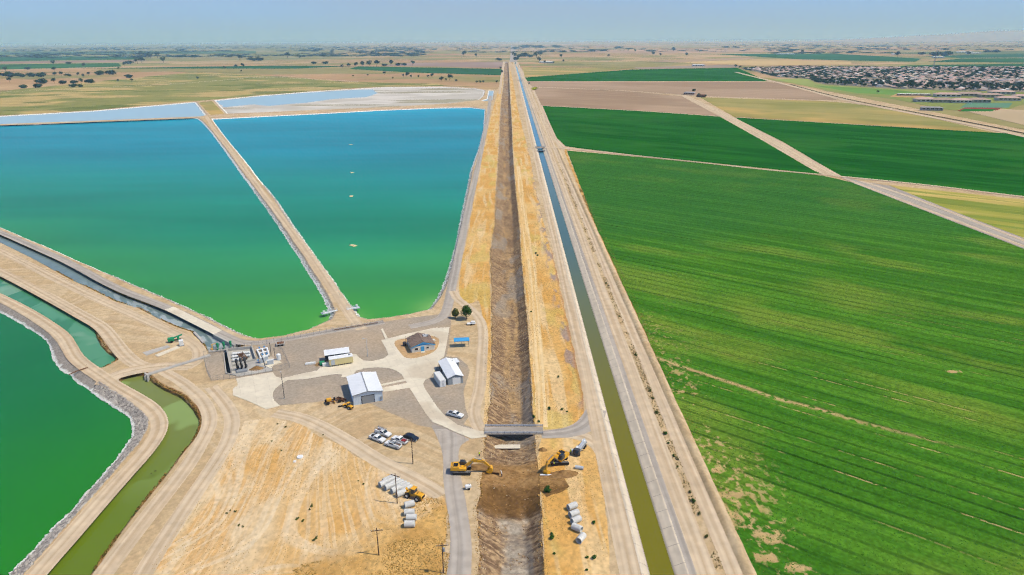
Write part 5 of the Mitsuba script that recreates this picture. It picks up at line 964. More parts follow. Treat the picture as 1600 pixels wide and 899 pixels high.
# jetties and floats on the reservoirs
def jetty(a_, b_, name_lab):
    a_, b_ = np.array(a_), np.array(b_); L = np.linalg.norm(b_ - a_); rz = math.degrees(math.atan2(*(b_ - a_)[::-1]))
    k = [('deck', Mb().box((L / 2, 0, .1), (L, 1.1, .16)), 'p_white'), ('rail', Mb().tube([(0, .5, 1.1), (L, .5, 1.1)], .04, 5).tube([(0, -.5, 1.1), (L, -.5, 1.1)], .04, 5), 'p_silver'), ('platform', Mb().box((L, 0, .05), (2.6, 2.4, .2)), 'p_silver'), ('cabinet', Mb().box((L + .3, .4, .7), (.8, .7, 1.1), bevel=.03), 'p_offwhite')]
    for i in range(5): k.append(('post', Mb().cyl((L * i / 4, .5, -2.0), (L * i / 4, .5, 1.1), .06, 6).cyl((L * i / 4, -.5, -2.0), (L * i / 4, -.5, 1.1), .06, 6), 'p_silver'))
    place('jetty', kit(*k), *a_, rz, name_lab, 'jetty')
jetty(*[(-74.47, 270.21), (-79.19, 267.38)], 'white jetty into the left reservoir at the end of the dividing levee')
jetty(*[(-70.61, 271.25), (-66.97, 273.42)], 'white jetty into the right reservoir at the end of the dividing levee')
flk = kit(('raft', Mb().box((0, 0, -.02), (4.6, 2.6, .24)), 'p_tan'), ('bird', Mb().box((-1.2, .3, .3), (.5, .3, .4), bevel=.1).box((.3, -.4, .3), (.5, .3, .4), bevel=.1).box((1.4, .5, .3), (.5, .3, .4), bevel=.1), 'p_white'), ('pole', Mb().cyl((2.0, 1.0, 0), (2.0, 1.0, 1.5), .05, 6), 'p_darkgrey'))
for (x, y), lab in zip([(-140.7, 601.7), (-119.9, 504.1), (-90.10, 373.28), (-179.6, 773.4)], ('second', 'third', 'nearest', 'farthest')): place('nesting_raft', flk, x, y, 20 * len(lab), f'small nesting raft with white birds on the right reservoir, {lab} from the far shore' if lab != 'nearest' else 'small nesting raft with white birds, the one nearest the jetties', 'raft', 'rafts on the right reservoir', z=-1.42)

# ---------------------------------------------------------------- concrete pipes
def ring_pipe(L, R, t, n=22):
    a_ = np.arange(n) * 2 * math.pi / n; c_, s_ = np.cos(a_), np.sin(a_)
    prof = [(-L / 2, R), (L / 2 - .22, R), (L / 2 - .2, R - t * .4), (L / 2, R - t * .4), (L / 2, R - t), (-L / 2, R - t)]
    v = np.vstack([np.column_stack([np.full(n, x), c_ * rr, s_ * rr + R]) for x, rr in prof]); f = []
    m_ = len(prof); i = np.arange(n); j = (i + 1) % n
    for k in range(m_):
        a0, b0 = k * n, (k + 1) % m_ * n
        f += [np.column_stack([a0 + i, b0 + i, a0 + j]), np.column_stack([a0 + j, b0 + i, b0 + j])]
    return v, np.vstack(f)
big = kit(('', ring_pipe(2.45, .80, .15), 'm_pipe', 35)); small = kit(('', ring_pipe(3.1, .50, .1), 'm_pipe', 35)); grey = kit(('', ring_pipe(2.2, .48, .1), 'p_silver', 35))
PL = 'white concrete pipe in the row %s'
for i, ((x, y), rz) in enumerate(zip([(-33.33, 148.35), (-31.75, 147.13), (-29.87, 145.79), (-28.25, 144.22)], (41, 41, 41, 33))):
    place('concrete_pipe', big, x, y, rz, ('first', 'second', 'third', 'fourth')[i] + ' large concrete pipe from the left in the front row under the utility pole', 'concrete pipe', 'large concrete pipes by the pole')
for i, (x, y) in enumerate([(-32.69, 150.93), (-31.68, 150.37), (-30.64, 149.40), (-29.71, 148.77), (-28.80, 148.12), (-27.91, 147.44), (-27.12, 146.56)]):
    place('concrete_pipe', small, x, y, 42, ('first', 'second', 'third', 'fourth', 'fifth', 'sixth', 'seventh')[i] + ' narrow concrete pipe from the left in the rear row behind the large pipes', 'concrete pipe', 'narrow concrete pipes by the pole')
for i, ((x, y), rz) in enumerate(zip([(-25.53, 139.80), (-25.11, 136.78), (-24.35, 134.82), (-24.45, 132.49)], (22, 2, 1, 0))):
    place('concrete_pipe', big, x, y, rz, ('uppermost, slightly turned', 'second', 'third', 'lowest')[i] + ' of the four large pipes in a column left of the access road', 'concrete pipe', 'column of pipes left of the access road')
for i, ((x, y), rz) in enumerate(zip([(14.43, 138.72), (14.63, 135.99), (14.91, 133.64), (14.90, 130.82), (15.52, 127.34)], (30, 30, 32, -36, 56))):
    place('concrete_pipe', big, x, y, rz, ('uppermost', 'second from the top', 'third from the top', 'oppositely turned fourth', 'lowest')[i] + ' of five large pipes right of the ditch', 'concrete pipe', 'pipes right of the ditch')
place('concrete_pipe', grey, *(17.70, 155.13), -14, 'lone narrow grey pipe below the parked boom truck', 'concrete pipe')
place('white_pipe', kit(('', Mb().cyl((-2.4, 0, 0), (2.4, 0, 0), .24, 14), 'p_white', 40)), *(9.51, 152.36), -2, 'white plastic pipe lying in the dug trench below the right excavator', 'pipe', z=.12)

# ---------------------------------------------------------------- vehicles
def wheel(x, y, r, wd=.26): return Mb().cyl((x, y - wd / 2, r), (x, y + wd / 2, r), r, 16)
def hub(x, y, r, wd=.26): return Mb().cyl((x, y - wd / 2 - .01, r), (x, y + wd / 2 + .01, r), r * .55, 12)
def pickup(body='p_white', load=None, rack=False):
    lower = Mb().prism([(-2.85, .5), (2.75, .45), (2.9, .6), (2.88, .98), (2.7, 1.1), (1.25, 1.2), (-.75, 1.2), (-.75, .78), (-2.85, .78)], -.95, .95)
    lower.box((-1.8, .9, .98), (2.1, .1, .44)).box((-1.8, -.9, .98), (2.1, .1, .44)).box((-2.82, 0, .98), (.08, 1.9, .44))
    cab = Mb().prism([(1.3, 1.18), (.55, 1.78), (-.6, 1.84), (-.85, 1.18)], -.84, .84)
    k = [('body', lower, body), ('cab', cab, body), ('windshield', Mb().sheet((1.30, -.76, 1.25), (1.30, .76, 1.25), (.66, .70, 1.74), (.66, -.70, 1.74), .03), 'p_glass'), ('rear_window', Mb().sheet((-.66, -.66, 1.72), (-.66, .66, 1.72), (-.86, .7, 1.3), (-.86, -.7, 1.3), .03), 'p_glass')]
    for s_ in (-1, 1): k.append(('side_window', Mb().prism([(1.02, 1.25), (.5, 1.68), (-.5, 1.72), (-.62, 1.25)], s_ * .85 - .015, s_ * .85 + .015), 'p_glass'))
    for xx in (1.85, -1.75):
        for s_ in (-1, 1): k += [('wheel', wheel(xx, s_ * .86, .4), 'p_rubber')]
    for n_, (xx, s_) in enumerate(((1.85, -1), (1.85, 1), (-1.75, -1), (-1.75, 1))): k.append((f'wheel{"" if n_ == 0 else f"_{n_:03d}"}__rim', hub(xx, s_ * .86, .4), 'p_silver'))
    for s_ in (-1, 1): k += [('headlight', Mb().box((2.86, s_ * .7, .86), (.1, .34, .2)), 'p_lamp'), ('tail_light', Mb().box((-2.87, s_ * .82, .95), (.06, .16, .34)), 'p_taillight')]
    k += [('bumper', Mb().box((2.95, 0, .56), (.16, 1.86, .2)), 'p_steel'), ('bumper', Mb().box((-2.95, 0, .6), (.14, 1.8, .18)), 'p_steel')]
    if load == 'tools': k += [('toolbox', Mb().box((-1.1, 0, 1.12), (.5, 1.6, .4)), 'p_silver'), ('load', Mb().box((-2.0, .3, .98), (1.2, .7, .36)).box((-1.9, -.4, .9), (.8, .5, .24)), 'p_darkgrey')]
    if load == 'red': k += [('load', Mb().box((-1.6, 0, 1.0), (1.4, 1.3, .4)), 'p_red'), ('load', Mb().box((-2.4, .2, .95), (.5, 1.0, .3)), 'p_darkgrey')]
    if load == 'dark': k += [('load', Mb().box((-1.8, 0, .92), (1.8, 1.5, .26)), 'p_darkgrey')]
    if load == 'service':
        k += [('service_box', Mb().box((-1.8, .78, 1.16), (2.1, .42, .8)), 'p_white'), ('service_box', Mb().box((-1.8, -.78, 1.16), (2.1, .42, .8)), 'p_white'), ('load', Mb().box((-1.8, 0, 1.0), (1.7, .9, .4)), 'p_rust')]
    if rack:
        r_ = Mb()
        for xx in (-2.7, -.9, .9):
            for s_ in (-1, 1): r_.box((xx, s_ * .88, 1.6), (.06, .06, 1.0)) if xx < 0 else r_.box((xx, s_ * .88, 1.95), (.06, .06, .36))
            r_.box((xx, 0, 2.1), (.06, 1.8, .06))
        for s_ in (-1, 1): r_.box((-.9, s_ * .88, 2.1), (3.8, .06, .06))
        r_.box((-.9, .3, 2.18), (3.6, .3, .08))
        k.append(('ladder_rack', r_, 'p_steel'))
    return kit(*k)
for pxy, rz, kk, lab in (((-38.89, 169.69), -33, pickup(load='tools'), 'white pickup with tools in its bed, front left of the four parked trucks'), ((-37.73, 172.55), -33, pickup(load='service', rack=True), 'white service truck with a ladder rack, rear left of the four parked trucks'),
                      ((-33.84, 166.35), 152, pickup(load='service', rack=True), 'white service truck with a loaded rack, front right of the four parked trucks'), ((-32.31, 168.79), 148, pickup(load='red'), 'white pickup with a red load in its bed, rear right of the four parked trucks'),
                      ((-17.53, 182.78), -27, pickup(load='dark'), 'lone white pickup on the gravel above the curved concrete road')):
    place('pickup_truck', kk, *pxy, rz, lab, 'pickup truck', scale=.9)
sd = [('body', Mb().prism([(-2.3, .4), (2.3, .36), (2.4, .7), (1.3, .95), (-2.2, 1.02), (-2.4, .8)], -.9, .9), 'p_navy'), ('cabin', Mb().prism([(1.25, .94), (.45, 1.5), (-1.2, 1.54), (-2.1, 1.0)], -.78, .78), 'p_navy'), ('windshield', Mb().sheet((1.27, -.7, .98), (1.27, .7, .98), (.55, .64, 1.48), (.55, -.64, 1.48), .03), 'p_glass'), ('rear_window', Mb().sheet((-1.3, -.64, 1.52), (-1.3, .64, 1.52), (-2.1, .68, 1.04), (-2.1, -.68, 1.04), .03), 'p_glass')]
for s_ in (-1, 1): sd += [('side_window', Mb().prism([(.95, 1.0), (.4, 1.42), (-1.1, 1.45), (-1.6, 1.04)], s_ * .79 - .015, s_ * .79 + .015), 'p_glass'), ('headlight', Mb().box((2.36, s_ * .66, .66), (.1, .36, .16)), 'p_lamp'), ('tail_light', Mb().box((-2.36, s_ * .7, .84), (.08, .3, .14)), 'p_taillight')]
for xx in (1.45, -1.45):
    for s_ in (-1, 1): sd.append(('wheel', wheel(xx, s_ * .82, .34, .22), 'p_rubber'))
place('car', kit(*sd), *(-29.34, 170.09), -27, 'dark navy car parked beside the utility pole', 'car')

# ---------------------------------------------------------------- excavators
def excavator(boom, stick, bucket_ang, up=0.0, yaw=0.0):
    """tracks along x; the upper body turned by yaw; boom = elbow and tip in x, z; stick = its foot"""
    k = []
    rot = lambda b: (lambda o: ((np.column_stack([o[0][:, 0] * math.cos(yaw) - o[0][:, 1] * math.sin(yaw), o[0][:, 0] * math.sin(yaw) + o[0][:, 1] * math.cos(yaw), o[0][:, 2]])), o[1]))(b.out())
    for s_ in (-1, 1):
        k.append(('track', Mb().prism([(-2.4, .25), (-2.1, 0), (2.1, 0), (2.4, .25), (2.45, .6), (2.1, .9), (-2.1, .9), (-2.45, .6)], s_ * 1.25 - .32, s_ * 1.25 + .32), 'p_rubber'))
    tn = lambda n_: 'track' if n_ == 0 else 'track_001'
    for n_, s_ in enumerate((-1, 1)):
        b = Mb()
        for i in range(16): b.box((-2.2 + i * .293, s_ * 1.25, .91), (.16, .66, .06))
        k.append((tn(n_) + '__shoe', b, 'p_steel'))
    k.append(('undercarriage', Mb().box((0, 0, .55), (2.6, 2.0, .5)).cyl((0, 0, .7), (0, 0, 1.1), .75, 16), 'p_darkgrey'))
    body = Mb().box((-.6, -.0, 1.5), (3.6, 2.7, .7), bevel=.06).prism([(-2.6, 1.2), (-.6, 1.2), (-.6, 2.3), (-2.4, 2.3), (-2.75, 2.0)], -1.35, 1.35)
    k.append(('body', rot(body), 'p_yellow'))
    k.append(('counterweight', rot(Mb().prism([(-3.0, 1.25), (-2.6, 1.15), (-2.6, 2.2), (-2.95, 2.1)], -1.3, 1.3)), 'p_yellow'))
    k.append(('engine_grille', rot(Mb().box((-1.6, -.2, 2.33), (1.2, 1.5, .08)).cyl((-1.2, -.8, 2.3), (-1.2, -.8, 2.9), .09, 8)), 'p_black'))
    k.append(('cab', rot(Mb().prism([(-.5, 1.3), (1.15, 1.3), (1.2, 2.0), (.75, 2.95), (-.5, 2.95)], .35, 1.35)), 'p_darkgrey'))
    k.append(('cab__window', rot(Mb().prism([(1.1, 1.5), (1.23, 2.0), (.82, 2.85), (.72, 2.85), (1.12, 2.0), (1.0, 1.5)], .42, 1.28).box((.15, 1.36, 2.2), (1.0, .03, .9)).box((.15, .34, 2.2), (1.0, .03, .9)).box((.1, .85, 2.97), (.7, .6, .03))), 'p_glass'))
    p0 = np.array([.7, 1.7]); p1, p2 = np.array(boom[0]), np.array(boom[1]); p3 = np.array(stick)
    def beam(pts, ws):
        pts = np.asarray(pts); t_ = np.gradient(pts, axis=0); t_ /= np.linalg.norm(t_, axis=1, keepdims=True); n_ = np.column_stack([-t_[:, 1], t_[:, 0]])
        return np.vstack([pts + n_ * np.array(ws)[:, None], (pts - n_ * np.array(ws)[:, None])[::-1]])
    m_ = (p0 + p1) / 2
    k.append(('boom', rot(Mb().prism(beam([p0, m_ * .9 + p1 * .1, p1, (p1 + p2) / 2, p2], [.26, .38, .46, .34, .22]), -.28, .28)), 'p_yellow'))
    d_ = (p3 - p2) / np.linalg.norm(p3 - p2); q0 = p2 - d_ * .9
    k.append(('stick', rot(Mb().prism(beam([q0, p2, (p2 + p3) / 2, p3], [.2, .36, .26, .16]), -.22, .22)), 'p_yellow'))
    k.append(('boom__cylinder', rot(Mb().cyl((1.25, -.42, 1.3), (p1[0] * .9 + .1, -.42, p1[1] - .35), .11, 8).cyl((1.25, .42, 1.3), (p1[0] * .9 + .1, .42, p1[1] - .35), .11, 8)), 'p_steel'))
    k.append(('stick__cylinder', rot(Mb().cyl(((p1[0] + .2), 0, p1[1] + .5), (q0[0], 0, q0[1]), .11, 8)), 'p_steel'))
    cb, sb = math.cos(bucket_ang), math.sin(bucket_ang)
    bp = [(0, .15), (.45, .2), (.95, -.25), (1.0, -.9), (.55, -1.25), (.1, -1.3), (.25, -1.0), (.6, -.85), (.65, -.35), (.3, -.1), (0, -.15)]
    bp = [(p3[0] + 1.25 * (x_ * cb - z_ * sb), p3[1] + 1.25 * (x_ * sb + z_ * cb)) for x_, z_ in bp]
    k.append(('bucket', rot(Mb().prism(bp, -.7, .7)), 'p_yellow'))
    hullp = Polygon(bp).convex_hull
    hp = list(hullp.exterior.coords)[:-1]
    for s_ in (-.7, .66): k.append(('bucket__side_plate', rot(Mb().prism(hp, s_, s_ + .04)), 'p_yellow'))
    return kit(*k)
place('excavator', excavator(([3.2, 3.7], [5.9, 3.2]), [7.5, 1.7], -.7), *(-13.55, 153.99), -1, 'yellow excavator on the left of the ditch with its boom reaching right over the plug', 'excavator', z=.08)
place('excavator', excavator(([3.3, 3.7], [6.1, 2.9]), [6.5, 1.3], -1.0, yaw=math.radians(50)), *(12.60, 158.13), 183, 'yellow excavator on the right of the ditch reaching down into the trench', 'excavator', z=.08)

# ---------------------------------------------------------------- other machines
def loader(sc=1.0):
    k = [('rear_body', Mb().prism([(-3.0, .8), (-.4, .8), (-.4, 1.9), (-2.8, 1.75), (-3.05, 1.5)], -.75, .75), 'p_yellow'), ('front_frame', Mb().box((.9, 0, 1.0), (2.2, 1.1, .7), bevel=.05), 'p_yellow'), ('cab', Mb().prism([(-.7, 1.5), (.45, 1.5), (.3, 3.0), (-.6, 3.0)], -.68, .68), 'p_darkgrey'), ('cab__roof', Mb().box((-.15, 0, 3.06), (1.3, 1.6, .12)), 'p_yellow'), ('cab__window', Mb().box((.42, 0, 2.3), (.05, 1.1, 1.0), ry=-.08).box((-.15, .69, 2.3), (.8, .03, 1.0)).box((-.15, -.69, 2.3), (.8, .03, 1.0)), 'p_glass'),
         ('arm', Mb().box((2.1, .5, 1.15), (2.4, .2, .34), ry=.25), 'p_yellow'), ('arm', Mb().box((2.1, -.5, 1.15), (2.4, .2, .34), ry=.25), 'p_yellow'), ('bucket', Mb().prism([(3.0, .15), (4.1, .1), (4.1, .2), (3.3, .3), (3.05, .9), (3.3, 1.35), (3.15, 1.4), (2.9, .9)], -1.3, 1.3), 'p_yellow'), ('exhaust', Mb().cyl((-1.6, .3, 1.8), (-1.6, .3, 2.5), .08, 8), 'p_black'), ('grille', Mb().box((-3.06, 0, 1.3), (.06, 1.2, .6)), 'p_black')]
    ws_ = [(1.5, -1), (1.5, 1), (-1.7, -1), (-1.7, 1)]
    for xx, s_ in ws_: k.append(('wheel', wheel(xx, s_ * 1.0, .75, .55), 'p_rubber'))
    for n_, (xx, s_) in enumerate(ws_): k.append((f'wheel{"" if n_ == 0 else f"_{n_:03d}"}__rim', hub(xx, s_ * 1.0, .75, .55), 'p_offwhite'))
    return kit(*k)
place('wheel_loader', loader(), *(-24.91, 143.42), 152, 'yellow wheel loader at the right end of the concrete pipes', 'loader', scale=.95)
place('compact_loader', loader(), *(-51.28, 188.17), 140, 'small yellow loader at the front left corner of the warehouse', 'loader', scale=.62)
im = [('frame', Mb().box((0, 0, .8), (4.6, .24, .24)).box((0, 1.2, .8), (4.2, .2, .24)).box((-1.8, .6, .8), (.2, 1.6, .2)).box((1.6, .6, .8), (.2, 1.6, .2)), 'p_rust'), ('engine', Mb().box((-1.2, .6, 1.3), (1.5, 1.0, .9), bevel=.06), 'p_yellow'), ('seat', Mb().box((.5, .6, 1.3), (.5, .5, .8)), 'p_black'), ('blade', Mb().prism([(.2, .2), (.5, .25), (.45, .7), (.2, .9), (.3, .5)], -.6, 1.9), 'p_yellow')]
for xx in (-1.8, 1.9):
    for yy in (-.4, 1.6): im.append(('wheel', wheel(xx, yy, .55, .35), 'p_rubber'))
place('old_grader', kit(*im), *(-56.79, 191.03), 25, 'old yellow and rusty grader parked in front of the warehouse shadow', 'grader')
place('disc_harrow', kit(('frame', Mb().box((0, 0, .6), (2.6, .2, .2)).box((0, .9, .6), (2.6, .2, .2)).box((0, .45, .6), (.2, 1.1, .2)), 'p_rust'), *[('disc', Mb().cyl((-1.2 + .4 * i, yy - .03, .32), (-1.2 + .4 * i, yy + .03, .32), .32, 12), 'p_rust') for i in range(7) for yy in (0, .9)]), *(-54.68, 192.43), -30, 'rusty disc harrow in the shadow of the warehouse', 'harrow')
place('drill_attachment', kit(('beam', Mb().box((0, 0, .35), (2.2, .3, .3)), 'p_black'), ('auger', Mb().cyl((.2, .5, .3), (1.6, .6, .3), .2, 10), 'p_rust')), *(-53.63, 188.79), 15, 'dark rusty attachment lying between the grader and the small loader', 'attachment')
bt = [('chassis', Mb().box((0, 0, .85), (8.4, 1.0, .3)), 'p_darkgrey'), ('cab', Mb().prism([(2.6, .7), (4.3, .7), (4.35, 1.5), (4.0, 2.5), (2.6, 2.5)], -1.05, 1.05), 'p_darkgrey'), ('cab__windshield', Mb().sheet((4.37, -1.0, 1.55), (4.37, 1.0, 1.55), (4.06, .95, 2.4), (4.06, -.95, 2.4), .03), 'p_glass'), ('bed', Mb().box((-1.0, 0, 1.2), (6.4, 1.9, .35)), 'p_grey'), ('boom', Mb().box((-.6, 0, 2.1), (7.2, .5, .5), ry=.03).box((-.8, .55, 1.9), (6.4, .36, .4)), 'p_silver'), ('turret', Mb().cyl((-3.2, 0, 1.3), (-3.2, 0, 2.3), .6, 14), 'p_white'), ('tank', Mb().cyl((.4, -.8, 1.65), (2.2, -.8, 1.65), .36, 12), 'p_white')]
for xx in (3.3, -1.6, -2.8):
    for s_ in (-1, 1): bt.append(('wheel', wheel(xx, s_ * 1.0, .5, .36), 'p_rubber'))
place('boom_truck', kit(*bt), *(18.80, 163.91), 243, 'grey truck with a long silver boom folded on top, right of the right excavator', 'truck', scale=.8)
place('utility_trailer', kit(('bed', Mb().box((0, 0, .75), (2.3, 1.5, .5), bevel=.05), 'p_silver'), ('tow_bar', Mb().box((1.7, 0, .5), (1.3, .12, .12)), 'p_darkgrey'), ('wheel', wheel(0, .85, .35, .2), 'p_rubber'), ('wheel', wheel(0, -.85, .35, .2), 'p_rubber')), *(17.35, 162.66), 10, 'small grey trailer at the front of the boom truck', 'trailer')
place('compressor', kit(('body', Mb().box((0, 0, .95), (1.9, 1.2, .9), bevel=.08), 'p_white'), ('tow_bar', Mb().tube([(-.9, 0, .6), (-2.2, 0, .45)], .07, 6), 'p_darkgrey'), ('wheel', wheel(.1, .7, .36, .2), 'p_rubber'), ('wheel', wheel(.1, -.7, .36, .2), 'p_rubber'), ('exhaust', Mb().cyl((.5, 0, 1.4), (.5, 0, 1.75), .06, 8), 'p_black')), *(-11.51, 146.81), 18, 'small white towed compressor on the gravel shoulder below the left excavator', 'compressor', scale=.8)
place('pump_trailer', kit(('deck', Mb().box((0, 0, .6), (3.4, 1.6, .2)), 'p_white'), ('body', Mb().box((.7, 0, 1.05), (1.5, 1.2, .8), bevel=.08), 'p_white'), ('wheel', wheel(-.2, .9, .36, .2), 'p_rubber'), ('wheel', wheel(-.2, -.9, .36, .2), 'p_rubber'), ('tow_bar', Mb().box((-2.3, 0, .5), (1.3, .1, .1)), 'p_darkgrey')), *(-16.49, 254.09), 12, 'white pump trailer parked below the two round trees', 'trailer')
place('spoil_heap', kit(('', mound(1.3, 1.0, 1.0, 8), 'm_spoil')), *(8.35, 164.17), 0, 'small dark heap on the golden grass right of the bridge', 'heap')
place('spoil_heap', kit(('', mound(5.2, 1.7, 1.3, 9, 30), 'm_spoil')), *(-8.18, 155.96), -8, 'brown spoil heap behind the boom of the left excavator', 'heap')
place('spoil_heap', kit(('', mound(4.2, 1.8, 1.3, 10, 26), 'm_spoil')), *(13.24, 152.60), 10, 'brown spoil heap beside the white pipe in the trench', 'heap')
place('manhole_cover', kit(('', Mb().cyl((0, 0, 0), (0, 0, .35), .85, 20), 'p_white')), *(-58.71, 161.24), 0, 'white round cover lying on the dry field', 'cover')
place('manhole_cover', kit(('', Mb().cyl((0, 0, 0), (0, 0, .3), .4, 16), 'p_white')), *(-59.58, 159.12), 0, 'smaller white cover left of the round one on the dry field', 'cover')

# ---------------------------------------------------------------- people
import manifold3d as m3
def person(vest, trousers, helmet, lean=0.0):
    J = dict(hip=(0, 0, .95), chest=(lean * .4, 0, 1.35), neck=(lean * .55, 0, 1.52), head=(lean * .6 + .02, 0, 1.66))
    def hullb(a_, ra, b_, rb):
        s0, s1 = m3.Manifold.sphere(ra, 14).translate(a_), m3.Manifold.sphere(rb, 14).translate(b_)
        return m3.Manifold.batch_hull([s0, s1])
    body = hullb(J['neck'], .06, J['head'], .06) + m3.Manifold.sphere(.115, 18).scale((.95, .85, 1.15)).translate(J['head']) + hullb(J['hip'], .15, J['chest'], .17)
    legs = hullb((0, 0, .98), .16, (lean * .1, 0, 1.02), .155)
    for s_ in (-1, 1):
        sh = (lean * .5, s_ * .2, 1.42); el = (lean * .5 + .08, s_ * .29, 1.14); ha = (lean * .5 + .26, s_ * .24, .98)
        body += hullb(sh, .065, el, .048) + hullb(el, .046, ha, .036) + hullb(ha, .035, (ha[0] + .09, ha[1], ha[2] - .06), .026)
        kn = (.06, s_ * .11, .5); an = (-.02 + .1 * s_, s_ * .12, .09)
        legs += hullb((0, s_ * .09, .93), .105, kn, .075) + hullb(kn, .072, an, .055)
        body += hullb(an, .045, (an[0] + .16, an[1], .05), .045)
    v_ = hullb((0, 0, 1.02), .185, (J['chest'][0], 0, 1.38), .2)
    v_ = v_.scale((.85, 1.08, 1))
    hm = m3.Manifold.sphere(.14, 18).translate((J['head'][0], 0, J['head'][2] + .05)) - m3.Manifold.cube((1, 1, 1), True).translate((J['head'][0], 0, J['head'][2] - .47))
    tm = lambda q_: (lambda o: (o.vert_properties[:, :3], o.tri_verts))(q_.to_mesh())
    return kit(('body', tm(body), 'p_skin', 40), ('vest', tm(v_), vest, 40), ('trousers', tm(legs), trousers, 40), ('helmet', tm(hm), helmet, 40))
for pxy, rz, vs, hm, lab, ln, zz in (((-9.25, 160.91), -60, 'p_hivis', 'p_white', 'worker in a yellow green vest standing above the left excavator', 0, .05), ((11.01, 156.22), 200, 'p_hivis', 'p_yellow', 'worker in a yellow green vest in front of the right excavator', .25, .08),
                                 ((-2.99, 153.04), 170, 'p_offwhite', 'p_white', 'worker in a pale shirt beside the bucket of the left excavator', .3, -.75), ((15.95, 161.90), 30, 'p_hivis', 'p_white', 'worker in a yellow green vest by the grey trailer', .1, .05)):
    place('person', person(vs, 'p_jeans', hm, ln), *pxy, rz, lab, 'person', z=zz)

# ================================================================ plants and the far country
HAZE_TOP = 420.0
LEAF = {}
def leaf_mat(key, c1, c2):
    def fn(p, n, uv): return mix(S(*c1), S(*c2), fbm(p.x * .5, p.y * .5, p.z * .5, 2)) * (.6 + .7 * noise(p.x * 2.1, p.y * 2.1, p.z * 2.1))
    return mat(key, fn)
leaf_mat('m_leaf', (46, 84, 34), (78, 112, 48)); leaf_mat('m_leaf_olive', (78, 88, 44), (118, 122, 66)); mat('m_leaf_far', S(52, 74, 42)); mat('m_leaf_far_light', S(72, 90, 50))
def crown(n, rx, rz_, zc, size, seed, lobes=7):
    """leaf clumps through the crown's volume: an uneven outline with gaps"""
    r = np.random.default_rng(seed)
    lc = r.normal(size=(lobes, 3)); lc /= np.linalg.norm(lc, axis=1, keepdims=True); lc *= r.uniform(.35, .62, (lobes, 1)); lr = r.uniform(.34, .55, lobes)
    lc[0] = 0; lr[0] = .6
    k = r.integers(0, lobes, n); d = r.normal(size=(n, 3)); d /= np.linalg.norm(d, axis=1, keepdims=True)
    c = lc[k] + d * (lr[k] * r.uniform(.55, 1.05, n) ** .5)[:, None]
    c = c * np.array([rx, rx, rz_]) + np.array([0, 0, zc])
    a = r.normal(size=(n, 3)); a /= np.linalg.norm(a, axis=1, keepdims=True); b = np.cross(a, d); b /= np.linalg.norm(b, axis=1, keepdims=True) + 1e-9
    s = size * r.uniform(.6, 1.3, (n, 1))
    v = np.stack([c - a * s - b * s * .6, c + a * s - b * s * .6, c + a * s * .7 + b * s * .7, c - a * s * .7 + b * s * .7], 1).reshape(-1, 3)
    i = np.arange(n) * 4
    return v, np.vstack([np.column_stack([i, i + 1, i + 2]), np.column_stack([i, i + 2, i + 3])])
def trunk(hh, r, seed, limbs=4):
    rr = np.random.default_rng(seed); b = Mb().cyl((0, 0, -.2), (0, 0, hh), r, 9, r * .6)
    for i in range(limbs):
        a = rr.uniform(0, 6.28); b.cyl((0, 0, hh * rr.uniform(.7, 1)), (math.cos(a) * hh * .7, math.sin(a) * hh * .7, hh * rr.uniform(1.3, 1.8)), r * .5, 7, r * .2)
    return b
for pxy, w_, h_, lab, sd_, m_ in (((-23.47, 260.93), 2.0, 4.3, 'smaller of two round green trees beside the reservoir road', 4, 'm_leaf_olive'), ((-18.76, 259.49), 3.4, 6.4, 'larger of two round green trees beside the reservoir road', 9, 'm_leaf')):
    place('tree', kit(('trunk', trunk(h_ * .38, .16, sd_), 'p_wood'), ('crown', crown(2600, w_, h_ * .42, h_ * .58, .16, sd_, 11), m_)), *pxy, 0, lab, 'tree')

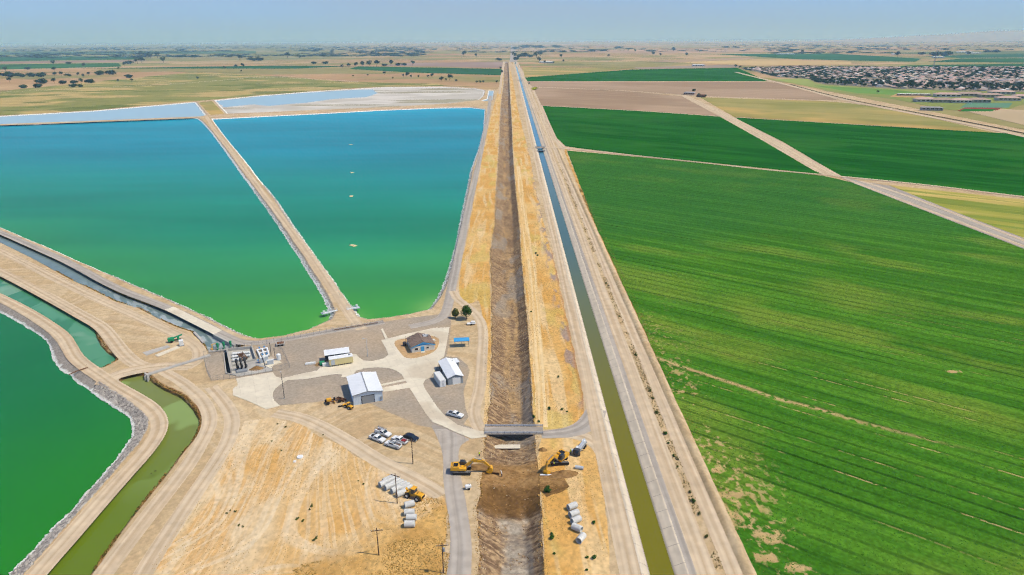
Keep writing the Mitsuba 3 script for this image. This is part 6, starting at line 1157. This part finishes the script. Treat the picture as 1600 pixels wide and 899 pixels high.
# trees scattered over the plain
protos = [kit(('trunk', trunk(.32, .035, 20 + i, 3), 'p_wood'), ('crown', crown(150, .5, .36, .62, .085, 30 + i, 7), 'm_leaf_far' if i % 2 == 0 else 'm_leaf_far_light')) for i in range(4)]
wide = [kit(('crown', crown(260, .5, .2, .2, .07, 50 + i, 12), 'm_leaf_far' if i != 1 else 'm_leaf_far_light')) for i in range(3)]
PLAIN = [((-1447.4, 2059.8), 6), ((-1226.7, 1791.0), 13), ((-1198.4, 1800.8), 14), ((-1304.2, 1985.3), 18), ((-1270.1, 1982.1), 7), ((-1236.0, 1964.3), 12), ((-1213.5, 1976.9), 12), ((-1191.0, 1974.8), 7), ((-1173.8, 1988.0), 15), ((-1118.5, 1818.9), 12), ((-1107.4, 1830.5), 10), ((-1219.4, 2282.5), 12),
    ((-1519.9, 2417.7), 6), ((-1494.3, 2414.9), 10), ((-1543.2, 2420.3), 6), ((-1389.0, 2320.4), 5), ((-1433.8, 2429.8), 5), ((-1459.6, 2411.0), 5), ((-1662.4, 2370.2), 20), ((-1623.5, 2365.9), 16), ((-1599.4, 2384.0), 14), ((-1562.7, 2380.0), 16), ((-1432.6, 2497.0), 16), ((-1405.7, 2517.2), 16), ((-2048.9, 3044.7), 9), ((-1927.0, 3239.7), 6), ((-1800.1, 2825.9), 6), ((-2010.7, 2852.9), 6),
    ((-2325.8, 3780.8), 9), ((-2310.4, 3633.3), 6), ((-1975.3, 3722.3), 12), ((-1956.4, 3769.3), 8), ((-1930.7, 3765.0), 8), ((-1860.7, 3857.0), 8), ((-2488.8, 4916.8), 8), ((-2449.7, 4908.4), 8), ((-2495.5, 5092.2), 8), ((-2736.4, 5334.3), 8), ((-4056.2, 8884.2), 14), ((-1186.3, 2972.4), 4), ((-1162.7, 3036.3), 5), ((-1152.9, 3090.8), 6), ((-1004.9, 2669.3), 3), ((-1510.0, 4203.0), 13), ((-1561.0, 4149.3), 8), ((-1598.2, 2919.6), 4), ((-1125.9, 2044.8), 4), ((-1817.2, 3380.9), 6), ((-1094.0, 2057.6), 4), ((-940.4, 2142.7), 4),
    ((-972.3, 3555.0), 9), ((-912.8, 3545.1), 10), ((-416.4, 2358.1), 5), ((-459.9, 2299.8), 3), ((-495.1, 2243.7), 3), ((-349.9, 2117.3), 3), ((-335.7, 2226.4), 4), ((-320.7, 2205.6), 7), ((-305.1, 2185.0), 4), ((-281.3, 2175.1), 4), ((-251.6, 2171.9), 4), ((-239.8, 2170.7), 6), ((-191.6, 1970.3), 7), ((-181.9, 2000.5), 4), ((-172.3, 2015.5), 8), ((-149.2, 1936.0), 4), ((-89.7, 1872.8), 4), ((-81.2, 1872.1), 4), ((-72.7, 1871.3), 4), ((-37.6, 1882.1), 4), ((-30.7, 2425.0), 5), ((-39.9, 2770.8), 4),
    ((-1169.7, 5587.0), 5), ((-1065.4, 5560.1), 6), ((-1000.8, 5475.8), 4), ((-932.0, 5414.2), 4), ((-712.3, 5211.4), 10), ((-315.4, 4865.4), 8), ((-229.8, 4791.6), 5), ((-63.9, 3986.1), 10), ((-1451.1, 4693.7), 8), ((-1352.0, 4625.0), 4), ((-1208.3, 4641.5), 7), ((-1547.0, 6277.9), 6), ((-1466.0, 4194.5), 13), ((-2283.6, 8011.8), 14), ((-2093.9, 7729.1), 16), ((-702.5, 2991.5), 5), ((-682.8, 3023.1), 6), ((-659.9, 3055.0), 7), ((-639.6, 3102.6), 8), ((-615.7, 3136.1), 8), ((-591.2, 3170.4), 8), ((-566.2, 3205.4), 9), ((-542.0, 3249.5), 8), ((-514.5, 3277.8), 9), ((-487.1, 3290.0), 9), ((-449.3, 3292.4), 6),
    ((29.1, 4095.2), 10), ((19.8, 4453.8), 8), ((58.4, 4690.0), 12), ((90.7, 4860.7), 14), ((124.6, 4674.7), 10), ((160.0, 4501.4), 8), ((187.1, 4576.4), 8), ((979.7, 4969.4), 5), ((1003.1, 4826.1), 4), ((1143.7, 4698.2), 5), ((620.1, 4560.5), 4), ((313.7, 4467.2), 5), ((1465.7, 6509.0), 6), ((1083.4, 6297.5), 4), ((867.8, 2767.8), 5), ((869.4, 2718.0), 4), ((46.0, 1806.4), 3.5), ((290.8, 6555.2), 14), ((380.3, 6698.9), 12), ((472.4, 6496.1), 14), ((576.4, 6633.4), 12), ((776.3, 6895.3), 14), ((885.1, 6934.3), 14), ((68.6, 9591.7), 12), ((201.1, 10295.3), 20), ((397.6, 10195.6), 18), ((668.1, 10479.3), 18), ((1337.9, 8995.4), 14), ((2693.6, 9030.7), 12), ((2797.2, 8978.1), 12),
    ((2130.6, 5275.3), 5), ((2612.2, 4426.0), 16), ((2667.0, 4412.4), 18), ((3618.3, 5473.1), 14), ((3670.2, 5456.2), 16), ((2782.3, 4383.7), 6), ((2248.0, 4185.1), 8), ((2723.7, 4776.0), 10), ((383.5, 1484.3), 6), ((368.9, 1391.7), 5), ((380.5, 1382.9), 4), ((141.3, 3609.3), 7), ((163.1, 3457.6), 4), ((203.1, 3404.2), 3), ((261.9, 3587.7), 4), ((758.9, 1464.9), 4)]
rt = np.random.default_rng(12)
def region(x, y):
    b = x / y
    if y > 6000: return 'near the horizon, ' + ('left of the far road' if b < 0 else 'right of the far road')
    if b < -.45: return ('in the row nearest the pale pond on the left plain' if y < 1500 else 'on the left plain behind the nearest tree rows' if y < 2200 else 'among the green fields of the far left plain')
    if b < -.12: return ('on the tan plain beyond the drying pond' if y < 2400 else 'on the tan plain behind the long green fields')
    if b < .0: return ('on the tan ground beside the far ditch' if y < 2400 else 'on the far plain just left of the far road')
    if b < .12: return 'in the grove beside the far end of the canal'
    return ('at the farmstead below the town' if y < 1700 else 'on the far plain right of the canal')
for i, ((x, y), wpx) in enumerate(PLAIN):
    d_ = y / .9407 + 38; wm = wpx * d_ / 1067.0
    if wpx <= 8: place('plain_tree', protos[i % 4], x, y, rt.uniform(0, 360), 'dark tree standing ' + region(x, y), 'tree', 'trees ' + region(x, y), scale=max(wm, 5.0) * 1.12)
    else: place('thicket', wide[i % 3], x, y, rt.uniform(0, 360) if y < 5000 else 0, 'broad dark thicket ' + region(x, y), 'thicket', 'thickets ' + region(x, y), scale=wm if y < 5000 else [wm * 1.1, wm, wm * .5])
# tree belts near the horizon, one mass each
base_c = [crown(46, .5, .25, .26, .12, 80 + i, 6) for i in range(3)]
def belt(key, pts, wid, seed, label, smin, smax):
    ms, r_ = [], np.random.default_rng(seed)
    for j, (x, y) in enumerate(pts):
        v, f = base_c[j % 3]; s_ = r_.uniform(smin, smax); a_ = r_.uniform(0, 6.28)
        q_ = v * np.array([s_ * r_.uniform(1.6, 4.5) * wid, s_, s_ * r_.uniform(.3, .5) * (1.0 if wid == 1 else 2.0)])
        ms.append((np.column_stack([q_[:, 0] + x, q_[:, 1] + y, q_[:, 2]]), f))
    stuff(key, join(*ms), 'm_leaf_far', label, 'tree belt')
rb = np.random.default_rng(5)
def clustered(n, x0, x1, y0, y1, thr, seed):
    out = []
    while len(out) < n:
        y = math.exp(rb.uniform(math.log(y0), math.log(y1))); x = rb.uniform(x0, x1) * y
        if meshkit.fbm(np.array([x * .0005, y * .0004, seed]), 3, seed) + rb.uniform(-.06, .06) > thr: out.append((x, y))
    return out
belt('horizon_trees', clustered(1500, -.95, -.12, 5200, 22000, .52, 3), 1, 1, 'dark tree belts along the left horizon', 18, 44)
belt('horizon_trees_middle', clustered(420, -.2, .45, 6500, 20000, .56, 4), 1, 2, 'thin tree belts along the middle of the horizon', 16, 38)
belt('horizon_trees_right', clustered(500, .35, .95, 5200, 22000, .56, 6), 1, 4, 'tree belts along the right horizon', 18, 40)

# ---------------------------------------------------------------- the town
def house_kit(cw, cr, seed):
    r_ = np.random.default_rng(seed); w_, l_, h_, rr = 13 + r_.uniform(-1, 2), 11 + r_.uniform(-1, 2), 2.9, 2.1
    roof = Mb(); e = .6
    roof.add([(-e, -e, h_), (w_ + e, -e, h_), (w_ + e, l_ + e, h_), (-e, l_ + e, h_), (l_ / 2, l_ / 2, h_ + rr), (w_ - l_ / 2 + .3, l_ / 2, h_ + rr)], [[0, 1, 5], [0, 5, 4], [1, 2, 5], [2, 3, 4], [2, 4, 5], [3, 0, 4], [0, 2, 1], [0, 3, 2]])
    return kit(('wall', Mb().box((w_ / 2, l_ / 2, h_ / 2), (w_, l_, h_)), cw), ('roof', roof, cr))
for k_, c_ in dict(h_cream=(226, 214, 196), h_tan=(206, 186, 160), h_white=(238, 236, 230), r_pink=(212, 180, 166), r_brown=(190, 164, 148), r_grey=(178, 176, 176), r_tan=(214, 194, 172), r_pale=(234, 230, 224)).items(): mat(k_, S(*c_))
HK = [(house_kit(a_, b_, 60 + i), n_) for i, (a_, b_, n_) in enumerate((('h_cream', 'r_pink', 'pinkish'), ('h_tan', 'r_brown', 'brown'), ('h_cream', 'r_tan', 'tan'), ('h_white', 'r_grey', 'grey'), ('h_tan', 'r_pink', 'pinkish'), ('h_white', 'r_pale', 'pale')))]
th = math.radians(-36.0); ct, st = math.cos(th), math.sin(th)
tp = town_ground.intersection(sbox(300, 1400, 3400, 3050)); x0, y0, x1, y1 = tp.bounds
spots = []
rh = np.random.default_rng(77)
for iu in range(-200, 260):
    for iv in range(-200, 260):
        u_, v_ = iu * 19.0, iv * 31.0 + (5 if iv % 2 else -5)
        if iu % 13 == 0: continue
        x, y = 900 + u_ * ct - v_ * st, 1900 + u_ * st + v_ * ct
        if x0 < x < x1 and y0 < y < y1: spots.append((x + rh.uniform(-2, 2), y + rh.uniform(-2, 2)))
spots = np.array(spots); spots = spots[shapely.contains_xy(tp.buffer(-10), spots[:, 0], spots[:, 1])]
spots = spots[spots[:, 0] < spots[:, 1] * .80]
keep = meshkit.fbm(np.column_stack([spots * .004, spots[:, :1] * 0]), 2, 9) + rh.uniform(-.2, .2, len(spots)) > .30
spots = spots[keep]; spots = spots[np.argsort(np.hypot(spots[:, 0], spots[:, 1]))]
kind = rh.choice(6, len(spots), p=[.32, .14, .18, .1, .18, .08]); ang = np.where(rh.random(len(spots)) < .5, -36.0, 54.0)
NH = 300
def town_part(x, y):
    b = x / y
    return ('left corner' if b < .42 else 'left part' if b < .52 else 'middle' if b < .62 else 'right part') + (', nearest rows' if y < 1560 else ', front rows' if y < 1720 else ', inner rows' if y < 1950 else ', rear rows')
for (x, y), k_, a_ in zip(spots[:NH], kind, ang):
    place('town_house', HK[k_][0], x, y, a_, f'{HK[k_][1]} roofed house in the {town_part(x, y)} of the distant town', 'house', f'{HK[k_][1]} roofed houses, {town_part(x, y)} of the town', z=.3)
far_ = {}
for (x, y), k_, a_ in zip(spots[NH:], kind[NH:], ang[NH:]):
    for (path, d_) in HK[k_][0]:
        v, f, *_ = meshkit.WRITTEN[d_['filename']]; c_, s_ = math.cos(math.radians(a_)), math.sin(math.radians(a_))
        far_.setdefault(d_['bsdf']['id'], []).append((np.column_stack([v[:, 0] * c_ - v[:, 1] * s_ + x, v[:, 0] * s_ + v[:, 1] * c_ + y, v[:, 2] + .3]), f))
for k_, ms in far_.items():
    key = 'far_houses__' + {'h_cream': 'cream_wall', 'h_tan': 'tan_wall', 'h_white': 'white_wall', 'r_pink': 'pink_roof', 'r_brown': 'brown_roof', 'r_grey': 'grey_roof', 'r_tan': 'tan_roof', 'r_pale': 'pale_roof'}[k_]
    scene[key] = mikit.ply(join(*ms), k_); labels[key] = {'kind': 'stuff'}
labels['far_houses'] = {'kind': 'stuff', 'label': 'the far rows of houses of the distant town', 'category': 'houses'}
# trees of the town
tt_ = np.column_stack([rh.uniform(x0, x1, 9000), rh.uniform(y0, y1, 9000)]); tt_ = tt_[shapely.contains_xy(tp, tt_[:, 0], tt_[:, 1])]; tt_ = tt_[tt_[:, 0] < tt_[:, 1] * .8]
dens_ = meshkit.fbm(np.column_stack([tt_ * .006, tt_[:, :1] * 0]), 3, 19) + .05 + .18 * np.clip((tt_[:, 1] - 1750) / 500, 0, 1)
tt_ = tt_[dens_ + rh.uniform(-.12, .12, len(tt_)) > .50][:3200]; tt_ = tt_[np.argsort(np.hypot(tt_[:, 0], tt_[:, 1]))]
for i, (x, y) in enumerate(tt_[:260]):
    place('town_tree', protos[i % 4], x, y, rh.uniform(0, 360), f'dark tree in the {town_part(x, y)} of the distant town', 'tree', f'trees, {town_part(x, y)} of the town', z=.3, scale=rh.uniform(6, 12))
belt('town_trees', [(x, y) for x, y in tt_[260:]], .5, 9, 'trees among the far houses of the town', 8, 15)
# school below the town
def hall(w_, l_, h_, rr, cw, cr):
    rf = Mb(); e = .8
    rf.add([(-e, -e, h_), (w_ + e, -e, h_), (w_ + e, l_ + e, h_), (-e, l_ + e, h_), (l_ * .4, l_ / 2, h_ + rr), (w_ - l_ * .4, l_ / 2, h_ + rr)], [[0, 1, 5], [0, 5, 4], [1, 2, 5], [2, 3, 4], [2, 4, 5], [3, 0, 4], [0, 2, 1], [0, 3, 2]])
    b_ = Mb().box((w_ / 2, l_ / 2, h_ / 2), (w_, l_, h_)); wn = [('window', Mb().box((w_ * (i + .5) / 5, -.06, h_ * .6), (w_ * .13, .12, h_ * .4)), 'p_glass') for i in range(5)]
    return kit(('wall', b_, cw), ('roof', rf, cr), *wn)
SCHOOL = [((1432,160), 36, 22, 'nearest left'), ((1459,161), 34, 20, 'second along the front'), ((1487,161.5), 32, 20, 'third along the front'), ((1514,161), 34, 22, 'fourth along the front'), ((1462,152), 44, 18, 'left one of the middle row'), ((1497,151), 46, 20, 'middle one of the back row'), ((1533,153), 38, 20, 'right one of the middle row'), ((1560,158), 36, 20, 'fifth along the front'), ((1586,155), 40, 20, 'at the right edge of the frame'), ((1548,148), 44, 18, 'rearmost right')]
SP = [(720.5, 1251.4), (742.7, 1236.9), (769.2, 1228.8), (802.1, 1233.1), (818.0, 1359.9), (868.7, 1372.1), (892.2, 1339.2), (877.2, 1268.1), (933.9, 1306.6), (960.3, 1414.8)]
for (x, y), (_, w_, l_, lab) in zip(SP, SCHOOL):
    place('school_building', hall(w_, l_, 5.0, 3.0, 'h_tan' if w_ % 4 else 'h_cream', 'r_brown' if w_ % 4 else 'r_pink'), x, y, -12, f'brown roofed school building below the town, {lab}', 'school building', z=.3)
place('long_shed', hall(30, 10, 4.5, 1.2, 'r_grey', 'r_grey'), *(646.1, 1103.9), -14, 'long grey shed beside the levee road below the school', 'shed', z=.3)
place('low_building', hall(60, 12, 3.2, .8, 'h_tan', 'r_pale'), *(765.7, 1395.7), -10, 'long low building on the green park left of the school', 'building', z=.3)
for pxy, w_, lab in (((356.1, 1459.6), 22, 'long dark barn at the farmstead on the diagonal road'), ((365.2, 1392.0), 16, 'red brown shed at the farmstead on the diagonal road')): place('barn', hall(w_, 9, 4, 1.6, 'p_rust' if w_ < 20 else 'r_brown', 'r_grey' if w_ > 20 else 'p_rust'), *pxy, -30, lab, 'barn')
for pxy, w_, lab in (((139.4, 3558.9), 60, 'white farm building beside the grove near the canal, the left one'), ((168.5, 3504.6), 40, 'white farm building beside the grove near the canal, the right one'), ((757.2, 2987.6), 50, 'lone white farm building above the long green field wedge'), ((3360.4, 5417.0), 110, 'farthest white shed on the right plain, the left of two'), ((3219.1, 5077.9), 90, 'farthest white shed on the right plain, the right of two'), ((2356.2, 4012.8), 60, 'pale barn in front of the far grove'), ((1891.9, 5110.0), 120, 'long row of pale sheds in the blue green field'), ((2601.3, 4914.5), 50, 'small white barn by the far fields')):
    place('farm_building', hall(w_, w_ * .3, 6, 2.5, 'h_white', 'r_pale'), *pxy, -4, lab, 'farm building', z=.5)
mast = Mb()
for a_ in range(3): mast.cyl((3 * math.cos(a_ * 2.1), 3 * math.sin(a_ * 2.1), 0), (.4 * math.cos(a_ * 2.1), .4 * math.sin(a_ * 2.1), 62), .35, 6, .25)
brace = Mb()
for i in range(14):
    z0 = i * 4.4; r0 = 3 - 2.6 * z0 / 62
    for a_ in range(3): brace.cyl((r0 * math.cos(a_ * 2.1), r0 * math.sin(a_ * 2.1), z0), ((r0 - .18) * math.cos(a_ * 2.1 + 2.1), (r0 - .18) * math.sin(a_ * 2.1 + 2.1), z0 + 4.4), .18, 5)
place('radio_mast', kit(('leg', mast, 'p_steel'), ('brace', brace, 'p_steel'), ('antenna', Mb().cyl((0, 0, 61), (0, 0, 70), .25, 6), 'p_steel')), *(1510.8, 2559.4), 0, 'tall lattice radio mast rising behind the town', 'mast')
# far traffic on the canal road
place('truck', kit(('box', Mb().box((-1.2, 0, 2.2), (6.5, 2.5, 2.8)), 'p_white'), ('cab', Mb().box((3.2, 0, 1.5), (2.0, 2.4, 2.2), bevel=.15), 'p_white'), ('wheel', wheel(3, .9, .5, .4), 'p_rubber'), ('wheel', wheel(3, -.9, .5, .4), 'p_rubber'), ('wheel', wheel(-2.6, .9, .5, .4), 'p_rubber'), ('wheel', wheel(-2.6, -.9, .5, .4), 'p_rubber')), 36, 3050, 80, 'white truck far off on the road along the straight canal', 'truck', scale=1.4)

# hills at the far right
hx_ = np.linspace(8000, 36000, 120); hy_ = np.linspace(21000, 34000, 40)
HX, HY = np.meshgrid(hx_, hy_); bear = HX / HY
HZ = 360 * np.clip((bear - .42) / .25, 0, 1) * np.clip((HY - 21000) / 4000, 0, 1) * (.35 + .9 * meshkit.fbm(np.stack([HX * .00022, HY * .00022, HX * 0], -1), 5, 8)) - 2
n_ = len(hx_); gi, gj = np.meshgrid(np.arange(len(hy_) - 1), np.arange(n_ - 1), indexing='ij'); q = gi * n_ + gj
structure('hills', (np.column_stack([HX.ravel(), HY.ravel(), np.minimum(HZ, 405).ravel()]), np.vstack([np.column_stack([a_.ravel() for a_ in t_]) for t_ in ((q, q + 1, q + n_), (q + 1, q + n_ + 1, q + n_))])), mat('m_hills', S(190, 164, 132)), 'faint tan hills through the haze at the far right', smooth=True)

# ---------------------------------------------------------------- weeds, tufts, crop plants
def bush(n, seed, m): return kit(('', crown(n, .5, .36, .32, .11, seed, 6), m))
BK = [bush(70, 100, 'm_leaf_olive'), bush(70, 101, 'm_leaf'), bush(60, 102, 'm_leaf_olive')]
rw = np.random.default_rng(21)
for i, y in enumerate(np.concatenate([rw.uniform(126, 150, 7), rw.uniform(150, 200, 16), rw.uniform(200, 330, 9)])):
    place('weed_bush', BK[i % 3], 44.6 + rw.uniform(-.5, .5), y, rw.uniform(0, 360), 'low weed bush on the bare strip between the two farm roads', 'bush', 'weed bushes between the farm roads', scale=rw.uniform(.5, 1.5))
for i, (x, y) in enumerate([(8.87, 146.36), (8.80, 145.05), (9.10, 123.04), (8.96, 128.04), (8.88, 129.33), (15.85, 117.90), (19.13, 133.26), (17.93, 121.57), (16.26, 121.78), (6.39, 181.58), (7.85, 178.98), (15.27, 186.06), (16.76, 184.88), (8.04, 267.16), (13.70, 346.93), (12.80, 350.41), (11.32, 186.50), (15.50, 207.84)]):
    place('green_shrub', BK[1], x, y, rw.uniform(0, 360), 'small green shrub on the golden grass beside the ditch', 'shrub', 'green shrubs on the golden grass', scale=rw.uniform(.8, 1.7) * (1.5 if i < 2 else 1))
place('yellow_bush', kit(('', crown(300, .5, .22, .22, .08, 140, 10), mat('m_yellowbush', S(206, 208, 60)))), *(54.3, 1617.6), 0, 'bright yellow green bush patch beside the far canal road', 'bush', scale=15)
for i, (x, y) in enumerate([(-95.58, 155.05), (-96.22, 153.91), (-69.26, 138.71), (-69.58, 137.51), (-67.82, 138.22), (-65.11, 133.06), (-63.88, 132.59), (-64.83, 164.42), (-69.13, 169.33), (-70.49, 178.72), (-67.62, 176.89), (-55.27, 172.56), (-49.71, 140.01), (-49.85, 138.79), (-51.94, 135.24), (-50.36, 134.53), (-45.94, 127.84), (-45.52, 128.48), (-40.35, 150.31), (-38.73, 148.94)]):
    place('dry_weed', BK[2], x, y, rw.uniform(0, 360), 'small dark weed on the straw coloured field', 'weed', 'weeds on the dry field', scale=rw.uniform(.5, 1.1))
def tufts(key, p, n, smin, smax, cols, seed, label, cat, thr=None, fr=.08, z0=.03, hh=1.0):
    r_ = np.random.default_rng(seed); x0, y0, x1, y1 = p.bounds; pts = np.zeros((0, 2))
    while len(pts) < n:
        q_ = r_.uniform([x0, y0], [x1, y1], (n * 3, 2)); q_ = q_[shapely.contains_xy(p, q_[:, 0], q_[:, 1])]
        if thr is not None: q_ = q_[meshkit.fbm(np.column_stack([q_ * fr, q_[:, :1] * 0]), 3, seed) + r_.uniform(-.1, .1, len(q_)) > thr]
        pts = np.vstack([pts, q_])
    pts = pts[:n]; s_ = r_.uniform(smin, smax, (n, 1)); a_ = r_.uniform(0, 6.28, (n, 1)) + np.arange(5)[None] * 1.2566
    rad = s_ * r_.uniform(.5, 1.1, (n, 5))
    v = np.stack([np.cos(a_) * rad + pts[:, :1], np.sin(a_) * rad + pts[:, 1:], np.full((n, 5), z0 - .02)], -1)
    top = np.column_stack([pts + s_ * r_.uniform(-.3, .3, (n, 2)), z0 + hh * s_[:, 0] * r_.uniform(.6, 1.2, n)])[:, None]
    v = np.concatenate([v, top], 1).reshape(-1, 3); b_ = (np.arange(n) * 6)[:, None]
    f = np.concatenate([np.stack([b_[:, 0] + k, b_[:, 0] + (k + 1) % 5, b_[:, 0] + 5], -1) for k in range(5)])
    cc = np.array([S(*c) for c in cols])[r_.integers(0, len(cols), n)] * r_.uniform(.7, 1.15, (n, 1))
    scene[key] = mikit.ply((v, f), 'm_tinted', False, color=np.repeat(cc, 6, 0)); labels[key] = {'kind': 'stuff', 'label': label, 'category': cat}
GOLDS = [(214, 166, 92), (196, 148, 78), (226, 186, 116), (168, 128, 68), (150, 130, 70)]
nearv = sbox(-140, 100, 60, 520)
tufts('dry_grass_tufts', cut(unary_union([gold_mid, gold_low, gold_left])).intersection(nearv), 26000, .08, .2, GOLDS, 31, 'dry grass tufts on the golden strips', 'grass', .46, hh=.5)
tufts('meadow_tufts', poly(meadow_c).intersection(sbox(-90, 100, 0, 185)), 9000, .08, .2, [(226, 186, 120), (208, 164, 100), (236, 204, 150), (170, 134, 76)], 32, 'dry grass tufts on the straw coloured field', 'grass', .5, hh=.4)
tufts('rank_weeds', poly(rough([(-27.18, 140.30), (-21.60, 144.03), (-17.80, 141.46), (-15.54, 135.40), (-15.07, 126.53), (-14.91, 116.82), (-13.83, 102.27), (-47.81, 102.51), (-48.53, 117.08), (-43.00, 122.25), (-34.88, 124.20), (-28.08, 126.63), (-24.05, 129.17)], 4.0, 2.0, 25)), 6000, .10, .30, [(200, 154, 84), (176, 138, 74), (220, 174, 104), (140, 116, 62)], 33, 'rank brown weeds at the near end of the dry field', 'weeds', .48, hh=.45)
lips = unary_union([ditch_poly.buffer(.9).difference(ditch_poly.buffer(-.5))]).intersection(sbox(-30, 100, 20, 520))
tufts('ditch_edge_weeds', lips, 7000, .10, .28, [(190, 146, 84), (150, 116, 68), (214, 168, 98), (128, 104, 60)], 34, 'dead weeds along the edges of the ditch', 'weeds', None, z0=-.02, hh=.6)
clods = ditch_poly.buffer(-1).intersection(sbox(-30, 105, 20, 420))
for ck in ('teal_channel_water', 'green_channel_water', 'rapid_canal_water'):
    Wc, Tc = WATER[ck]
    tufts({'t': 'teal_channel_reeds', 'g': 'green_channel_reeds', 'r': 'foaming_canal_reeds'}[ck[0]], Tc.buffer(.8).difference(Wc.buffer(.4)).intersection(sbox(-230, 105, -30, 400)), 4500, .14, .4, [(160, 112, 62), (120, 100, 52), (196, 156, 98), (84, 84, 42)], 36, 'rust and olive weeds on the bank of the %s' % ck.split('_water')[0].replace('_', ' '), 'weeds', .44, .12, -.35)
rd = np.random.default_rng(91); nd = 16000
ri = rd.integers(0, int((430 - 100) / .6), nd); ci = rd.integers(1, len(tt) - 2, nd); fr_ = rd.random((nd, 1)); P_ = np.stack([X, Y, Z], -1); pd = P_[ri, ci] * fr_ + P_[ri + 1, ci + 1] * (1 - fr_)
okd = (meshkit.fbm(np.column_stack([pd[:, :2] * .25, pd[:, :1] * 0]), 3, 92) + rd.uniform(-.1, .1, nd) > .45) & ~((pd[:, 1] > 138) & (pd[:, 1] < 160) & (rd.random(nd) < .8)); pd = pd[okd]; nd = len(pd)
sd_ = rd.uniform(.08, .3, (nd, 1)); ad = rd.uniform(0, 6.28, (nd, 1)) + np.arange(5)[None] * 1.2566; rad_ = sd_ * rd.uniform(.5, 1.2, (nd, 5))
vd = np.concatenate([np.stack([np.cos(ad) * rad_ + pd[:, :1], np.sin(ad) * rad_ + pd[:, 1:2], np.repeat(pd[:, 2:] - .06, 5, 1)], -1), (pd + np.column_stack([0 * sd_, 0 * sd_, sd_ * .7]))[:, None]], 1).reshape(-1, 3)
bd = np.arange(nd) * 6; fd = np.concatenate([np.stack([bd + k, bd + (k + 1) % 5, bd + 5], -1) for k in range(5)])
cd = np.array([S(*c) for c in [(150, 122, 92), (196, 160, 112), (122, 96, 70), (206, 186, 156), (176, 140, 92)]])[rd.integers(0, 5, nd)]
scene['ditch_rubble'] = mikit.ply((vd, fd), 'm_tinted', False, color=np.repeat(cd, 6, 0)); labels['ditch_rubble'] = {'kind': 'stuff', 'label': 'clods, rubble and dead weeds lying in the dry ditch', 'category': 'rubble'}
cf = poly(ff).intersection(sbox(50, 100, 330, 330)).buffer(-.4)
tufts('crop_plants', cf, 60000, .14, .34, [(62, 120, 32), (74, 134, 40), (58, 112, 30), (96, 140, 46)], 37, 'crop plants of the big green field', 'crop', .40, .10, .22, .45)
tufts('field_edge_weeds', sbox(51.8, 100, 54.6, 520), 4500, .14, .42, [(150, 130, 66), (190, 150, 88), (110, 110, 54), (168, 120, 70)], 38, 'tan and rust weeds along the edge of the green field', 'weeds', .44)
tufts('track_weeds', sbox(43.6, 118, 45.6, 640), 2600, .1, .3, [(170, 140, 92), (140, 120, 76), (190, 160, 112), (110, 104, 60)], 39, 'dry weeds on the strip between the farm roads', 'weeds', .5, .2)

# ---------------------------------------------------------------- the air between here and the horizon
scene['haze'] = {'type': 'cube', 'to_world': T().translate([0, 0, HAZE_TOP / 2 - 3]).scale([43500, 43500, HAZE_TOP / 2 + 3]), 'bsdf': {'type': 'null'}, 'interior': {'type': 'ref', 'id': 'haze_medium'}}
labels['haze'] = {'kind': 'stuff', 'label': 'pale blue haze over the whole valley', 'category': 'haze'}
